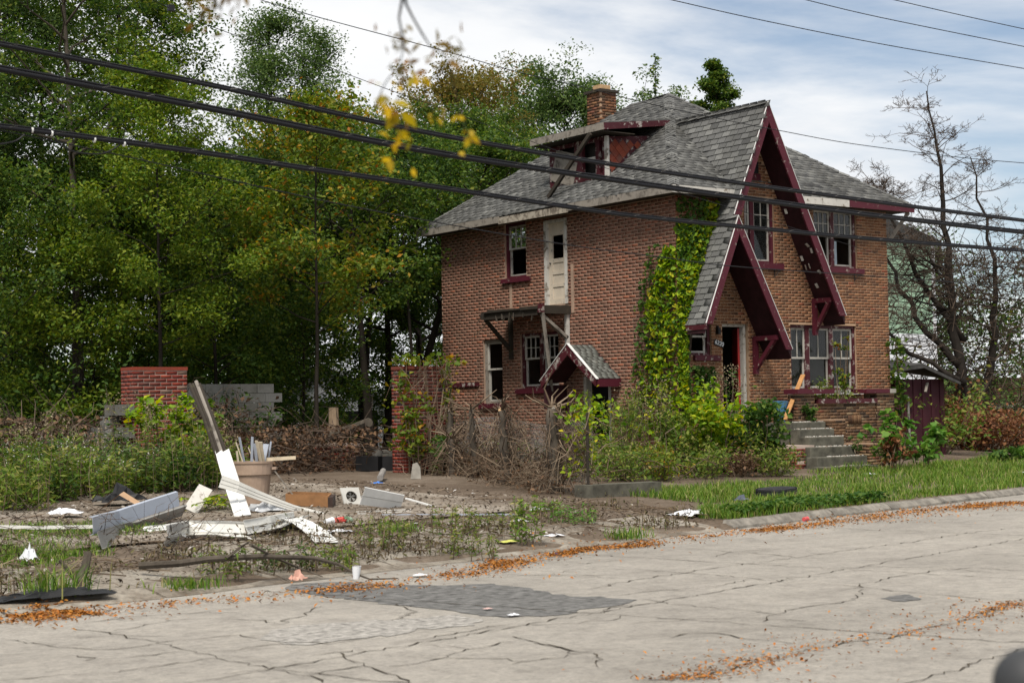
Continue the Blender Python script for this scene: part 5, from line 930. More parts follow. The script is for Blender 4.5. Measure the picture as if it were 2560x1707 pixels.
TR = D['tr']; VG = D['veg']
# the wood: near row first
tree('slender_tree', 'tall dark-trunked tree whose leaning bare trunk shows above the brown brush', TR['T1'], 13.6, 101, 'lf_mid', .135, 50, .62, lo=.32, spread=2.7, n_limb=24, r0=.17, bark='bark_grey')
tree('slender_tree', 'tall tree with feathery grey-green crown at the far edge of the lot', TR['T3'], 10.8, 102, 'lf_olive', .12, 52, .6, lo=.25, spread=2.6, n_limb=24, r0=.15)
tree('slender_tree', 'tall tree with thin trunk behind the brown brush heap', TR['T2'], 12.6, 103, 'lf_mid', .135, 48, .62, lo=.22, spread=2.8, n_limb=26, r0=.17)
tree('slender_tree', 'tall bright-topped tree rising behind the nearer brick pier', TR['T4'], 15.0, 104, 'lf_yel', .14, 46, .6, lo=.3, spread=1.9, n_limb=24, r0=.15)
tree('slender_tree', 'tall mid green tree above the grey block wall', TR['T5'], 12.6, 105, 'lf_mid', .14, 44, .62, lo=.25, spread=1.9, n_limb=24, r0=.15)
tree('slender_tree', 'dark green tree half hidden at the photograph edge', TR['L0'], 9.5, 106, 'lf_dark', .14, 50, .65, lo=.12, spread=3.0, n_limb=24, r0=.16)
tree('slender_tree', 'pale thin trunk standing just behind the block wall', TR['T7a'], 7.6, 107, 'lf_dark', .15, 42, .65, lo=.36, spread=2.6, n_limb=18, r0=.09, bark='bark_grey')
tree('slender_tree', 'thin tree beside the pale trunk behind the block wall', TR['T7b'], 7.2, 108, 'lf_mid', .15, 40, .65, lo=.4, spread=2.3, n_limb=16, r0=.08, bark='bark_grey')
tree('broad_tree', 'thick black trunk behind the block wall with dense dark crown', TR['T7c'], 7.8, 109, 'lf_dark', .15, 46, .7, lo=.34, spread=3.2, n_limb=22, r0=.2)
tree('broad_tree', 'dark spreading tree shading the white outbuilding', TR['T7d'], 7.4, 110, 'lf_dark', .15, 46, .7, lo=.28, spread=3.4, n_limb=22, r0=.17)
tree('leaning_tree', 'dark leaning trunk in front of the white outbuilding', TR['T8a'], 8.0, 111, 'lf_dark', .14, 36, .6, lo=.42, spread=2.7, n_limb=16, r0=.15, lean=(1.2, .6))
tree('leaning_tree', 'forked dark trunk crossing the sky gap by the house', TR['T8b'], 7.8, 112, 'lf_mid', .14, 32, .6, lo=.45, spread=2.3, n_limb=14, r0=.17, lean=(-1.0, -.6))
tree('slender_tree', 'straight dark trunk nearest the brick house wall', TR['T8c'], 8.8, 113, 'lf_dark', .14, 44, .65, lo=.36, spread=2.8, n_limb=20, r0=.18)
tree('leaning_tree', 'dark trunk bending towards the house corner', TR['T8d'], 8.4, 114, 'lf_mid', .14, 44, .65, lo=.38, spread=2.7, n_limb=18, r0=.2, lean=(2.3, -.9))
tree('young_maple', 'young tree with yellow and orange autumn leaves above the driveway', TR['T12'], 7.6, 115, 'lf_aut', .15, 24, .6, lo=.36, spread=2.1, n_limb=18, r0=.07)
tree('young_tree', 'light green sapling crown standing over the nearer brick pier', TR['T13'], 8.2, 116, 'lf_yel', .11, 40, .55, lo=.3, spread=1.9, n_limb=20, r0=.07)
tree('young_tree', 'bushy mid green young tree behind the piled brush', (-7.3, 7.6), 6.6, 117, 'lf_mid', .13, 40, .6, lo=.18, spread=2.1, n_limb=18, r0=.07)
# leafy young growth that hides the trunks
for i, (x_, y_, h_, lf_, sp_, lb) in enumerate(((-12.6, 7.4, 6.2, 'lf_mid', 2.0, 'bushy green young tree at the photograph edge above the brown heap'), (-10.9, 7.0, 5.0, 'lf_yel', 1.7, 'yellow-green young tree beside the tall leaning trunk'), (-9.4, 9.6, 7.2, 'lf_mid', 2.0, 'leafy young tree filling the gap behind the nearer brick pier'), (-7.9, 9.9, 6.6, 'lf_yel', 1.8, 'bright young tree over the grey block wall'), (-6.0, 11.2, 6.4, 'lf_mid', 2.1, 'green young tree over the end of the block wall'), (-4.6, 8.4, 4.8, 'lf_mid', 1.6, 'low leafy young tree beside the white outbuilding'), (-2.4, 12.4, 5.6, 'lf_dark', 1.8, 'dark young tree in the shade of the leaning trunks'), (.6, 14.5, 6.5, 'lf_mid', 2.0, 'green young tree against the far house corner'), (-11.8, 10.8, 8.2, 'lf_dark', 2.2, 'dark leafy young tree behind the brown heap'), (-5.4, 14.2, 7.0, 'lf_dark', 2.3, 'dense dark young tree behind the autumn one'))):
    tree('young_tree', lb, (x_, y_), h_, 140 + i, lf_, .12, 34, .6, lo=.08, spread=sp_, n_limb=20, r0=.06)
# tall far trees
tree('vase_tree', 'tall airy tree with fanning bare limbs against the white cloud', TR['T6'], 15.4, 121, 'lf_olive', .145, 46, .95, lo=.34, spread=2.7, n_limb=50, r0=.26, up=.8, multi=[(-1.2, -1, .88), (-.2, .5, 1.0), (1.3, -.8, .95), (2.6, .5, .80)], group='tall trees behind the lot')
tree('slender_tree', 'olive tree filling the gap beside the tall airy one', (2.5, 23.5), 8.6, 122, 'lf_olive', .15, 44, .75, lo=.25, spread=3.2, n_limb=22, r0=.16, group='tall trees behind the lot')
tree('rusty_tree', 'rusty brown-leaved tree top behind the roof and hanging twig', TR['T9'], 13.6, 123, 'lf_brown', .17, 34, .7, lo=.55, spread=3.4, n_limb=24, r0=.24, up=.7, group='tall trees behind the lot')
tree('broad_tree', 'dense green tree beside the chimney and roof slope', (8.6, 20.5), 10.8, 124, 'lf_mid', .15, 52, .75, lo=.2, spread=3.6, n_limb=30, r0=.22, group='tall trees behind the lot')
tree('broad_tree', 'dense green tree just past the far eave of the house', (4.6, 17.5), 9.8, 125, 'lf_mid', .15, 48, .72, lo=.15, spread=3.2, n_limb=28, r0=.2, group='tall trees behind the lot')
tree('spreading_tree', 'tall flat-topped locust tree behind the chimney', TR['T10'], 15.0, 126, 'lf_olive', .19, 52, 1.0, lo=.35, spread=5.2, n_limb=40, r0=.3, up=.6, flat=.65, group='tall trees behind the lot')
tree('cone_tree', 'cone-shaped green tree with a thin tall shoot behind the roof ridge', TR['T11'], 14.0, 127, 'lf_mid', .17, 40, .42, lo=.3, spread=3.0, n_limb=40, r0=.16, up=.22, prof=lambda f: max(.06, 1.0 - .96 * f), group='tall trees behind the lot')
root = thing('thin_shoot_tree', (TR['T11'][0] - 2.2, TR['T11'][1] + 1.0, .6), 'single thin leafy shoot standing above the roof ridge', 'tree', 'tall trees behind the lot')
MB().tube([(TR['T11'][0] - 2.2, TR['T11'][1] + 1.0, .5), (TR['T11'][0] - 2.25, TR['T11'][1] + 1, 8), (TR['T11'][0] - 2.2, TR['T11'][1] + 1, 14.9)], [.08, .05, .01], 6).build('trunk', MT['bark'], root)
link('crown', leaf_mesh('crown', scatter([(TR['T11'][0] - 2.2, TR['T11'][1] + 1, z, .5) for z in np.arange(12.4, 14.9, .22)], 16, .45, 5), .15, 6), MT['lf_mid'], root)
# pale sumac-like sapling leaning over the eave
def pinnate(root_pts, seed, n, L, leaflet, mat, name, parent):
    rng = random.Random(seed); C = []; T = []; mb = MB()
    for p in root_pts:
        for i in range(n):
            az = rng.uniform(0, 6.28); e = rng.uniform(-.1, .7); d = Vector((math.cos(az) * math.cos(e), math.sin(az) * math.cos(e), math.sin(e))); q = [Vector(p) + d * L * s / 5 - Vector((0, 0, .35 * L * (s / 5) ** 2)) for s in range(6)]
            mb.tube(q, .006, 3, False)
            sd = d.cross(Vector((0, 0, 1))).normalized()
            for s in range(2, 12):
                w = s / 11 * 5; a = int(min(4, w)); c = q[a].lerp(q[a + 1], w - a)
                for sg in (-1, 1): C.append(tuple(c + sd * sg * leaflet * .5 - Vector((0, 0, leaflet * .12)))); T.append(tuple(sd * sg - Vector((0, 0, .35))))
    link(name, leaf_mesh(name, C, leaflet, seed + 3, 1.4, .42, T=np.array(T)), mat, parent); mb.build('leaf_stalks', MT['twig'], parent)['kind'] = 'stuff'
ss = thing('sumac_sapling', (1.2, 10.9, .55), 'pale sumac sapling with long drooping leaves at the far eave', 'sapling')
stp = [(.1 + .25 * math.sin(i * 2.2), 11.2 + .3 * math.cos(i * 1.7), z) for i, z in enumerate((5.2, 5.7, 6.2, 6.6, 7.0, 7.4, 7.7))]
MB().tube([(.6, 11.3, .5), (.3, 11.3, 4.5), (.1, 11.2, 6.4), (.0, 11.3, 7.6)], [.06, .04, .025, .01], 6).build('trunk', MT['bark_grey'], ss); pinnate(stp, 5, 5, .7, .15, MT['lf_yel'], 'foliage', ss)
# background masses that read as one
rngb = np.random.default_rng(91)
def mass(name, label, n_cl, box, per, spread, size, leaf, seed):
    r = np.random.default_rng(seed); cl = np.c_[r.uniform(box[0], box[1], n_cl), r.uniform(box[2], box[3], n_cl), r.uniform(box[4], box[5], n_cl) ** 1.0, r.uniform(.7, 1.3, n_cl)]
    o = link(name, leaf_mesh(name, scatter(cl, per, spread, seed + 1), size, seed + 2), MT[leaf]); tag(o, label, 'woodland', kind='stuff'); return o
def mass_line(name, label, p, q, depth, z0_, z1_, n_cl, per, spread, size, leaf, seed):
    r = np.random.default_rng(seed); f = r.random(n_cl); w = r.uniform(-1, 1, n_cl) * depth; d = np.array([q[0] - p[0], q[1] - p[1]]); nn = np.array([-d[1], d[0]]) / np.linalg.norm(d)
    x = p[0] + d[0] * f + nn[0] * w; y = p[1] + d[1] * f + nn[1] * w; z = z0_ + (z1_ - z0_) * r.random(n_cl) * (.65 + .35 * np.sin(f * 23 + 1) * np.sin(f * 11))
    o = link(name, leaf_mesh(name, scatter(np.c_[x, y, z, r.uniform(.7, 1.4, n_cl)], per, spread, seed + 1), size, seed + 2), MT[leaf]); return tag(o, label, 'woodland', kind='stuff')
mass_line('far_woodland', 'dark far woodland closing the view behind the lot', (-26, 46), (26, 62), 5, .6, 9.5, 760, 60, 1.5, .30, 'lf_dark', 301)
mass_line('undergrowth', 'dense shaded undergrowth between the tree trunks', (-13.5, 9), (1, 24), 4.5, .7, 4.2, 330, 60, .75, .14, 'lf_dark', 305)
mass_line('undergrowth', 'mid green undergrowth behind the garage walls', (-12.5, 5.5), (-2, 13.5), 1.8, .6, 3.4, 150, 60, .6, .12, 'lf_mid', 309)
mass_line('mid_storey', 'shaded leafy mid-storey behind the slender trunks', (-16, 16), (3, 30), 4, 1.5, 9.5, 420, 60, 1.0, .17, 'lf_dark', 321)
mass_line('far_shrubbery', 'olive shrubbery and trees beyond the bare tree', (26, 24), (66, 20), 5, .7, 9.5, 480, 50, 1.2, .24, 'lf_dark', 313)
mass_line('far_shrubbery', 'yellowing thicket behind the bare tree trunks', (20, 13.5), (44, 15.5), 2.2, .6, 4.4, 170, 40, .8, .16, 'lf_olive', 317)
tree('far_tree', 'dark green far tree beyond the lattice porch', (46, 21), 9, 131, 'lf_dark', .22, 44, 1.0, lo=.25, spread=3.5, n_limb=20, r0=.2, group='far trees past the bare tree')
tree('far_tree', 'olive far tree between the green house and the bare tree', (33, 22), 7.6, 132, 'lf_olive', .2, 40, .9, lo=.25, spread=3.0, n_limb=18, r0=.16, group='far trees past the bare tree')
# ---- the bare dead tree
def bare_tree(name, label, base, stems, seed, parts_depth=4):
    rng = random.Random(seed); root = thing(name, base, label, 'tree'); big = MB(); tw = MB()
    def grow(p, d, L, r, depth, curl):
        n = 5; pts = [p]; dd = d.copy()
        for i in range(n):
            dd = (dd + Vector((rng.uniform(-1, 1), rng.uniform(-1, 1), rng.uniform(-.8, 1.0))) * curl).normalized(); pts.append(pts[-1] + dd * L / n)
        rad = [max(.005, r * (1 - .55 * i / n)) for i in range(n + 1)]
        (big if r > .02 else tw).tube(pts, rad, 6 if r > .03 else 3, False)
        if depth == 0: return
        for i in range(rng.randint(3, 5) if depth > 1 else rng.randint(3, 5)):
            f = rng.uniform(.25, 1) * n; a = int(min(n - 1, f)); q = pts[a].lerp(pts[a + 1], f - a); az = rng.uniform(0, 6.28); side = Vector((math.cos(az), math.sin(az), rng.uniform(-.35, .55))); nd = (dd * .55 + side * .9).normalized()
            grow(q, nd, L * rng.uniform(.38, .62), max(.006, rad[a] * rng.uniform(.35, .55)), depth - 1, curl * 1.25)
    for pts, r, lim in stems:
        P0 = [Vector(p) for p in pts]; P = [P0[0]]
        for a_, b_ in zip(P0, P0[1:]): w_ = .06 * (b_ - a_).length; P += [a_.lerp(b_, f_) + Vector((rng.uniform(-w_, w_), rng.uniform(-w_, w_), 0)) for f_ in (.33, .67)] + [b_ + Vector((rng.uniform(-w_, w_), rng.uniform(-w_, w_), 0))]
        n = len(P); rad = [r * (1 - .95 * (i / (n - 1)) ** .8) + .006 for i in range(n)]; big.tube(P, rad, 8, True)
        for i in range(lim):
            f = rng.uniform(.3, .98) * (n - 1); a = int(min(n - 2, f)); q = P[a].lerp(P[a + 1], f - a); az = rng.uniform(0, 6.28); d = Vector((math.cos(az), math.sin(az), rng.uniform(-.1, .9))).normalized()
            grow(q, d, rng.uniform(.9, 2.3) * (1.15 - .6 * f / (n - 1)), max(.016, rad[a] * .32), 3, .2)
    big.build('trunk', MT['bark_dead'], root, smooth=True); o = tw.build('twigs', MT['twig_dk'], root); o['kind'] = 'stuff'; return root
bx, by = TR['R1'][0], TR['R1'][1]; bz = gh(bx, by)
def rr3(dx, dz_, dy=0): return (bx + dx * .807 + dy * .589, by - dx * .589 + dy * .807, bz + dz_)
bare_tree('bare_tree', 'gnarled bare dead tree with twin trunks and a tall broken top', (bx, by, bz),
          [([rr3(0, -.2), rr3(-.35, 1.6), rr3(-.6, 3.4), rr3(-.75, 5.2), rr3(-.7, 7.0), rr3(-1.0, 8.6), rr3(-1.15, 10.3)], .2, 34), ([rr3(.05, -.2), rr3(.35, 1.6, .2), rr3(.7, 3.2, .3), rr3(.8, 4.8, .4), rr3(.5, 6.6, .3), rr3(.1, 8.4, .2)], .17, 30),
           ([rr3(-.35, 2.2), rr3(-1.4, 3.3), rr3(-2.1, 4.6), rr3(-2.7, 5.9), rr3(-3.1, 7.0)], .12, 26), ([rr3(-.3, 3.0), rr3(-1.7, 5.0, .3), rr3(-2.2, 6.6), rr3(-2.9, 7.8)], .10, 24), ([rr3(-.4, 1.8, -.3), rr3(-2.0, 2.7, -.5), rr3(-3.2, 3.9, -.3), rr3(-3.9, 4.4)], .09, 24)], 61)
root_b = thing('thorny_thicket', rr3(1.6, 0, .5), 'tangled grey leafless shrub behind the bare tree', 'shrub')
mb = MB(); rg = random.Random(12)
for i in range(1500):
    p = Vector(rr3(rg.gauss(.2, 2.0), .6 + 5.2 * rg.random() ** 1.2, rg.uniform(-.6, 2.2))); d = Vector((rg.uniform(-1, 1), rg.uniform(-1, 1), rg.uniform(-.3, 1))).normalized(); L = rg.uniform(.5, 1.5)
    q = p + d * L; mb.tube([p, p.lerp(q, .5) + Vector((rg.uniform(-.12, .12), rg.uniform(-.12, .12), rg.uniform(-.05, .15))), q], [.016, .011, .005], 3, False)
o = mb.build('twigs', MT['twig_dk'], root_b); o['kind'] = 'stuff'
link('sparse_leaves', leaf_mesh('sparse_leaves', [rr3(rg.uniform(-3.4, 4), rg.uniform(.8, 4.2), rg.uniform(-.6, 1.5)) for i in range(260)], .13, 4), MT['lf_aut'], root_b)

# ---------------------------------------------------------------- shrubs, weeds, vines
def shrub(name, label, base, h, rx, n, size, leaf, seed, cat='shrub', group=None, stems=10, clusters=26, asp=.55, stem_mat='twig', flat=.75, spread=None, top=1.0, up_l=.5, lean=(0, 0)):
    rng = random.Random(seed); base = (base[0], base[1], gh(base[0], base[1]) if len(base) < 3 else base[2]); root = thing(name, base, label, cat, group); mb = MB(); cl = []
    for i in range(stems):
        a = rng.uniform(0, 6.28); r = rx * rng.uniform(.1, .9); hh = h * rng.uniform(.55, 1.0); tip = Vector((base[0] + r * math.cos(a) + lean[0], base[1] + r * math.sin(a) + lean[1], base[2] + hh))
        b0 = Vector((base[0] + .25 * r * math.cos(a), base[1] + .25 * r * math.sin(a), base[2] - .05)); mid_ = b0.lerp(tip, .5) + Vector((rng.uniform(-.08, .08), rng.uniform(-.08, .08), .06 * hh))
        mb.tube([b0, mid_, tip], [.012, .009, .004], 4, False)
        for k in range(max(1, clusters // stems)): f = 1 - (1 - .25) * rng.random() ** 1.3 * top; cl.append((*(b0.lerp(mid_, f * 2) if f < .5 else mid_.lerp(tip, f * 2 - 1)), rng.uniform(.6, 1.2)))
    mb.build('stems', MT[stem_mat], root)
    per = max(1, n // len(cl)); C = scatter(cl, per, spread or rx * .38, seed + 1, flat); C[:, 2] = np.maximum(C[:, 2], base[2] + .03)
    link('foliage', leaf_mesh('foliage', C, size, seed + 2, up_l, asp), MT[leaf], root); return root
def stalks(name, label, base, h, rx, n, seed, leaf='lf_weed', head=None, cat='weed', group=None, lsize=.09, nleaf=22, stem='twig', headn=26, hsize=.03):
    rng = random.Random(seed); base = (base[0], base[1], gh(base[0], base[1])); root = thing(name, base, label, cat, group); mb = MB(); C = []; T = []; HC = []
    for i in range(n):
        a = rng.uniform(0, 6.28); r = rx * rng.random() ** .5; b0 = Vector((base[0] + r * math.cos(a), base[1] + r * math.sin(a), base[2] - .03)); hh = h * rng.uniform(.6, 1.05)
        tip = b0 + Vector((rng.uniform(-.14, .14) * hh, rng.uniform(-.14, .14) * hh, hh)); mb.tube([b0, b0.lerp(tip, .5) + Vector((rng.uniform(-.03, .03), rng.uniform(-.03, .03), 0)), tip], [.007, .005, .003], 3, False)
        for k in range(nleaf):
            f = rng.uniform(.12, .98); aa = rng.uniform(0, 6.28); d = Vector((math.cos(aa), math.sin(aa), rng.uniform(-.1, .6))); C.append(tuple(b0.lerp(tip, f) + d * lsize * .5)); T.append(tuple(d))
        for k in range(headn if head else 0): HC.append(tuple(tip + Vector((rng.gauss(0, .06), rng.gauss(0, .06), rng.uniform(-.22, .05))) * (h / 1.3)))
    mb.build('stems', MT[stem], root); link('foliage', leaf_mesh('foliage', C, lsize, seed, .8, .28, T=np.array(T)), MT[leaf], root)
    if HC: link('seed_heads', leaf_mesh('seed_heads', HC, hsize, seed + 5, .3, .7), MT[head], root)
    return root
def blades(name, pts, h, seed, leaf, parent=None, w=.011, lean=.45):
    rng = np.random.default_rng(seed); P = np.asarray(pts, float); n = len(P); a = rng.uniform(0, 6.28, n); hh = h * rng.uniform(.45, 1.15, n) if not hasattr(h, '__len__') else np.asarray(h) * rng.uniform(.5, 1.1, n)
    d = np.stack([np.cos(a), np.sin(a), np.zeros(n)], 1); s = np.stack([-np.sin(a), np.cos(a), np.zeros(n)], 1) * w * .5 * rng.uniform(.7, 1.4, n)[:, None]; ln = (lean * rng.random(n) * hh)[:, None]; up = np.zeros((n, 3)); up[:, 2] = hh
    V = np.empty((n, 5, 3)); V[:, 0] = P - s; V[:, 1] = P + s; m_ = P + up * .6 + d * ln * .35; V[:, 2] = m_ + s * .8; V[:, 3] = m_ - s * .8; V[:, 4] = P + up * .95 + d * ln
    i = np.arange(n)[:, None] * 5; return link(name, np_mesh(name, V.reshape(-1, 3), [i + np.array([0, 1, 2, 3]), i + np.array([3, 2, 4])]), MT[leaf], parent)
# grass verge by the kerb
g_rng = np.random.default_rng(17); n = 90000
tt = KERB_T + .2 + (26 - KERB_T) * g_rng.random(n) ** 1.25; ss_ = .16 + 4.6 * g_rng.random(n) ** 1.1
lim = np.where(tt < -8, .6 + .6 * (tt - KERB_T), 9); patchy = .5 + .5 * np.sin(tt * 1.3 + 2 * np.sin(ss_ * 2.1)) * np.sin(ss_ * 2.7 + tt * .7)
keep = (ss_ < np.clip(lim, .3, 9)) & (g_rng.random(n) < .4 + .6 * patchy) & ((ss_ < 3.9) | (tt > 0)); tt, ss_, patchy = tt[keep], ss_[keep], patchy[keep]
gx = dir2[0] * tt + nrm2[0] * (ss_ - 7.82); gy = dir2[1] * tt + nrm2[1] * (ss_ - 7.82); gzv = np.maximum(np.interp(ss_, GS, GZ), .12)
tag(blades('grass_verge', np.c_[gx, gy, gzv], .07 + .15 * patchy ** 1.5, 18, 'lf_grass', lean=1.3, w=.012), 'long green grass verge between kerb and house', 'grass', kind='stuff')
n = 3600; tt = KERB_T + .6 + 4.5 * g_rng.random(n); ss_ = .2 + .8 * g_rng.random(n) * (.5 + .5 * np.sin(tt * 1.1) ** 2)
gx = dir2[0] * tt + nrm2[0] * (ss_ - 7.82); gy = dir2[1] * tt + nrm2[1] * (ss_ - 7.82); kk = g_rng.random(n) < .55
o = link('ground_ivy', leaf_mesh('ground_ivy', np.c_[gx, gy, .16 + .12 * g_rng.random(n)][kk], .08, 8, 1.2, .8), MT['lf_ivydk']); tag(o, 'low broad-leaved creeper spilling over the kerb', 'creeper', kind='stuff')
# grass of the weedy lot edge
P = []
for k, r in (('gp1', .9), ('gp2', .8), ('gp3', .7), ('gp4', .8), ('gp5', .7)):
    c = VG[k]
    for i in range(900): a, q = g_rng.uniform(0, 6.28), r * g_rng.random() ** .5; x, y = c[0] + q * math.cos(a), c[1] + q * math.sin(a); P.append((x, y, gh(x, y)))
tag(blades('lot_grass', P, .11, 19, 'lf_grass', lean=1.3), 'thin green grass at the weedy edge of the lot', 'grass', kind='stuff')
# orange leaf litter in the gutters and along the road joint
def along(poly, n, wid, seed, clump=1.5):
    r = np.random.default_rng(seed); P = np.array(poly); L = np.r_[0, np.cumsum(np.linalg.norm(np.diff(P, axis=0), axis=1))]; s = r.random(n * 3) * L[-1]
    dens = .15 + .85 * (np.clip(np.sin(s * clump) * np.sin(s * clump * .37 + 1) + .35 * np.sin(s * clump * 2.9), 0, 1)); s = s[r.random(len(s)) < dens][:n]
    x = np.interp(s, L, P[:, 0]); y = np.interp(s, L, P[:, 1]); w = r.normal(0, 1, len(s)) * wid * (.5 + .5 * np.sin(s * 2.1) ** 2); return np.c_[x + nrm2[0] * w, y + nrm2[1] * w, .009 + .015 * r.random(len(s)) ** 2]
C = np.concatenate([along(D['litter1'], 6000, .24, 1), along(D['litter3'], 1600, .14, 2), along(D['litter2'], 1100, .13, 3, 2.3), along(D['litter2'], 600, .5, 13, .6), along(D['litter4'], 900, .12, 4), along(D['litter1'], 3200, .6, 6, .5)])
for i in range(len(C)): C[i, 2] += max(0, gh(C[i, 0], C[i, 1]))
o = link('leaf_litter', leaf_mesh('leaf_litter', C, np.where(nrm2[0] * C[:, 0] + nrm2[1] * C[:, 1] + 7.82 < -3, .026, .036), 9, 1.6, .5, sizevar=.7), MT['lf_litter']); tag(o, 'small orange fallen leaves drifted along the gutter and road joint', 'fallen leaves', kind='stuff')
# matted dead weeds along the pavement edge
n = 15000; tt = g_rng.uniform(-25, -9.8, n); ss_ = .25 + 2.9 * g_rng.random(n) ** 1.2; cl_ = np.sin(tt * 1.9 + 1.5 * np.sin(ss_ * 2.3)) * np.sin(ss_ * 2.9 + tt * .8) + .35 * np.sin(tt * 4.3) - .25 * (tt > -14); kk = cl_ > -.1 + .5 * g_rng.random(n); tt, ss_, cl_ = tt[kk], ss_[kk], cl_[kk]
gx = dir2[0] * tt + nrm2[0] * (ss_ - 7.82); gy = dir2[1] * tt + nrm2[1] * (ss_ - 7.82); zz_ = np.interp(ss_, GS, GZ) + .03 + g_rng.random(len(tt)) ** 1.7 * .26 * np.clip(cl_, .15, 1)
o = link('dead_weed_mat', leaf_mesh('dead_weed_mat', np.c_[gx, gy, zz_], .06, 12, .3, .3, sizevar=.6), MT['lf_mat']); tag(o, 'brown matted dead weeds along the pavement edge', 'dead weeds', kind='stuff'); fix(o)
kk = g_rng.random(len(tt)) < .22; sb_ = np.c_[gx, gy, np.interp(ss_, GS, GZ)][kk]; blades('dry_stems', sb_, .3 * np.clip(cl_[kk], .2, 1), 23, 'lf_mat', o, w=.008, lean=1.1)['kind'] = 'stuff'
# brown crumbs, chips and twigs over the bare ground
n = 12000; tt = g_rng.uniform(-24, -9.5, n); ss_ = .4 + 9.5 * g_rng.random(n); gx = dir2[0] * tt + nrm2[0] * (ss_ - 7.82); gy = dir2[1] * tt + nrm2[1] * (ss_ - 7.82)
C = np.c_[gx, gy, np.interp(ss_, GS, GZ) + .045]
MT['chip'] = M_pieces('ground_chips', [(0, (.05, .036, .026)), (.45, (.10, .075, .052)), (.8, (.19, .155, .12)), (.95, (.36, .33, .29)), (1, (.5, .48, .46))], bstr=0)
o = link('ground_litter', leaf_mesh('ground_litter', C, .05, 10, 2.0, .45, sizevar=.8), MT['chip']); tag(o, 'dead leaves, chips and crumbs strewn over the bare lot', 'litter', kind='stuff')
mb = MB(); rg = random.Random(3)
for i in range(520):
    t_, s_ = rg.uniform(-24, -9.5), rg.uniform(.5, 9.5) if i % 3 else rg.uniform(.3, 2.4); x, y = ts_xy(t_, s_); a = rg.uniform(0, 3.14); L = rg.uniform(.15, .8); z = gh(x, y) + .045
    mb.tube([(x, y, z), (x + L * .5 * math.cos(a), y + L * .5 * math.sin(a), z + rg.uniform(.0, .06)), (x + L * math.cos(a + .2), y + L * math.sin(a + .2), z + rg.uniform(0, .03))], [.007, .006, .003], 3, False)
tag(mb.build('fallen_twigs', MT['twig'], origin=False), 'thin fallen twigs strewn over the lot', 'twigs', kind='stuff')
# ---- ivy on the house corner
ivy = thing('corner_ivy', (0, -.1, .5), 'bright yellow-green ivy climbing the corner of the brick house', 'ivy')
r = np.random.default_rng(70); C = []; mb = MB(); rg = random.Random(70)
def ivy_pts(n, fn_u, z0_, z1_, plane):
    for i in range(n):
        z = z0_ + (z1_ - z0_) * r.random(); lo_, hi_ = fn_u(z); u = lo_ + (hi_ - lo_) * r.beta(1.3, 1.3); off = .05 + .16 * r.random() * (1 if .3 < (u - lo_) / (hi_ - lo_ + 1e-6) < .8 else .6)
        C.append((u, -off, z) if plane == 'F' else (-off, u, z))
ivy_pts(2300, lambda z: (-.06, float(np.interp(z, [1.6, 2.4, 3.3, 4.5, 5.6, 6.3], [.15, .1, .12, .55, 1.05, 1.15]))), 1.7, 5.75, 'F')
ivy_pts(260, lambda z: (.75, 1.2), 5.3, 6.25, 'F')
ivy_pts(1300, lambda z: (-.06, float(np.interp(z, [1.2, 2.0, 3, 4, 4.8, 5.4], [1.9, 1.5, .95, 1.0, .55, .1]))), 1.1, 5.2, 'L')
link('foliage', leaf_mesh('foliage', C, .115, 71, .15, .8, droop=1.6, sizevar=.6), MT['lf_ivy'], ivy); C = []
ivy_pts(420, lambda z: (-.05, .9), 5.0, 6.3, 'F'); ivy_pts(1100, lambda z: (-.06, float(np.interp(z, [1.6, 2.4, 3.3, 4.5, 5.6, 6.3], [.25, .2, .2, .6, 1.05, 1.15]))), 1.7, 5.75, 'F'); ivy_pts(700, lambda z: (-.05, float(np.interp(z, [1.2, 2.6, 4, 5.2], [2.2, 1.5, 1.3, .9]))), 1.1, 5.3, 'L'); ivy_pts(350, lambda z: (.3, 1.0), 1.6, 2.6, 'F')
link('shaded_foliage', leaf_mesh('shaded_foliage', C, .11, 72, .15, .8, droop=1.6), MT['lf_ivydk'], ivy)  # shade beneath the bright ivy, put into a darker leaf colour
for i in range(14):
    u = rg.uniform(-.02, .5); pts = [(u * f + rg.uniform(-.05, .05) + .5 * f * u, -.03, .6 + 5.4 * f * rg.uniform(.9, 1)) for f in (0, .25, .5, .75, 1)]; mb.tube(pts, [.02, .016, .012, .009, .005], 4, False)
mb.build('stems', MT['twig_dk'], ivy)
# ---- plants in front of the house
shrub('arching_weed', 'tall airy weed with pale seed heads by the ivy', VG['gold'], 1.6, .7, 1700, .07, 'lf_weed', 201, clusters=60, stems=20, asp=.3)
stalks('goldenrod', 'tan-headed goldenrod clump against the brick side wall', VG['gold2'], 1.85, .6, 30, 202, 'lf_weed', 'lf_tan', 'weed', lsize=.1, nleaf=20, headn=34)
shrub('creeper_mound', 'bright yellow-green creeper mound below the house number', VG['yel'], 1.85, .8, 2000, .13, 'lf_ivy', 203, clusters=44, stems=14, asp=.6)
shrub('dark_shrub', 'dark green leafy shrub beside the porch steps', VG['dark'], 1.6, .85, 1500, .13, 'lf_ivydk', 204, clusters=44, stems=14, asp=.6)
stalks('goldenrod', 'brown-headed goldenrod clump in front of the open door', VG['yel2'], 2.1, .5, 22, 205, 'lf_ivydk', 'lf_tan', 'weed', lsize=.11, nleaf=22, headn=40)
shrub('broad_leaf_plant', 'large round-leaved green plant at the foot of the front wall', VG['leafy'], 1.0, .4, 70, .26, 'lf_bright', 206, cat='plant', clusters=20, stems=6, asp=.85, up_l=1.0)
shrub('low_creeper', 'olive creeper beside the broad round-leaved plant', VG['dark2'], 1.2, .7, 900, .1, 'lf_weed', 207, clusters=30, stems=10)
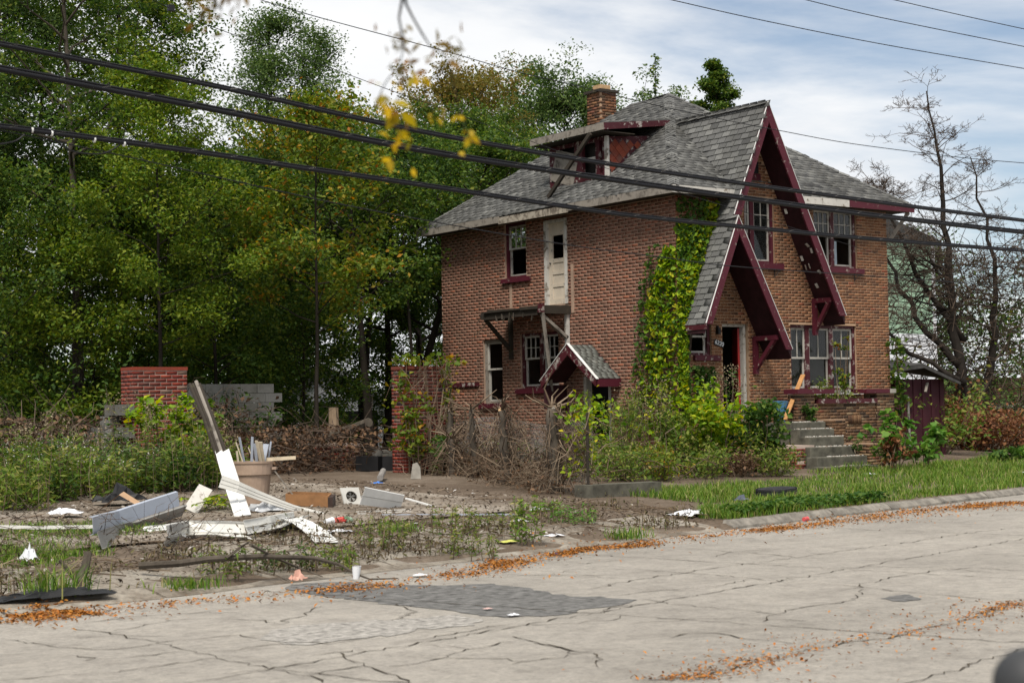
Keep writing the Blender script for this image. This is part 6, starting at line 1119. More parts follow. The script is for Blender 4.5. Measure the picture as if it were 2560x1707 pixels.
for i, (k, lf, lb) in enumerate((('lowA', 'lf_weed', 'low yellowing weeds beside the fence end'), ('lowB', 'lf_aut', 'low golden-leaved weeds in front of the airy weed'), ('lowC', 'lf_weed', 'low dry weeds below the yellow creeper'), ('lowD', 'lf_dead', 'low brown dead weeds near the red brick cheek wall'), ('lowE', 'lf_weed', 'thin grey-green weeds at the lowest step'))):
    shrub('weed_patch', lb, VG[k], .55, .85, 1000, .08, lf, 210 + i, cat='weed', group='low weeds along the house front', clusters=36, stems=18, asp=.4)
    shrub('weed_patch', lb.replace('low', 'tangled', 1) + ' nearer the wall', (VG[k][0] + .5, VG[k][1] + .9), .75, .8, 800, .085, 'lf_aut' if i % 2 else 'lf_weed', 260 + i, cat='weed', group='low weeds along the house front', clusters=30, stems=16, asp=.4, stem_mat='twig_dk')
shrub('knotweed', 'tall green knotweed with large leaves past the porch', VG['knot'], 1.25, .55, 230, .2, 'lf_bright', 221, cat='plant', clusters=26, stems=9, asp=.7, up_l=.9)
shrub('knotweed', 'reddish dying knotweed stems beside the green one', (VG['knot'][0] - .25, VG['knot'][1] - .2), .95, .5, 200, .14, 'lf_rust', 222, cat='plant', clusters=20, stems=8)
shrub('knotweed', 'green broad-leaved plant in front of the shed', VG['kn2'], .9, .8, 240, .2, 'lf_bright', 223, cat='plant', clusters=26, stems=9, asp=.65, up_l=.9)
for i, (k, lb) in enumerate((('red1', 'rust-red dead knotweed thicket around the bare trunk'), ('red2', 'rust-brown dead knotweed in front of the bare tree'), ('red3', 'dark rusty thicket at the photograph edge'), ('red4', 'brown dry thicket behind the shed'), ('red5', 'yellowing dry thicket against the shed side'))):
    shrub('dead_knotweed', lb, VG[k], 1.05 if i < 3 else 1.6, 1.6, 1300, .13, 'lf_rust' if i < 4 else 'lf_weed', 230 + i, group='dead knotweed by the bare tree', clusters=48, stems=22, stem_mat='twig')
for i in range(7):
    x = 9 + i * 1.3; shrub('low_herb', 'low green herbs under the bare tree', (x, -1.6 + .35 * i), .3, .6, 160, .15, 'lf_bright' if i % 2 else 'lf_ivydk', 240 + i, cat='herb', group='low herbs under the bare tree', clusters=12, stems=6, up_l=1.2, asp=.7)
# vine on the shed corner, and on the pier
sv2 = thing('shed_vine', (6.95, -.1, .6), 'hanging green vine between the brick house and the shed', 'vine')
C = [(6.9 + r.normal(0, .13), -.15 + r.normal(0, .12), 1.3 + 2.0 * r.random()) for i in range(260)]; link('foliage', leaf_mesh('foliage', C, .14, 3, .3, .75, droop=1.2), MT['lf_mid'], sv2); MB().tube([(7.05, -.2, .5), (6.98, -.15, 1.8), (6.9, -.1, 3.2)], .018, 5).build('stems', MT['twig'], sv2)
tag(MB().tube([(7.15, -.25, .4), (7.12, -.25, 1.9)], .028, 8).build('steel_pipe', MT['galv']), 'upright grey pipe below the vine by the shed', 'pipe')
gv = thing('grape_vine', (-6.3, .4, .55), 'yellowing grape vine over the brick pier next to the house', 'vine')
C = [(-6.9 + 1.5 * r.random() + r.normal(0, .06), .45 + r.normal(0, .12), 2.66 + .22 * r.random() ** 2) for i in range(130)] + [(-6.85 + r.normal(0, .16), .35 + r.normal(0, .12), 1.0 + 1.5 * r.random()) for i in range(150)] + [(-5.75 + r.normal(0, .08), .42 + r.normal(0, .06), 1.5 + 1.1 * r.random()) for i in range(80)]
link('foliage', leaf_mesh('foliage', C, .12, 33, .4, .8, droop=.8), MT['lf_aut'], gv); mb = MB()
for i in range(12): x = -6.95 + 1.3 * rg.random(); mb.tube([(x, .5, .5), (x + rg.uniform(-.2, .2), .46, 1.4), (x + rg.uniform(-.3, .3), .45, 2.2), (x + rg.uniform(-.4, .4), .4, 2.75)], [.022, .016, .012, .006], 4, False)
for i in range(16): x, z = -6.8 + 1.1 * rg.random(), 2.3 + .5 * rg.random(); mb.tube([(x, .4, z), (x + rg.uniform(-.5, .2), .25, z + rg.uniform(-.5, .15)), (x + rg.uniform(-.7, .3), .3, z - rg.uniform(.2, 1.0))], [.009, .007, .004], 3, False)
mb.build('stems', MT['twig'], gv)
shrub('pier_weed', 'golden-leaved bramble at the foot of the farther brick pier', VG['pil'], 1.5, .5, 420, .1, 'lf_aut', 251, clusters=26, stems=10, asp=.7)
shrub('pier_weed', 'green brambles under the fence end by the pier', VG['pil2'], .9, .45, 420, .09, 'lf_ivydk', 252, clusters=22, stems=10)
shrub('maple_sapling', 'bright green maple sapling growing in front of the nearer brick pier', VG['sap'], 1.5, .7, 520, .15, 'lf_ivy', 253, cat='sapling', clusters=34, stems=9, asp=.75, up_l=1.0, top=.55)
shrub('maple_sapling', 'green maple sapling by the leaning weathered post', VG['sapB'], 1.45, .45, 200, .14, 'lf_yel', 254, cat='sapling', clusters=16, stems=6, asp=.75, up_l=1.0, top=.5)
WH = .62
wl = [('wl1', 1.3, 'lf_mid', None), ('wl2', 1.15, 'lf_weed', 'lf_white'), ('wl3', 1.2, 'lf_weed', 'lf_white'), ('wl4', 1.15, 'lf_olive', 'lf_white'), ('wl5', 1.2, 'lf_weed', 'lf_tan'), ('wl6', 1.5, 'lf_mid', 'lf_white'), ('wl7', 1.5, 'lf_olive', None), ('wl8', 1.2, 'lf_mid', 'lf_white'), ('wl9', 1.3, 'lf_weed', 'lf_tan'), ('wl10', 1.4, 'lf_weed', 'lf_tan'), ('wl11', .9, 'lf_weed', None), ('wl12', 1.2, 'lf_mid', None)]
wlab = ['tall green weeds at the photograph edge beyond the thin white strip', 'white-flowered asters behind the lying gutter trough', 'white-flowered weeds behind the tan cardboard', 'grey-green asters in front of the broken block wall', 'tan-plumed weeds at the foot of the nearer brick pier', 'tall weeds below the brown brush heap', 'dark leafy weeds left of the block wall stump', 'white asters before the lower block wall', 'pale plumed grass against the nearer brick pier', 'pale plumed weeds by the leaning weathered post', 'low dry weeds beside the thin white strip', 'green weeds around the base of the leaning post']
for i, ((k, h, lf, hd), lb) in enumerate(zip(wl, wlab)):
    stalks('tall_weed', lb.replace('left of', 'next to'), VG[k], h * (WH, .85, .55, .7, .9, .6)[i % 6], .7, 30, 300 + i, lf, hd, 'weed', 'tall weeds of the lot', lsize=.12, nleaf=26, headn=6, hsize=.022)
    shrub('leafy_weed', lb.replace('left of', 'next to').replace('weeds', 'leaves').replace('asters', 'aster leaves') + ', low undergrowth', VG[k], h * (.4, .6, .5, .35, .62, .45)[(i * 5) % 6], .75, 650, .095, ('lf_dark', 'lf_mid', 'lf_weed', 'lf_yel')[i % 4], 330 + i, 'weed', 'tall weeds of the lot', clusters=36, stems=16, asp=.35)
for i, (x_, y_, h_, lb) in enumerate(((-15.6, -3.3, 1.35, 'tall plumed stalks above the asters near the photograph edge'), (-14.3, -2.2, 1.2, 'tall plumed stalks before the broken block wall'), (-13.2, -1.9, 1.5, 'tallest plumed stalks in front of the nearer brick pier'), (-12.4, -2.6, 1.25, 'plumed stalks beside the dustbin'), (-16.4, -1.5, 1.5, 'tall thin stalks before the brown heap'))):
    stalks('plumed_stalks', lb, (x_, y_), h_, .45, 9, 370 + i, 'lf_weed', 'lf_tan', 'weed', 'tall weeds of the lot', lsize=.12, nleaf=24, headn=60, hsize=.028)
shrub('wall_bramble', 'dark brambles hanging over the grey block wall', (-8.5, 4.75), 1.75, 1.35, 1500, .11, 'lf_dark', 281, clusters=40, stems=16)
# small weeds in the apron and road cracks
for i, (k, h, lf, lb) in enumerate((('weedroad', .75, 'lf_grass', 'upright green weed growing from the pavement joint'), ('w2', .4, 'lf_bright', 'bushy bright green weed beside the fence kerb'), ('w3', .35, 'lf_weed', 'small weed at the end of the long metal strip'), ('w14', .4, 'lf_weed', 'dry tuft of weeds near the low concrete wall'), ('w4', .15, 'lf_grass', 'flat grass tuft in the gutter below the white bag'), ('w5', .55, 'lf_weed', 'grey-green sprawling weed on the pavement'), ('w6', .5, 'lf_weed', 'branching dry weed beside the pavement slabs'), ('w10', .15, 'lf_grass', 'small grass tuft beside the scattered cups'), ('w12', .35, 'lf_weed', 'dry weeds behind the white cup'), ('w7', .35, 'lf_olive', 'dark weeds under the fallen branch'), ('w11', .4, 'lf_weed', 'dry grass under the thick end of the fallen branch'), ('w8', .12, 'lf_grass', 'thin grass in the gutter leaves'), ('w9', .3, 'lf_grass', 'bright grass clump above the black plastic'), ('w13', .4, 'lf_weed', 'small bushy weed on the kerbless edge'))):
    c = VG[k]
    if lf == 'lf_grass' and h < .5:
        root = thing('grass_tuft', c, lb, 'grass', 'small weeds of the pavement'); P = [(c[0] + r.normal(0, .16), c[1] + r.normal(0, .12), c[2]) for i_ in range(170)]; blades('blades', P, h * 1.1, 400 + i, lf, root, lean=1.2)
    else: stalks('small_weed', lb, c, h * .8, .22 if h > .6 else .34, 14 if h > .6 else 18, 400 + i, lf, 'lf_tan' if i in (5, 6) else None, 'weed', 'small weeds of the pavement', lsize=.07 if h < .6 else .1, nleaf=16, headn=8, hsize=.02)
# ---- dead stumps wound with vines along the fence
stl = ['cut stump with a fresh pale top in the fence line', 'forked grey stump at the far end of the fence', 'slim cut stump with one long bare twig', 'stump matted with dead vines by the fence post', 'broken leaning stump behind the chain link']
F0v = Vector((-7.2, -5.6, 0))
for i, (f, dx, h, rad) in enumerate(((.42, -.35, 1.3, .075), (.88, -.25, 1.2, .06), (.66, -.3, 1.25, .05), (.12, -.25, 1.4, .085), (.74, -.6, .7, .07))):
    p = F0 + fd * f; x, y = p.x + dx, p.y; z = gh(x, y); st_ = thing('dead_stump', (x, y, z), stl[i], 'stump', 'stumps along the fence'); rg = random.Random(80 + i); tp = (x + rg.uniform(-.12, .12), y + rg.uniform(-.1, .1), z + h)
    nn_ = 9; MB().tube([(x + (tp[0] - x) * f_ / nn_ + rg.uniform(-.025, .025), y + (tp[1] - y) * f_ / nn_ + rg.uniform(-.025, .025), z - .1 + (h + .1) * f_ / nn_) if f_ < nn_ else tp for f_ in range(nn_ + 1)], [rad * (1.4 - .5 * f_ / nn_) * rg.uniform(.8, 1.25) for f_ in range(nn_)] + [rad * .85], 9).build('trunk', MT['bark_grey'], st_, smooth=True)
    MB().tube([tp, (tp[0] - .01, tp[1] - .008, tp[2] + .012)], rad * .8, 10).build('cut_face', MT['cutwood' if i == 0 else 'grey_wood'], st_)
    tw = MB()
    for k in range(70 if i != 3 else 120):
        zz = z + rg.uniform(.02, h + .1); a = rg.uniform(0, 6.28); q = Vector((x + rad * 1.3 * math.cos(a), y + rad * 1.3 * math.sin(a), zz)); L = rg.uniform(.2, .7); d = Vector((rg.uniform(-.6, .6), rg.uniform(-.6, .6), rg.uniform(-1.4, .5))).normalized()
        tw.tube([q, q + d * L * .5 + Vector((0, 0, rg.uniform(-.05, .15))), q + d * L + Vector((rg.uniform(-.1, .1), rg.uniform(-.1, .1), -.1 * L))], [.011, .008, .004], 3, False)
    for k in range(5 + i):
        d = Vector((rg.uniform(-1, 1), rg.uniform(-1, 1), rg.uniform(.1, 1))).normalized(); q = Vector(tp); L = rg.uniform(.3, .7); tw.tube([q, q + d * L * .6, q + d * L + Vector((rg.uniform(-.2, .2), rg.uniform(-.2, .2), rg.uniform(-.1, .1)))], [.022, .014, .006], 4, False)
    tw.build('dead_vines', MT['twig'], st_)
fv_ = thing('fence_vine', (-7.2, -5.7, .5), 'green leafy vine hanging over the fence end post', 'vine')
C = [(-7.25 + r.normal(0, .16), -5.75 + r.normal(0, .16), .6 + 1.2 * r.random() ** .7) for i in range(230)] + [(-6.9 + r.normal(0, .25), -5.5 + r.normal(0, .2), 1.65 + .18 * r.normal()) for i in range(110)]
link('foliage', leaf_mesh('foliage', C, .1, 41, .4, .65, droop=.8), MT['lf_ivy'], fv_); MB().tube([(-7.3, -5.8, .45), (-7.25, -5.75, 1.2), (-7.0, -5.6, 1.75)], .015, 5).build('stems', MT['twig'], fv_)
def twig_heap(name, label, line, wid, h, n, seed, mat='twig_dk', cat='brush', leaf=None, nl=0, lsz=.1, kind='stuff', rm=1.0):
    rg = random.Random(seed); mb = MB(); P = [Vector((*p, 0)) for p in line]; C = []
    for i in range(n):
        f = rg.random() * (len(P) - 1); a = int(min(len(P) - 2, f)); c = P[a].lerp(P[a + 1], f - a); c.x += rg.gauss(0, wid); c.y += rg.gauss(0, wid); z = gh(c.x, c.y) + rg.random() ** 1.6 * h
        d = Vector((rg.uniform(-1, 1), rg.uniform(-1, 1), rg.uniform(-.35, .6))).normalized(); L = rg.uniform(.25, 1.1) * (.6 + .4 * rm); q = Vector((c.x, c.y, z)); k_ = lambda e: Vector((rg.uniform(-e, e), rg.uniform(-e, e), rg.uniform(-e, e))) * L; mb.tube([q, q + d * L * .3 + k_(.12), q + d * L * .65 + k_(.14), q + d * L + k_(.1)], [rg.uniform(.005, .016) * rm, .009 * rm, .006 * rm, .003 * rm], 3, False)
    root = mb.build(name, MT[mat], origin=False); tag(root, label, cat, kind=kind); fix(root)
    if leaf:
        for i in range(nl):
            f = rg.random() * (len(P) - 1); a = int(min(len(P) - 2, f)); c = P[a].lerp(P[a + 1], f - a); C.append((c.x + rg.gauss(0, wid), c.y + rg.gauss(0, wid), gh(c.x, c.y) + .03 + rg.random() ** 1.4 * h))
        link('dead_leaves', leaf_mesh('dead_leaves', C, lsz, seed, .4, .6), MT[leaf], root)
    return root
twig_heap('fence_brush', 'tangle of dead vines and twigs along the fence foot', [(-7.7, -5.6), (-7.0, -3.5), (-6.4, -1.2), (-6.1, .3)], .28, .42, 520, 11, 'twig', 'brush', 'lf_dead', 900, .07, rm=.6)
mb = MB(); rg = random.Random(91); C = []
for i in range(900):                                       # vines that hang in the fence mesh
    f = rg.random(); p = F0 + fd * f; q = Vector((p.x + rg.gauss(-.05, .09), p.y + rg.gauss(0, .1), p.z + rg.uniform(.1, 1.15) * (.75 + .35 * math.sin(f * 17))))
    d = Vector((rg.uniform(-.4, .4), rg.uniform(-.8, .8), rg.uniform(-1, .6))).normalized(); L = rg.uniform(.2, .7); k_ = lambda e: Vector((rg.uniform(-e, e), rg.uniform(-e, e), rg.uniform(-e, e))) * L
    mb.tube([q, q + d * L * .35 + k_(.2), q + d * L * .7 + k_(.2), q + d * L + k_(.15)], [.008, .007, .005, .003], 3, False)
    if i % 2: C.append(tuple(q + d * L * rg.random()))
fm = mb.build('vine_tangle', MT['twig'], origin=False); tag(fm, 'brown dead vines woven through the chain link fence', 'vines', kind='stuff'); fix(fm); link('dead_leaves', leaf_mesh('dead_leaves', C, .06, 92, .3, .6), MT['lf_dead'], fm)
twig_heap('brush_pile', 'long heap of dead brown branches across the ruined garage', [(-10.6, 2.6), (-9.0, 3.0), (-7.4, 3.4), (-6.3, 3.2)], .7, .9, 800, 12, 'twig_dk', 'brush', 'lf_dead', 2600, .11)
twig_heap('brush_pile', 'brown heap of dried vines beside the nearer brick pier', [(-15.4, .9), (-13.9, 1.6), (-12.7, 1.9)], .65, 1.15, 800, 13, 'twig_dk', 'brush', 'lf_dead', 2300, .1)
twig_heap('brush_pile', 'dark leafy brush against the grey block wall', [(-10.2, 4.0), (-8.6, 4.4)], .5, 1.5, 380, 14, 'twig_dk', 'brush', 'lf_dead', 900, .13)
twig_heap('wire_tangle', 'tangle of dark wiry stems at the photograph edge', [(-18.2, -9.3), (-17.3, -9.6), (-16.3, -10.6)], .4, .45, 150, 15, 'twig_dk', 'twigs', rm=.38)
twig_heap('yard_brush', 'dry brush between the fence and the side wall', [(-5.0, -3.5), (-3.2, -.5), (-2.4, 3.5), (-2.0, 7)], .8, .5, 500, 16, 'twig', 'brush', 'lf_weed', 1600, .09)
shrub('porch_weed', 'yellow-leaved sapling growing up in front of the triple window', (4.55, -.45, 1.5), 1.95, .3, 150, .09, 'lf_aut', 271, cat='sapling', clusters=18, stems=5, asp=.7)
shrub('porch_weed', 'grey-green weeds filling the porch planter', (4.2, -.5, 1.55), .75, .75, 600, .07, 'lf_weed', 272, cat='weed', clusters=26, stems=12, asp=.5)
shrub('step_weed', 'dark green weed on the porch landing', (2.95, -1.1, 1.36), .4, .3, 220, .08, 'lf_ivydk', 273, cat='weed', clusters=14, stems=6, asp=.7)
shrub('step_weed', 'pale green weed on the middle steps', (3.2, -2.15, .7), .38, .18, 110, .07, 'lf_olive', 274, cat='weed', clusters=10, stems=4, asp=.6)

# ---------------------------------------------------------------- debris
DB = D['deb']; rg = random.Random(55)
def ribbon(name, label, pts, wdir, width, mat, cat='siding', laps=2, lip=.02, curl=0.0, back=None, group='strips of torn house siding', w_end=None, rag=0):
    """a bent strip of siding: cross-section with a lap step and turned edges"""
    P = [Vector(p) for p in pts]; Q = []
    for a, b in zip(P, P[1:]):
        for i in range(3): Q.append(a.lerp(b, i / 3))
    Q.append(P[-1]); n = len(Q); prof = []
    for k in range(laps): prof += [((k + .0) / laps, lip), ((k + .04) / laps, .0), ((k + .93) / laps, .006), ((k + .97) / laps, lip)]
    k = len(prof); mb = MB(); W = Vector(wdir).normalized()
    for i, p in enumerate(Q):
        d = (Q[min(i + 1, n - 1)] - Q[max(i - 1, 0)]).normalized(); w = (W - d * W.dot(d)).normalized(); up = w.cross(d).normalized()
        if up.z < 0 and abs(up.z) > .2: up = -up
        ww = width + ((w_end if w_end is not None else width) - width) * i / (n - 1)
        for f, h in prof: mb.v.append(tuple(p + w * (f - .5) * ww + up * (h + curl * (f - .5) ** 2 * 4 * ww) + (d * rg.uniform(-rag, rag) if i in (0, n - 1) else Vector())))
    for i in range(n - 1):
        for j in range(k - 1): mb.f.append((i * k + j, i * k + j + 1, (i + 1) * k + j + 1, (i + 1) * k + j))
    o = mb.build(name, MT[mat]); sm = o.modifiers.new('sheet', 'SOLIDIFY'); sm.thickness = .004; return tag(o, label, cat, group)
cr_ = Vector(D['R']); hz_ = Vector((cF.x, cF.y, 0)).normalized()
ribbon('siding_strip', 'upright white siding strip leaning on the tan bin', DB['S1'], cr_, .2, 'white_metal', laps=2, w_end=.23, rag=.03)
ribbon('siding_strip', 'bent white siding strip lying across the upright one', DB['S2'], (0, 0, 1), .17, 'white_dirty', laps=3, w_end=.05)
ribbon('siding_strip', 'clean white siding piece bent down onto the pavement edge', DB['S3'], cr_ + hz_ * .5, .27, 'white_metal', laps=1, w_end=.3)
ribbon('siding_strip', 'grey-backed siding strip resting on the pile', [Vector(p) - Vector((0, 0, .07)) for p in DB['S4']], hz_ + Vector((0, 0, .6)), .18, 'white_dirty', laps=2)
ribbon('gutter_trough', 'long pale blue-grey metal trough rising out of the weeds', [Vector(p) + Vector((0, 0, .06)) for p in DB['S5']], (0, 0, 1), .2, 'blue_metal', laps=1, lip=.04)
ribbon('gutter_trough', 'dark grey underside strip along the metal trough', [Vector(p) + Vector((.04, -.08, -.10)) for p in DB['S5']], hz_ + Vector((0, 0, -.5)), .2, 'grey_metal', laps=1)
ribbon('siding_strip', 'curled white panel with a grey lip in front of the pile', [Vector(p) - Vector((0, 0, .15)) for p in DB['S6']], (-.6, -.65, -.45), .26, 'white_dirty', laps=2, curl=.2, rag=.05)
ribbon('siding_strip', 'grey lip strip folded over the curled white panel', [Vector(p) + Vector((.12, .14, -.06)) for p in DB['S6']], (.1, .1, 1), .09, 'grey_metal', laps=1)
tag(MB().beam(DB['S7'][0], DB['S7'][1], .2, .025, hz_ * -1).build('weathered_board', MT['white_worn']), 'weathered whitish board propped behind the fern', 'board')
ribbon('siding_strip', 'thin white strip flat on the ground below the pile', DB['S8'], hz_, .14, 'white_metal', laps=1, w_end=.06)
ribbon('siding_strip', 'thin white strip running into the weeds at the photograph edge', DB['S9'], (0, 0, 1), .035, 'white_dirty', laps=1)
ribbon('siding_strip', 'short crumpled white offcut on the pile', DB['S10'], hz_, .16, 'white_metal', laps=2, rag=.05)
ribbon('siding_strip', 'torn white foil-like strip under the trough', DB['S11'], hz_ + Vector((0, 0, .3)), .16, 'white_metal', laps=2, rag=.08)
ribbon('siding_strip', 'crumpled white piece half sunk in the pile', [Vector(DB['S4'][1]) + Vector((-.1, -.3, -.12)), Vector(DB['S4'][2]) + Vector((.05, -.15, -.05))], hz_, .18, 'white_dirty', laps=2, rag=.06)
pp = [Vector(p) for p in DB['post']]; po_ = thing('leaning_post', pp[3], 'weathered fluted porch post leaning beside the nearer brick pier', 'post')
for k in range(4): a = (k - 1.5) * .05; MB().tube([p + cr_ * a + Vector((0, 0, rg.uniform(-.03, .03))) for p in pp], [.03, .029, .031, .034], 7).build('flute', MT['grey_wood' if k == 2 else 'dark_wood'], po_)
# tan dustbin full of offcuts
bx_, by_, bz_ = DB['bin']; bin_ = thing('dustbin', (bx_, by_, bz_), 'tan plastic dustbin stuffed with siding offcuts', 'dustbin'); MT['tan'] = M_flat('tan_plastic', (.33, .24, .18), .55, .2, 3); mb = MB(); k = 24
bx_ += .05; by_ += .15
prof = [(.21, 0), (.225, .04), (.262, .46), (.285, .47), (.288, .62), (.30, .63), (.302, .66), (.27, .66), (.26, .6), (.215, .06)]
for rr_, z in prof: mb.v += [(bx_ + rr_ * math.cos(2 * math.pi * i / k), by_ + rr_ * math.sin(2 * math.pi * i / k), bz_ + z) for i in range(k)]
for j in range(len(prof) - 1): mb.f += [(j * k + i, j * k + (i + 1) % k, (j + 1) * k + (i + 1) % k, (j + 1) * k + i) for i in range(k)]
mb.f.append(tuple(range(9 * k, 10 * k))); mb.build('bin_body', MT['tan'], bin_, smooth=False)
for s in (-1, 1): c = Vector((bx_, by_, bz_ + .56)) + cr_ * .29 * s; MB().beam(c, c + cr_ * .06 * s, .16, .035).build('handle', MT['tan'], bin_)
offl = ['pale wooden slat sticking out of the dustbin', 'grey metal offcut sticking out of the dustbin']
for i in range(13):
    a = rg.uniform(0, 6.28); q = Vector((bx_ + .18 * math.cos(a), by_ + .18 * math.sin(a), bz_ + .4)); d = Vector((rg.uniform(-.35, .35), rg.uniform(-.3, .3), 1)).normalized(); L = rg.uniform(.4, .62); kk = i % 2
    tag(MB().beam(q, q + d * L, rg.uniform(.03, .07), .012).build('offcut', M_flat('pale_slat', (.5, .43, .32), .8, .2, 8) if kk == 0 else MT['blue_metal']), offl[kk], 'offcut', 'offcuts in the dustbin')
tag(MB().beam((bx_ + .25, by_ - .2, bz_ + .52), (bx_ + .55, by_ - .35, bz_ + .06), .1, .02).build('broken_board', MT['grey_wood']), 'broken tan board leaning against the dustbin', 'board')
tag(MB().beam((bx_ + .1, by_ - .1, bz_ + .68), (bx_ + .5, by_ - .38, bz_ + .70), .03, .05).build('slat', M_flat('pale_slat_b', (.5, .42, .3), .8, .2, 8)), 'pale slat lying across the dustbin rim', 'board')
def crumple(name, label, c, sx, sy, sz, mat, seed, cat, n=9, group=None):
    rg = random.Random(seed); mb = MB(); c = Vector(c)
    for i in range(n):
        for j in range(n):
            u, v = i / (n - 1) - .5, j / (n - 1) - .5; e = 1 - max(abs(u), abs(v)) * 2; mb.v.append((c.x + sx * (u + rg.uniform(-.06, .06)), c.y + sy * (v + rg.uniform(-.06, .06)), c.z + sz * (.25 + .75 * e) * rg.uniform(.25, 1.0) + .012))
    for i in range(n - 1):
        for j in range(n - 1): mb.f.append((i * n + j, (i + 1) * n + j, (i + 1) * n + j + 1, i * n + j + 1))
    return tag(mb.build(name, mat), label, cat, group)
MT['bagw'] = M_flat('white_film', (.66, .67, .70), .4, .12, 5, .5, .2); MT['clear'] = M_flat('clear_film', (.42, .43, .44), .25, .3, 8, .6, .2)
crumple('plastic_bag', 'clear crumpled plastic bag under the bent siding strip', DB['bag2'], .55, .35, .2, MT['clear'], 1, 'bag')
crumple('plastic_bag', 'white crumpled bag lying where the grass begins', DB['bag'], .62, .42, .16, MT['bagw'], 2, 'bag')
crumple('paper_sheet', 'white torn paper near the scattered cups', DB['paper'], .35, .25, .05, MT['bagw'], 3, 'paper')
crumple('paper_bag', 'crumpled pinkish paper bag beside the fallen branch', DB['pinkp'], .16, .15, .15, M_flat('pink_paper', (.48, .27, .21), .8, .15, 6), 4, 'paper')
crumple('black_sheet', 'black plastic sheet in the gutter grass', (np.array(DB['blackpl'][0]) * .5 + np.array(DB['blackpl'][1]) * .5), 1.3, .35, .12, MT['black'], 5, 'sheet')
crumple('white_rag', 'small white rag in the dark wiry tangle', (np.array(VG['tw']) + np.array([-.3, -.3, 0])), .16, .14, .25, MT['bagw'], 6, 'rag')
crumple('white_scrap', 'white rag-like scrap beyond the trough by the weeds', DB['card'] + np.array([-.75, -.6, 0]) if False else tuple(np.array(DB['card']) + np.array([-.9, -.35, .05])), .4, .3, .12, MT['bagw'], 7, 'scrap')
for i, (lb, px, py, s) in enumerate((('white paper scrap beside the grass tuft on the pad', -10.9, -8.9, .3), ('small white scrap in the gutter leaves', -14.9, -12.6, .15), ('pale plastic scrap on the worn pavement', -11.4, -10.3, .25), ('white crumpled scrap by the fence kerb wall', -9.6, -7.6, .35), ('white flat scrap lying on the tar patch', -16.2, -16.0, .1), ('pinkish flat scrap on the tar patch', -16.1, -15.5, .08), ('yellow-green rag beside the upright weed', -12.35, -10.6, .25), ('white litter piece on the grass by the steps', 1.6, -3.9, .3), ('white flake on the grass past the porch', 5.5, -4.7, .2))):
    crumple('litter_scrap', lb, (px, py, max(gh(px, py), .005)), s, s * .7, s * .2, M_flat('scrap_yellow', (.5, .5, .12), .7, .1, 5) if 'yellow' in lb else M_flat('scrap_pink', (.5, .33, .3), .7, .1, 5) if 'pink' in lb else MT['bagw'], 20 + i, 'litter', 6, 'litter scraps')
def cup(name, label, c, axis, mat, h=.13, r0_=.032, r1_=.045):
    c = Vector(c); a = Vector(axis).normalized(); mb = MB(); mb.tube([c, c + a * h * .97, c + a * h, c + a * h], [r0_, r1_, r1_ * 1.08, r1_ * .9], 14, True); return tag(mb.build(name, mat), label, 'cup', 'thrown away cups')
cw = M_flat('white_cup', (.66, .67, .68), .5, .06, 4, bstr=0)
cup('paper_cup', 'white cup lying beside a red lid on the pad', np.array(DB['cups'][0]) + (0, 0, .05), (1, .3, 0.05), cw); cup('plastic_bottle', 'small clear bottle lying between two cups', np.array(DB['cups'][1]) + (0, 0, .05), (.9, -.5, .05), MT['clear'], .17, .035, .035)
cup('paper_cup', 'green and white cup lying on the pad', np.array(DB['cups'][2]) + (0, 0, .05), (-.8, -.5, .1), M_flat('green_cup', (.36, .5, .36), .5, .3, 14, bstr=0)); cup('paper_cup', 'white cup standing in the gutter leaves', np.array(DB['cups'][3]) + (0, 0, .01), (.1, .05, 1), cw, .13)
cup('red_carton', 'red crumpled carton among the scattered cups', np.array(DB['cups'][0]) + (.15, .05, .05), (.7, -.6, .1), M_flat('red_carton', (.45, .05, .04), .6, .2, 6), .14, .04, .04)
mb = MB(); cc = D['deb']['cap']; disc(mb, cc[0], cc[1], .001, .018, .03, 12); tag(mb.build('bottle_cap', M_flat('blue_cap', (.03, .08, .3), .5, .1, 3)), 'small blue bottle cap lying on the road', 'bottle cap')
# wooden drawer, box fan and its panel
c0, c1 = Vector(DB['crate'][0]), Vector(DB['crate'][1]); dr_ = thing('wooden_drawer', (c0 + c1) / 2, 'shallow brown wooden drawer lying behind the siding pile', 'drawer'); MT['brown'] = M_flat('brown_plywood', (.24, .12, .05), .75, .25, 6); cm = (c0 + c1) / 2
def orient(x, y, z): return cm + cr_ * x + hz_ * y + Vector((0, 0, z))
for nm, a, b, w_, h_ in (('side_panel', (-.3, .0, .13), (.3, 0, .1), .025, .16), ('side_panel', (-.3, .35, .15), (.3, .35, .13), .025, .16), ('end_panel', (-.3, 0, .13), (-.3, .35, .14), .025, .16), ('end_panel', (.3, 0, .11), (.3, .35, .12), .025, .16)): MB().beam(orient(*a), orient(*b), w_, h_).build(nm, MT['brown'], dr_)
MB().beam(orient(0, .0, .04), orient(0, .35, .06), .6, .02).build('bottom_panel', MT['brown'], dr_); MB().beam(orient(.33, -.02, .08), orient(.33, .37, .1), .07, .17).build('front_panel', M_flat('dark_drawer_front', (.04, .025, .02), .6, .3, 5), dr_)
fan = thing('vent_fan', DB['fan'], 'white square exhaust fan housing with a round dark opening', 'fan'); fc = Vector(DB['fan']) + Vector((0, 0, .14)); fx_ = (cr_ + hz_ * .35).normalized(); fx_.z = 0; fx_.normalize(); fz_ = Vector((0, 0, 1)) * .97 - cr_ * .22; fz_.normalize(); fn = fx_.cross(fz_).normalized()
if fn.dot(hz_) > 0: fn = -fn
k = 28; ring = MB(); hs = .135; hr = .082
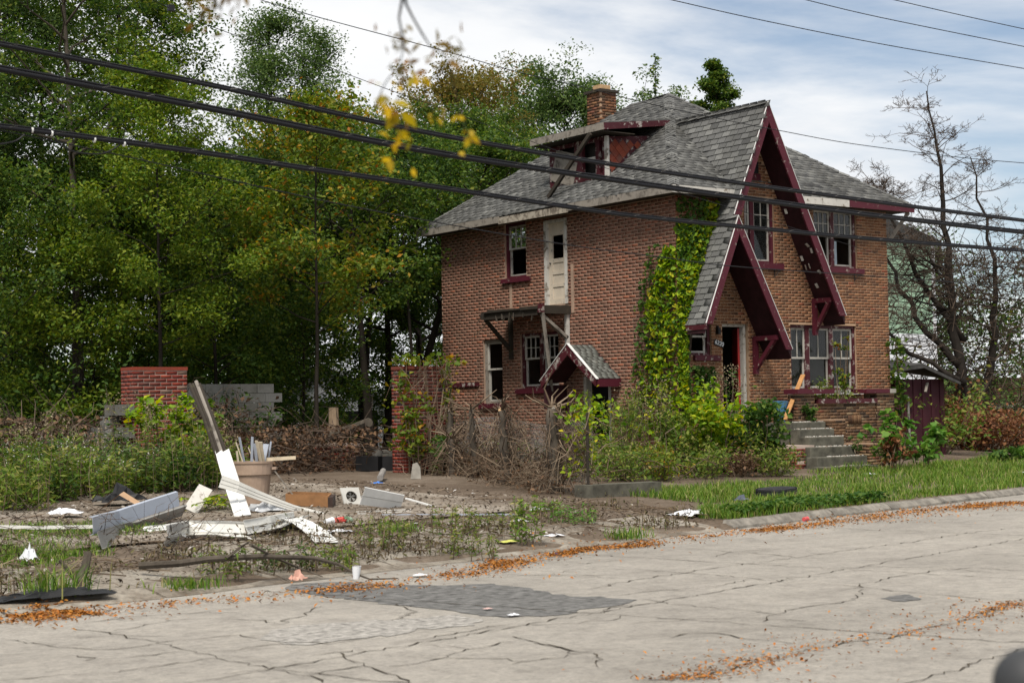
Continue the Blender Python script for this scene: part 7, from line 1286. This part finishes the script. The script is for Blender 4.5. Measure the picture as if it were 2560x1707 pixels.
for i in range(k):
    a = 2 * math.pi * i / k + math.pi / 4; cx_, cz_ = math.cos(a), math.sin(a); m_ = hs / max(abs(cx_), abs(cz_)); 
    for (rx_, n_) in ((m_, 0), (1, 0), (1, -.06), (m_, -.05)): qx, qz = (cx_ * (rx_ if rx_ != 1 else hr), cz_ * (rx_ if rx_ != 1 else hr)); ring.v.append(tuple(fc + fx_ * qx + fz_ * qz + fn * n_))
for i in range(k):
    for j in range(3): ring.f.append((i * 4 + j, ((i + 1) % k) * 4 + j, ((i + 1) % k) * 4 + j + 1, i * 4 + j + 1))
ring.build('fan_face', MT['white_dirty'], fan); MB().tube([fc - fn * .055, fc - fn * .25], [.1, .085], 16).build('fan_duct', MT['dark_wood'], fan)
bl = MB()
for i in range(5): a = i * 1.257; d1 = fx_ * math.cos(a) + fz_ * math.sin(a); d2 = fx_ * math.cos(a + .7) + fz_ * math.sin(a + .7); o_ = fc - fn * .045; bl.add([o_, o_ + d1 * .075, o_ + d2 * .07 - fn * .008], [(0, 1, 2)])
bl.build('fan_blades', MT['grey_metal'], fan)
ribbon('siding_strip', 'white ribbed panel lying beside the exhaust fan', DB['fanpanel'], Vector((0, 0, 1)) - hz_ * .6, .26, 'white_metal', laps=2, w_end=.22)
tag(MB().beam(DB['stick'][0], DB['stick'][1], .03, .02).build('white_stick', MT['white_metal']), 'thin white stick lying past the ribbed panel', 'stick')
tag(MB().beam(DB['pl1'][0], DB['pl1'][1], .05, .02).build('thin_plank', MT['white_dirty']), 'upper of two thin whitish planks below the fan', 'plank'); tag(MB().beam(DB['pl2'][0], DB['pl2'][1], .05, .02).build('thin_plank', MT['white_dirty']), 'lower of two thin whitish planks below the fan', 'plank')
tag(MB().beam(DB['long'][0], DB['long'][1], .07, .025).build('metal_strip', MT['blue_metal']), 'long grey metal strip lying flat on the driveway', 'metal strip')
# tan cardboard and black cloth
c = Vector(DB['card']); tag(MB().add([c + cr_ * a + hz_ * b + Vector((0, 0, z)) for a, b, z in ((-.3, 0, .05), (0, -.08, .27), (.33, 0, .06), (-.25, .25, .1), (.0, .2, .3), (.3, .25, .1))], [(0, 1, 4, 3), (1, 2, 5, 4)]).build('cardboard_sheet', M_flat('tan_cardboard', (.42, .27, .16), .85, .15, 4)), 'folded tan cardboard behind the metal trough', 'cardboard')
crumple('black_cloth', 'black folded cloth behind the tan cardboard', np.array(DB['blackcloth']) + (0, 0, .05), .7, .4, .3, MT['black'], 9, 'cloth')
fe = thing('yellow_fern', DB['fern'], 'yellow-green fern-like plant sprouting in the siding pile', 'fern'); pinnate([Vector(DB['fern']) + Vector((rg.uniform(-.3, .3), rg.uniform(-.2, .2), .12)) for i in range(5)], 77, 5, .45, .07, MT['lf_ivy'], 'fronds', fe)
fb_ = thing('fallen_branch', DB['branch'][3], 'long bare fallen branch lying along the pavement edge', 'branch')
MB().tube(DB['branch'], [.036, .036, .034, .028, .022, .016, .011, .009, .005], 7).build('limb', MT['bark_grey'], fb_)
for k_ in ('br2', 'br3', 'br4'): MB().tube(DB[k_], [.018, .012, .006][:len(DB[k_])], 5).build('side_branch', MT['bark_grey'], fb_)
sx_, sy_, sz_ = DB['stump']; tag(MB().tube([(sx_, sy_, sz_), (sx_ + .1, sy_ + .05, sz_ + .17), (sx_ + .16, sy_ + .1, sz_ + .33)], [.05, .045, .035], 7).tube([(sx_ + .03, sy_, sz_ + .05), (sx_ - .14, sy_ + .05, sz_ + .28)], [.03, .018], 6).build('forked_stick', MT['bark_grey']), 'short forked stick on the pavement slab', 'stick')
fo = DB['foam']
for (a, b), lb in (((0, 1), 'black charred cushion block beside the brush heap'), ((1, 2), 'black torn cushion block nearest the brick pier')):
    p, q = Vector(fo[a]), Vector(fo[b]); tag(MB().beam(p + Vector((0, 0, .16)), q + Vector((0, 0, .16)) - (q - p) * .03, .25, .3).build('cushion_block', MT['black']), lb, 'cushion')
c = Vector(DB['slab']); tag(MB().prism([c + cr_ * a + Vector((0, 0, z)) for a, z in ((-.09, 0), (.1, 0), (.09, .2), (.03, .3), (-.05, .27))], tuple(hz_ * .06)).build('stone_slab', MT['concrete']), 'grey broken slab standing at the fence end', 'slab')
tag(MB().tube([DB['pipe'][0], DB['pipe'][1]], .055, 10).build('short_pipe', MT['galv']), 'short pale pipe in front of the black cushions', 'pipe')
crumple('rubber_glove', 'bright blue glove lying on the driveway', DB['glove'], .22, .14, .05, M_flat('blue_glove', (.05, .18, .55), .5, .1, 6), 41, 'glove', 6)
tag(MB().tube([np.array(DB['ball']) + (0, 0, .0), np.array(DB['ball']) + (0, 0, .03), np.array(DB['ball']) + (0, 0, .07), np.array(DB['ball']) + (0, 0, .1)], [.03, .06, .06, .02], 10).build('toy_ball', M_flat('red_toy', (.5, .05, .03), .5, .4, 14)), 'small red and yellow toy in the brush heap', 'toy')
tag(MB().tube(DB['log1'], [.12, .11, .1], 8).build('fallen_log', MT['bark_grey']), 'thick fallen log slanting over the brush heap', 'log'); tag(MB().tube(DB['log2'], [.06, .06, .05], 7).build('curved_log', MT['bark_grey']), 'curved branch lying on the brush heap', 'branch')
tag(MB().tube([(DB['post2'][0][0], DB['post2'][0][1], .5), DB['post2'][1]], [.13, .11], 8).build('pale_post', M_flat('pale_trunk', (.28, .2, .13), .9, .25, 5)), 'pale broken trunk standing behind the fallen log', 'trunk')
# old tyre in the grass
tx_, ty_, tz_ = DB['tyre']; ty = thing('old_tyre', (tx_, ty_, tz_), 'worn black car tyre lying flat in the grass', 'tyre'); mb = MB(); k, kk = 40, 12
for i in range(k):
    a = 2 * math.pi * i / k
    for j in range(kk): b = 2 * math.pi * j / kk; rr_ = .255 + .075 * math.copysign(abs(math.cos(b)) ** .6, math.cos(b)); z = .11 + .095 * math.copysign(abs(math.sin(b)) ** .6, math.sin(b)); tl = .08 * math.cos(a); mb.v.append((tx_ + rr_ * math.cos(a), ty_ + rr_ * math.sin(a), tz_ - .02 + z + tl * .2))
for i in range(k):
    for j in range(kk): mb.f.append((i * kk + j, ((i + 1) % k) * kk + j, ((i + 1) % k) * kk + (j + 1) % kk, i * kk + (j + 1) % kk))
MT['rubber'] = M_flat('old_rubber', (.022, .022, .024), .75, .3, 14, .3, .3); mb.build('casing', MT['rubber'], ty, smooth=True); tr_ = MB()
for i in range(k * 2):
    a = 2 * math.pi * i / (k * 2); 
    for z0_, z1_ in ((.07, .10), (.115, .15), (.165, .2)): c = Vector((tx_ + .333 * math.cos(a), ty_ + .333 * math.sin(a), tz_ - .02 + (z0_ + z1_) / 2 + .016 * math.cos(a))); tr_.box((-.008, -.01, -(z1_ - z0_) / 2), (.006, .01, (z1_ - z0_) / 2), Matrix.Rotation(a, 3, 'Z'), c)
tr_.build('tread', MT['rubber'], ty)
crumple('dark_rag', 'dark blue-grey rag in the grass beside the tyre', (tx_ - .95, ty_ - .15, tz_), .3, .2, .16, M_flat('blue_grey_cloth', (.08, .09, .12), .8, .3, 6), 61, 'rag', 6)
cup('red_can', 'red and white crushed can in the gutter by the kerb', (*ts_xy(-8.6, -.12), .04), (1, .3, .02), M_flat('red_can', (.55, .08, .08), .4, .5, 18), .11, .03, .032)
# dark rounded post close to the camera, out of focus
bp = thing('dark_bollard', tuple(ts_xy(-21.3, -9.6)) + (0,), 'blurred dark grey rounded post top in the near corner of the road', 'post')
pz = Vector(D['boll']); bp.location = (pz.x, pz.y, 0); bp['_b'] = [pz.x, pz.y, 0.]
MB().tube([(pz.x, pz.y, -.05), (pz.x, pz.y, pz.z - .06)] + [(pz.x, pz.y, pz.z - .06 + .055 * math.sin(a_ * .157)) for a_ in range(1, 11)], [.055, .055] + [.002 + .053 * math.cos(a_ * .157) for a_ in range(1, 11)], 32).build('post_body', M_flat('dark_grey_paint', (.035, .036, .038), .6, .2, 3), bp, smooth=True)

# ---------------------------------------------------------------- overhead cables
MT['cable'] = M_flat('black_cable', (.006, .006, .008), .5, .2, 3, .25, 0)
def smooth_line(pts, n=6):
    P = [Vector(p) for p in pts]; out = []
    for i in range(len(P) - 1):
        p0, p1, p2, p3 = P[max(i - 1, 0)], P[i], P[i + 1], P[min(i + 2, len(P) - 1)]
        for k in range(n):
            t = k / n; out.append(.5 * ((2 * p1) + (p2 - p0) * t + (2 * p0 - 5 * p1 + 4 * p2 - p3) * t * t + (3 * p1 - p0 - 3 * p2 + p3) * t ** 3))
    out.append(P[-1]); return out
WL = {'A': ('thick black bundled cable, topmost of the three thick ones', .0185), 'B': ('thick black bundled cable, middle of the three thick ones', .0235), 'C': ('thick black cable with white ties, lowest of the three thick ones', .0185), 'D': ('single thin wire hanging below the thick cables', .0055), 'E': ('thin wire crossing the roof down to the front window', .005), 'F': ('thin paired wire crossing above the gable peak', .0055), 'G': ('thin wire across the sky, lowest of the upper three', .0055), 'H': ('thin wire across the sky, second of the upper three', .0055), 'I': ('thin wire across the sky, topmost at the corner', .0055)}
for k_, pts in D['wires'].items():
    if k_ not in WL: continue
    lb, rad = WL[k_]; P = smooth_line(pts); w = thing('power_cable' if rad > .01 else 'overhead_wire', P[0], lb, 'cable' if rad > .01 else 'wire', 'overhead cables')
    MB().tube(P, rad, 8).build('strand', MT['cable'], w, smooth=True)
    if rad > .01:
        MB().tube([p + Vector((0, 0, rad * 1.35)) for p in P], rad * .5, 6).build('strand', MT['cable'], w, smooth=True); hx = []
        L = [0.]
        for a, b in zip(P, P[1:]): L.append(L[-1] + (b - a).length)
        ns = int(L[-1] / .025)
        for i in range(ns):
            s = i * .025; a = int(np.searchsorted(L, s, 'right') - 1); a = min(a, len(P) - 2); c = P[a].lerp(P[a + 1], (s - L[a]) / (L[a + 1] - L[a])); ph = s * 6.28 / .42; hx.append(c + (Vector((0, 0, 1)) * math.cos(ph) + hz_ * math.sin(ph)) * rad * 1.15 + Vector((0, 0, rad * .3)))
        MB().tube(hx, .0012, 3, False).build('lashing_wire', MT['galv'], w)
    if k_ == 'C':
        for q in D['clamps']: c = Vector(q); dd = (P[8] - P[2]).normalized(); MB().tube([c - dd * .007, c + dd * .007], .024, 10).build('cable_tie', MT['white_metal'], w)
        MB().tube(smooth_line(D['wires']['loop']), .007, 6).build('slack_loop', MT['cable'], w); MB().tube(smooth_line(D['wires']['loop2']), .007, 6).build('slack_loop', MT['cable'], w)
    if k_ == 'E': c = Vector(D['wires']['E'][1]).lerp(Vector(D['wires']['E'][2]), .32); MB().box((-.04, -.03, -.04), (.04, .03, .04), None, c).build('splice_box', MT['black'], w)
# ---------------------------------------------------------------- twig hanging close to the camera
nt_ = thing('hanging_twig', D['fgb'][0], 'blurred twig with yellow autumn leaves hanging into the sky close by', 'twig')
MB().tube(D['fgb'], [.005, .004, .003, .003, .002], 5).build('stem', MT['bark'], nt_); MB().tube(D['fgb2'], [.005, .004, .003, .003, .002], 5).build('stem', MT['bark'], nt_)
for ch_ in D['fgs']: MB().tube(smooth_line(ch_), .0016, 4).build('stem', MT['bark'], nt_)
r = np.random.default_rng(5); P = np.array([p[:3] for p in D['fgl']]); S = np.array([p[3] for p in D['fgl']])
main = P[:24]; up6 = P[24:]
def near_leaves(pts, sz, n, spr, seed):
    rr_ = np.random.default_rng(seed); C = np.repeat(pts, n, 0) + rr_.normal(0, spr, (len(pts) * n, 3)); return C, np.repeat(sz, n)
C, Z = near_leaves(main[9:], S[9:24], 4, .02, 1); link('foliage', leaf_mesh('foliage', C, Z * 1.1, 3, .1, .5, droop=1.5), MT['lf_near'], nt_)
C, Z = near_leaves(main[:9], S[:9], 7, .024, 2); link('foliage', leaf_mesh('foliage', C, Z * 1.15, 4, .1, .4, droop=.6), MT['lf_neardk'], nt_)
t2 = thing('hanging_twig', tuple(up6[2]), 'blurred dark leaf spray dipping in from above the wood', 'twig'); C, Z = near_leaves(up6, S[24:], 9, .026, 6); link('foliage', leaf_mesh('foliage', C, Z * 1.1, 7, .1, .4, droop=.8), MT['lf_neardk'], t2)
MB().tube([Vector(up6[2]) + Vector((0, 0, .2)), up6[2], up6[0], up6[1]], [.004, .003, .002, .002], 5).build('stem', MT['bark'], t2)
for o in bpy.data.objects:
    if '_b' in o: del o['_b']
    if o.parent and o.name.split('.')[0] in ('blades', 'stems', 'seed_heads', 'leaf_stalks', 'dead_vines', 'foliage', 'shaded_foliage', 'sparse_leaves', 'fronds', 'dead_leaves', 'crown'): o['kind'] = 'stuff'
print('objects', len(bpy.data.objects))
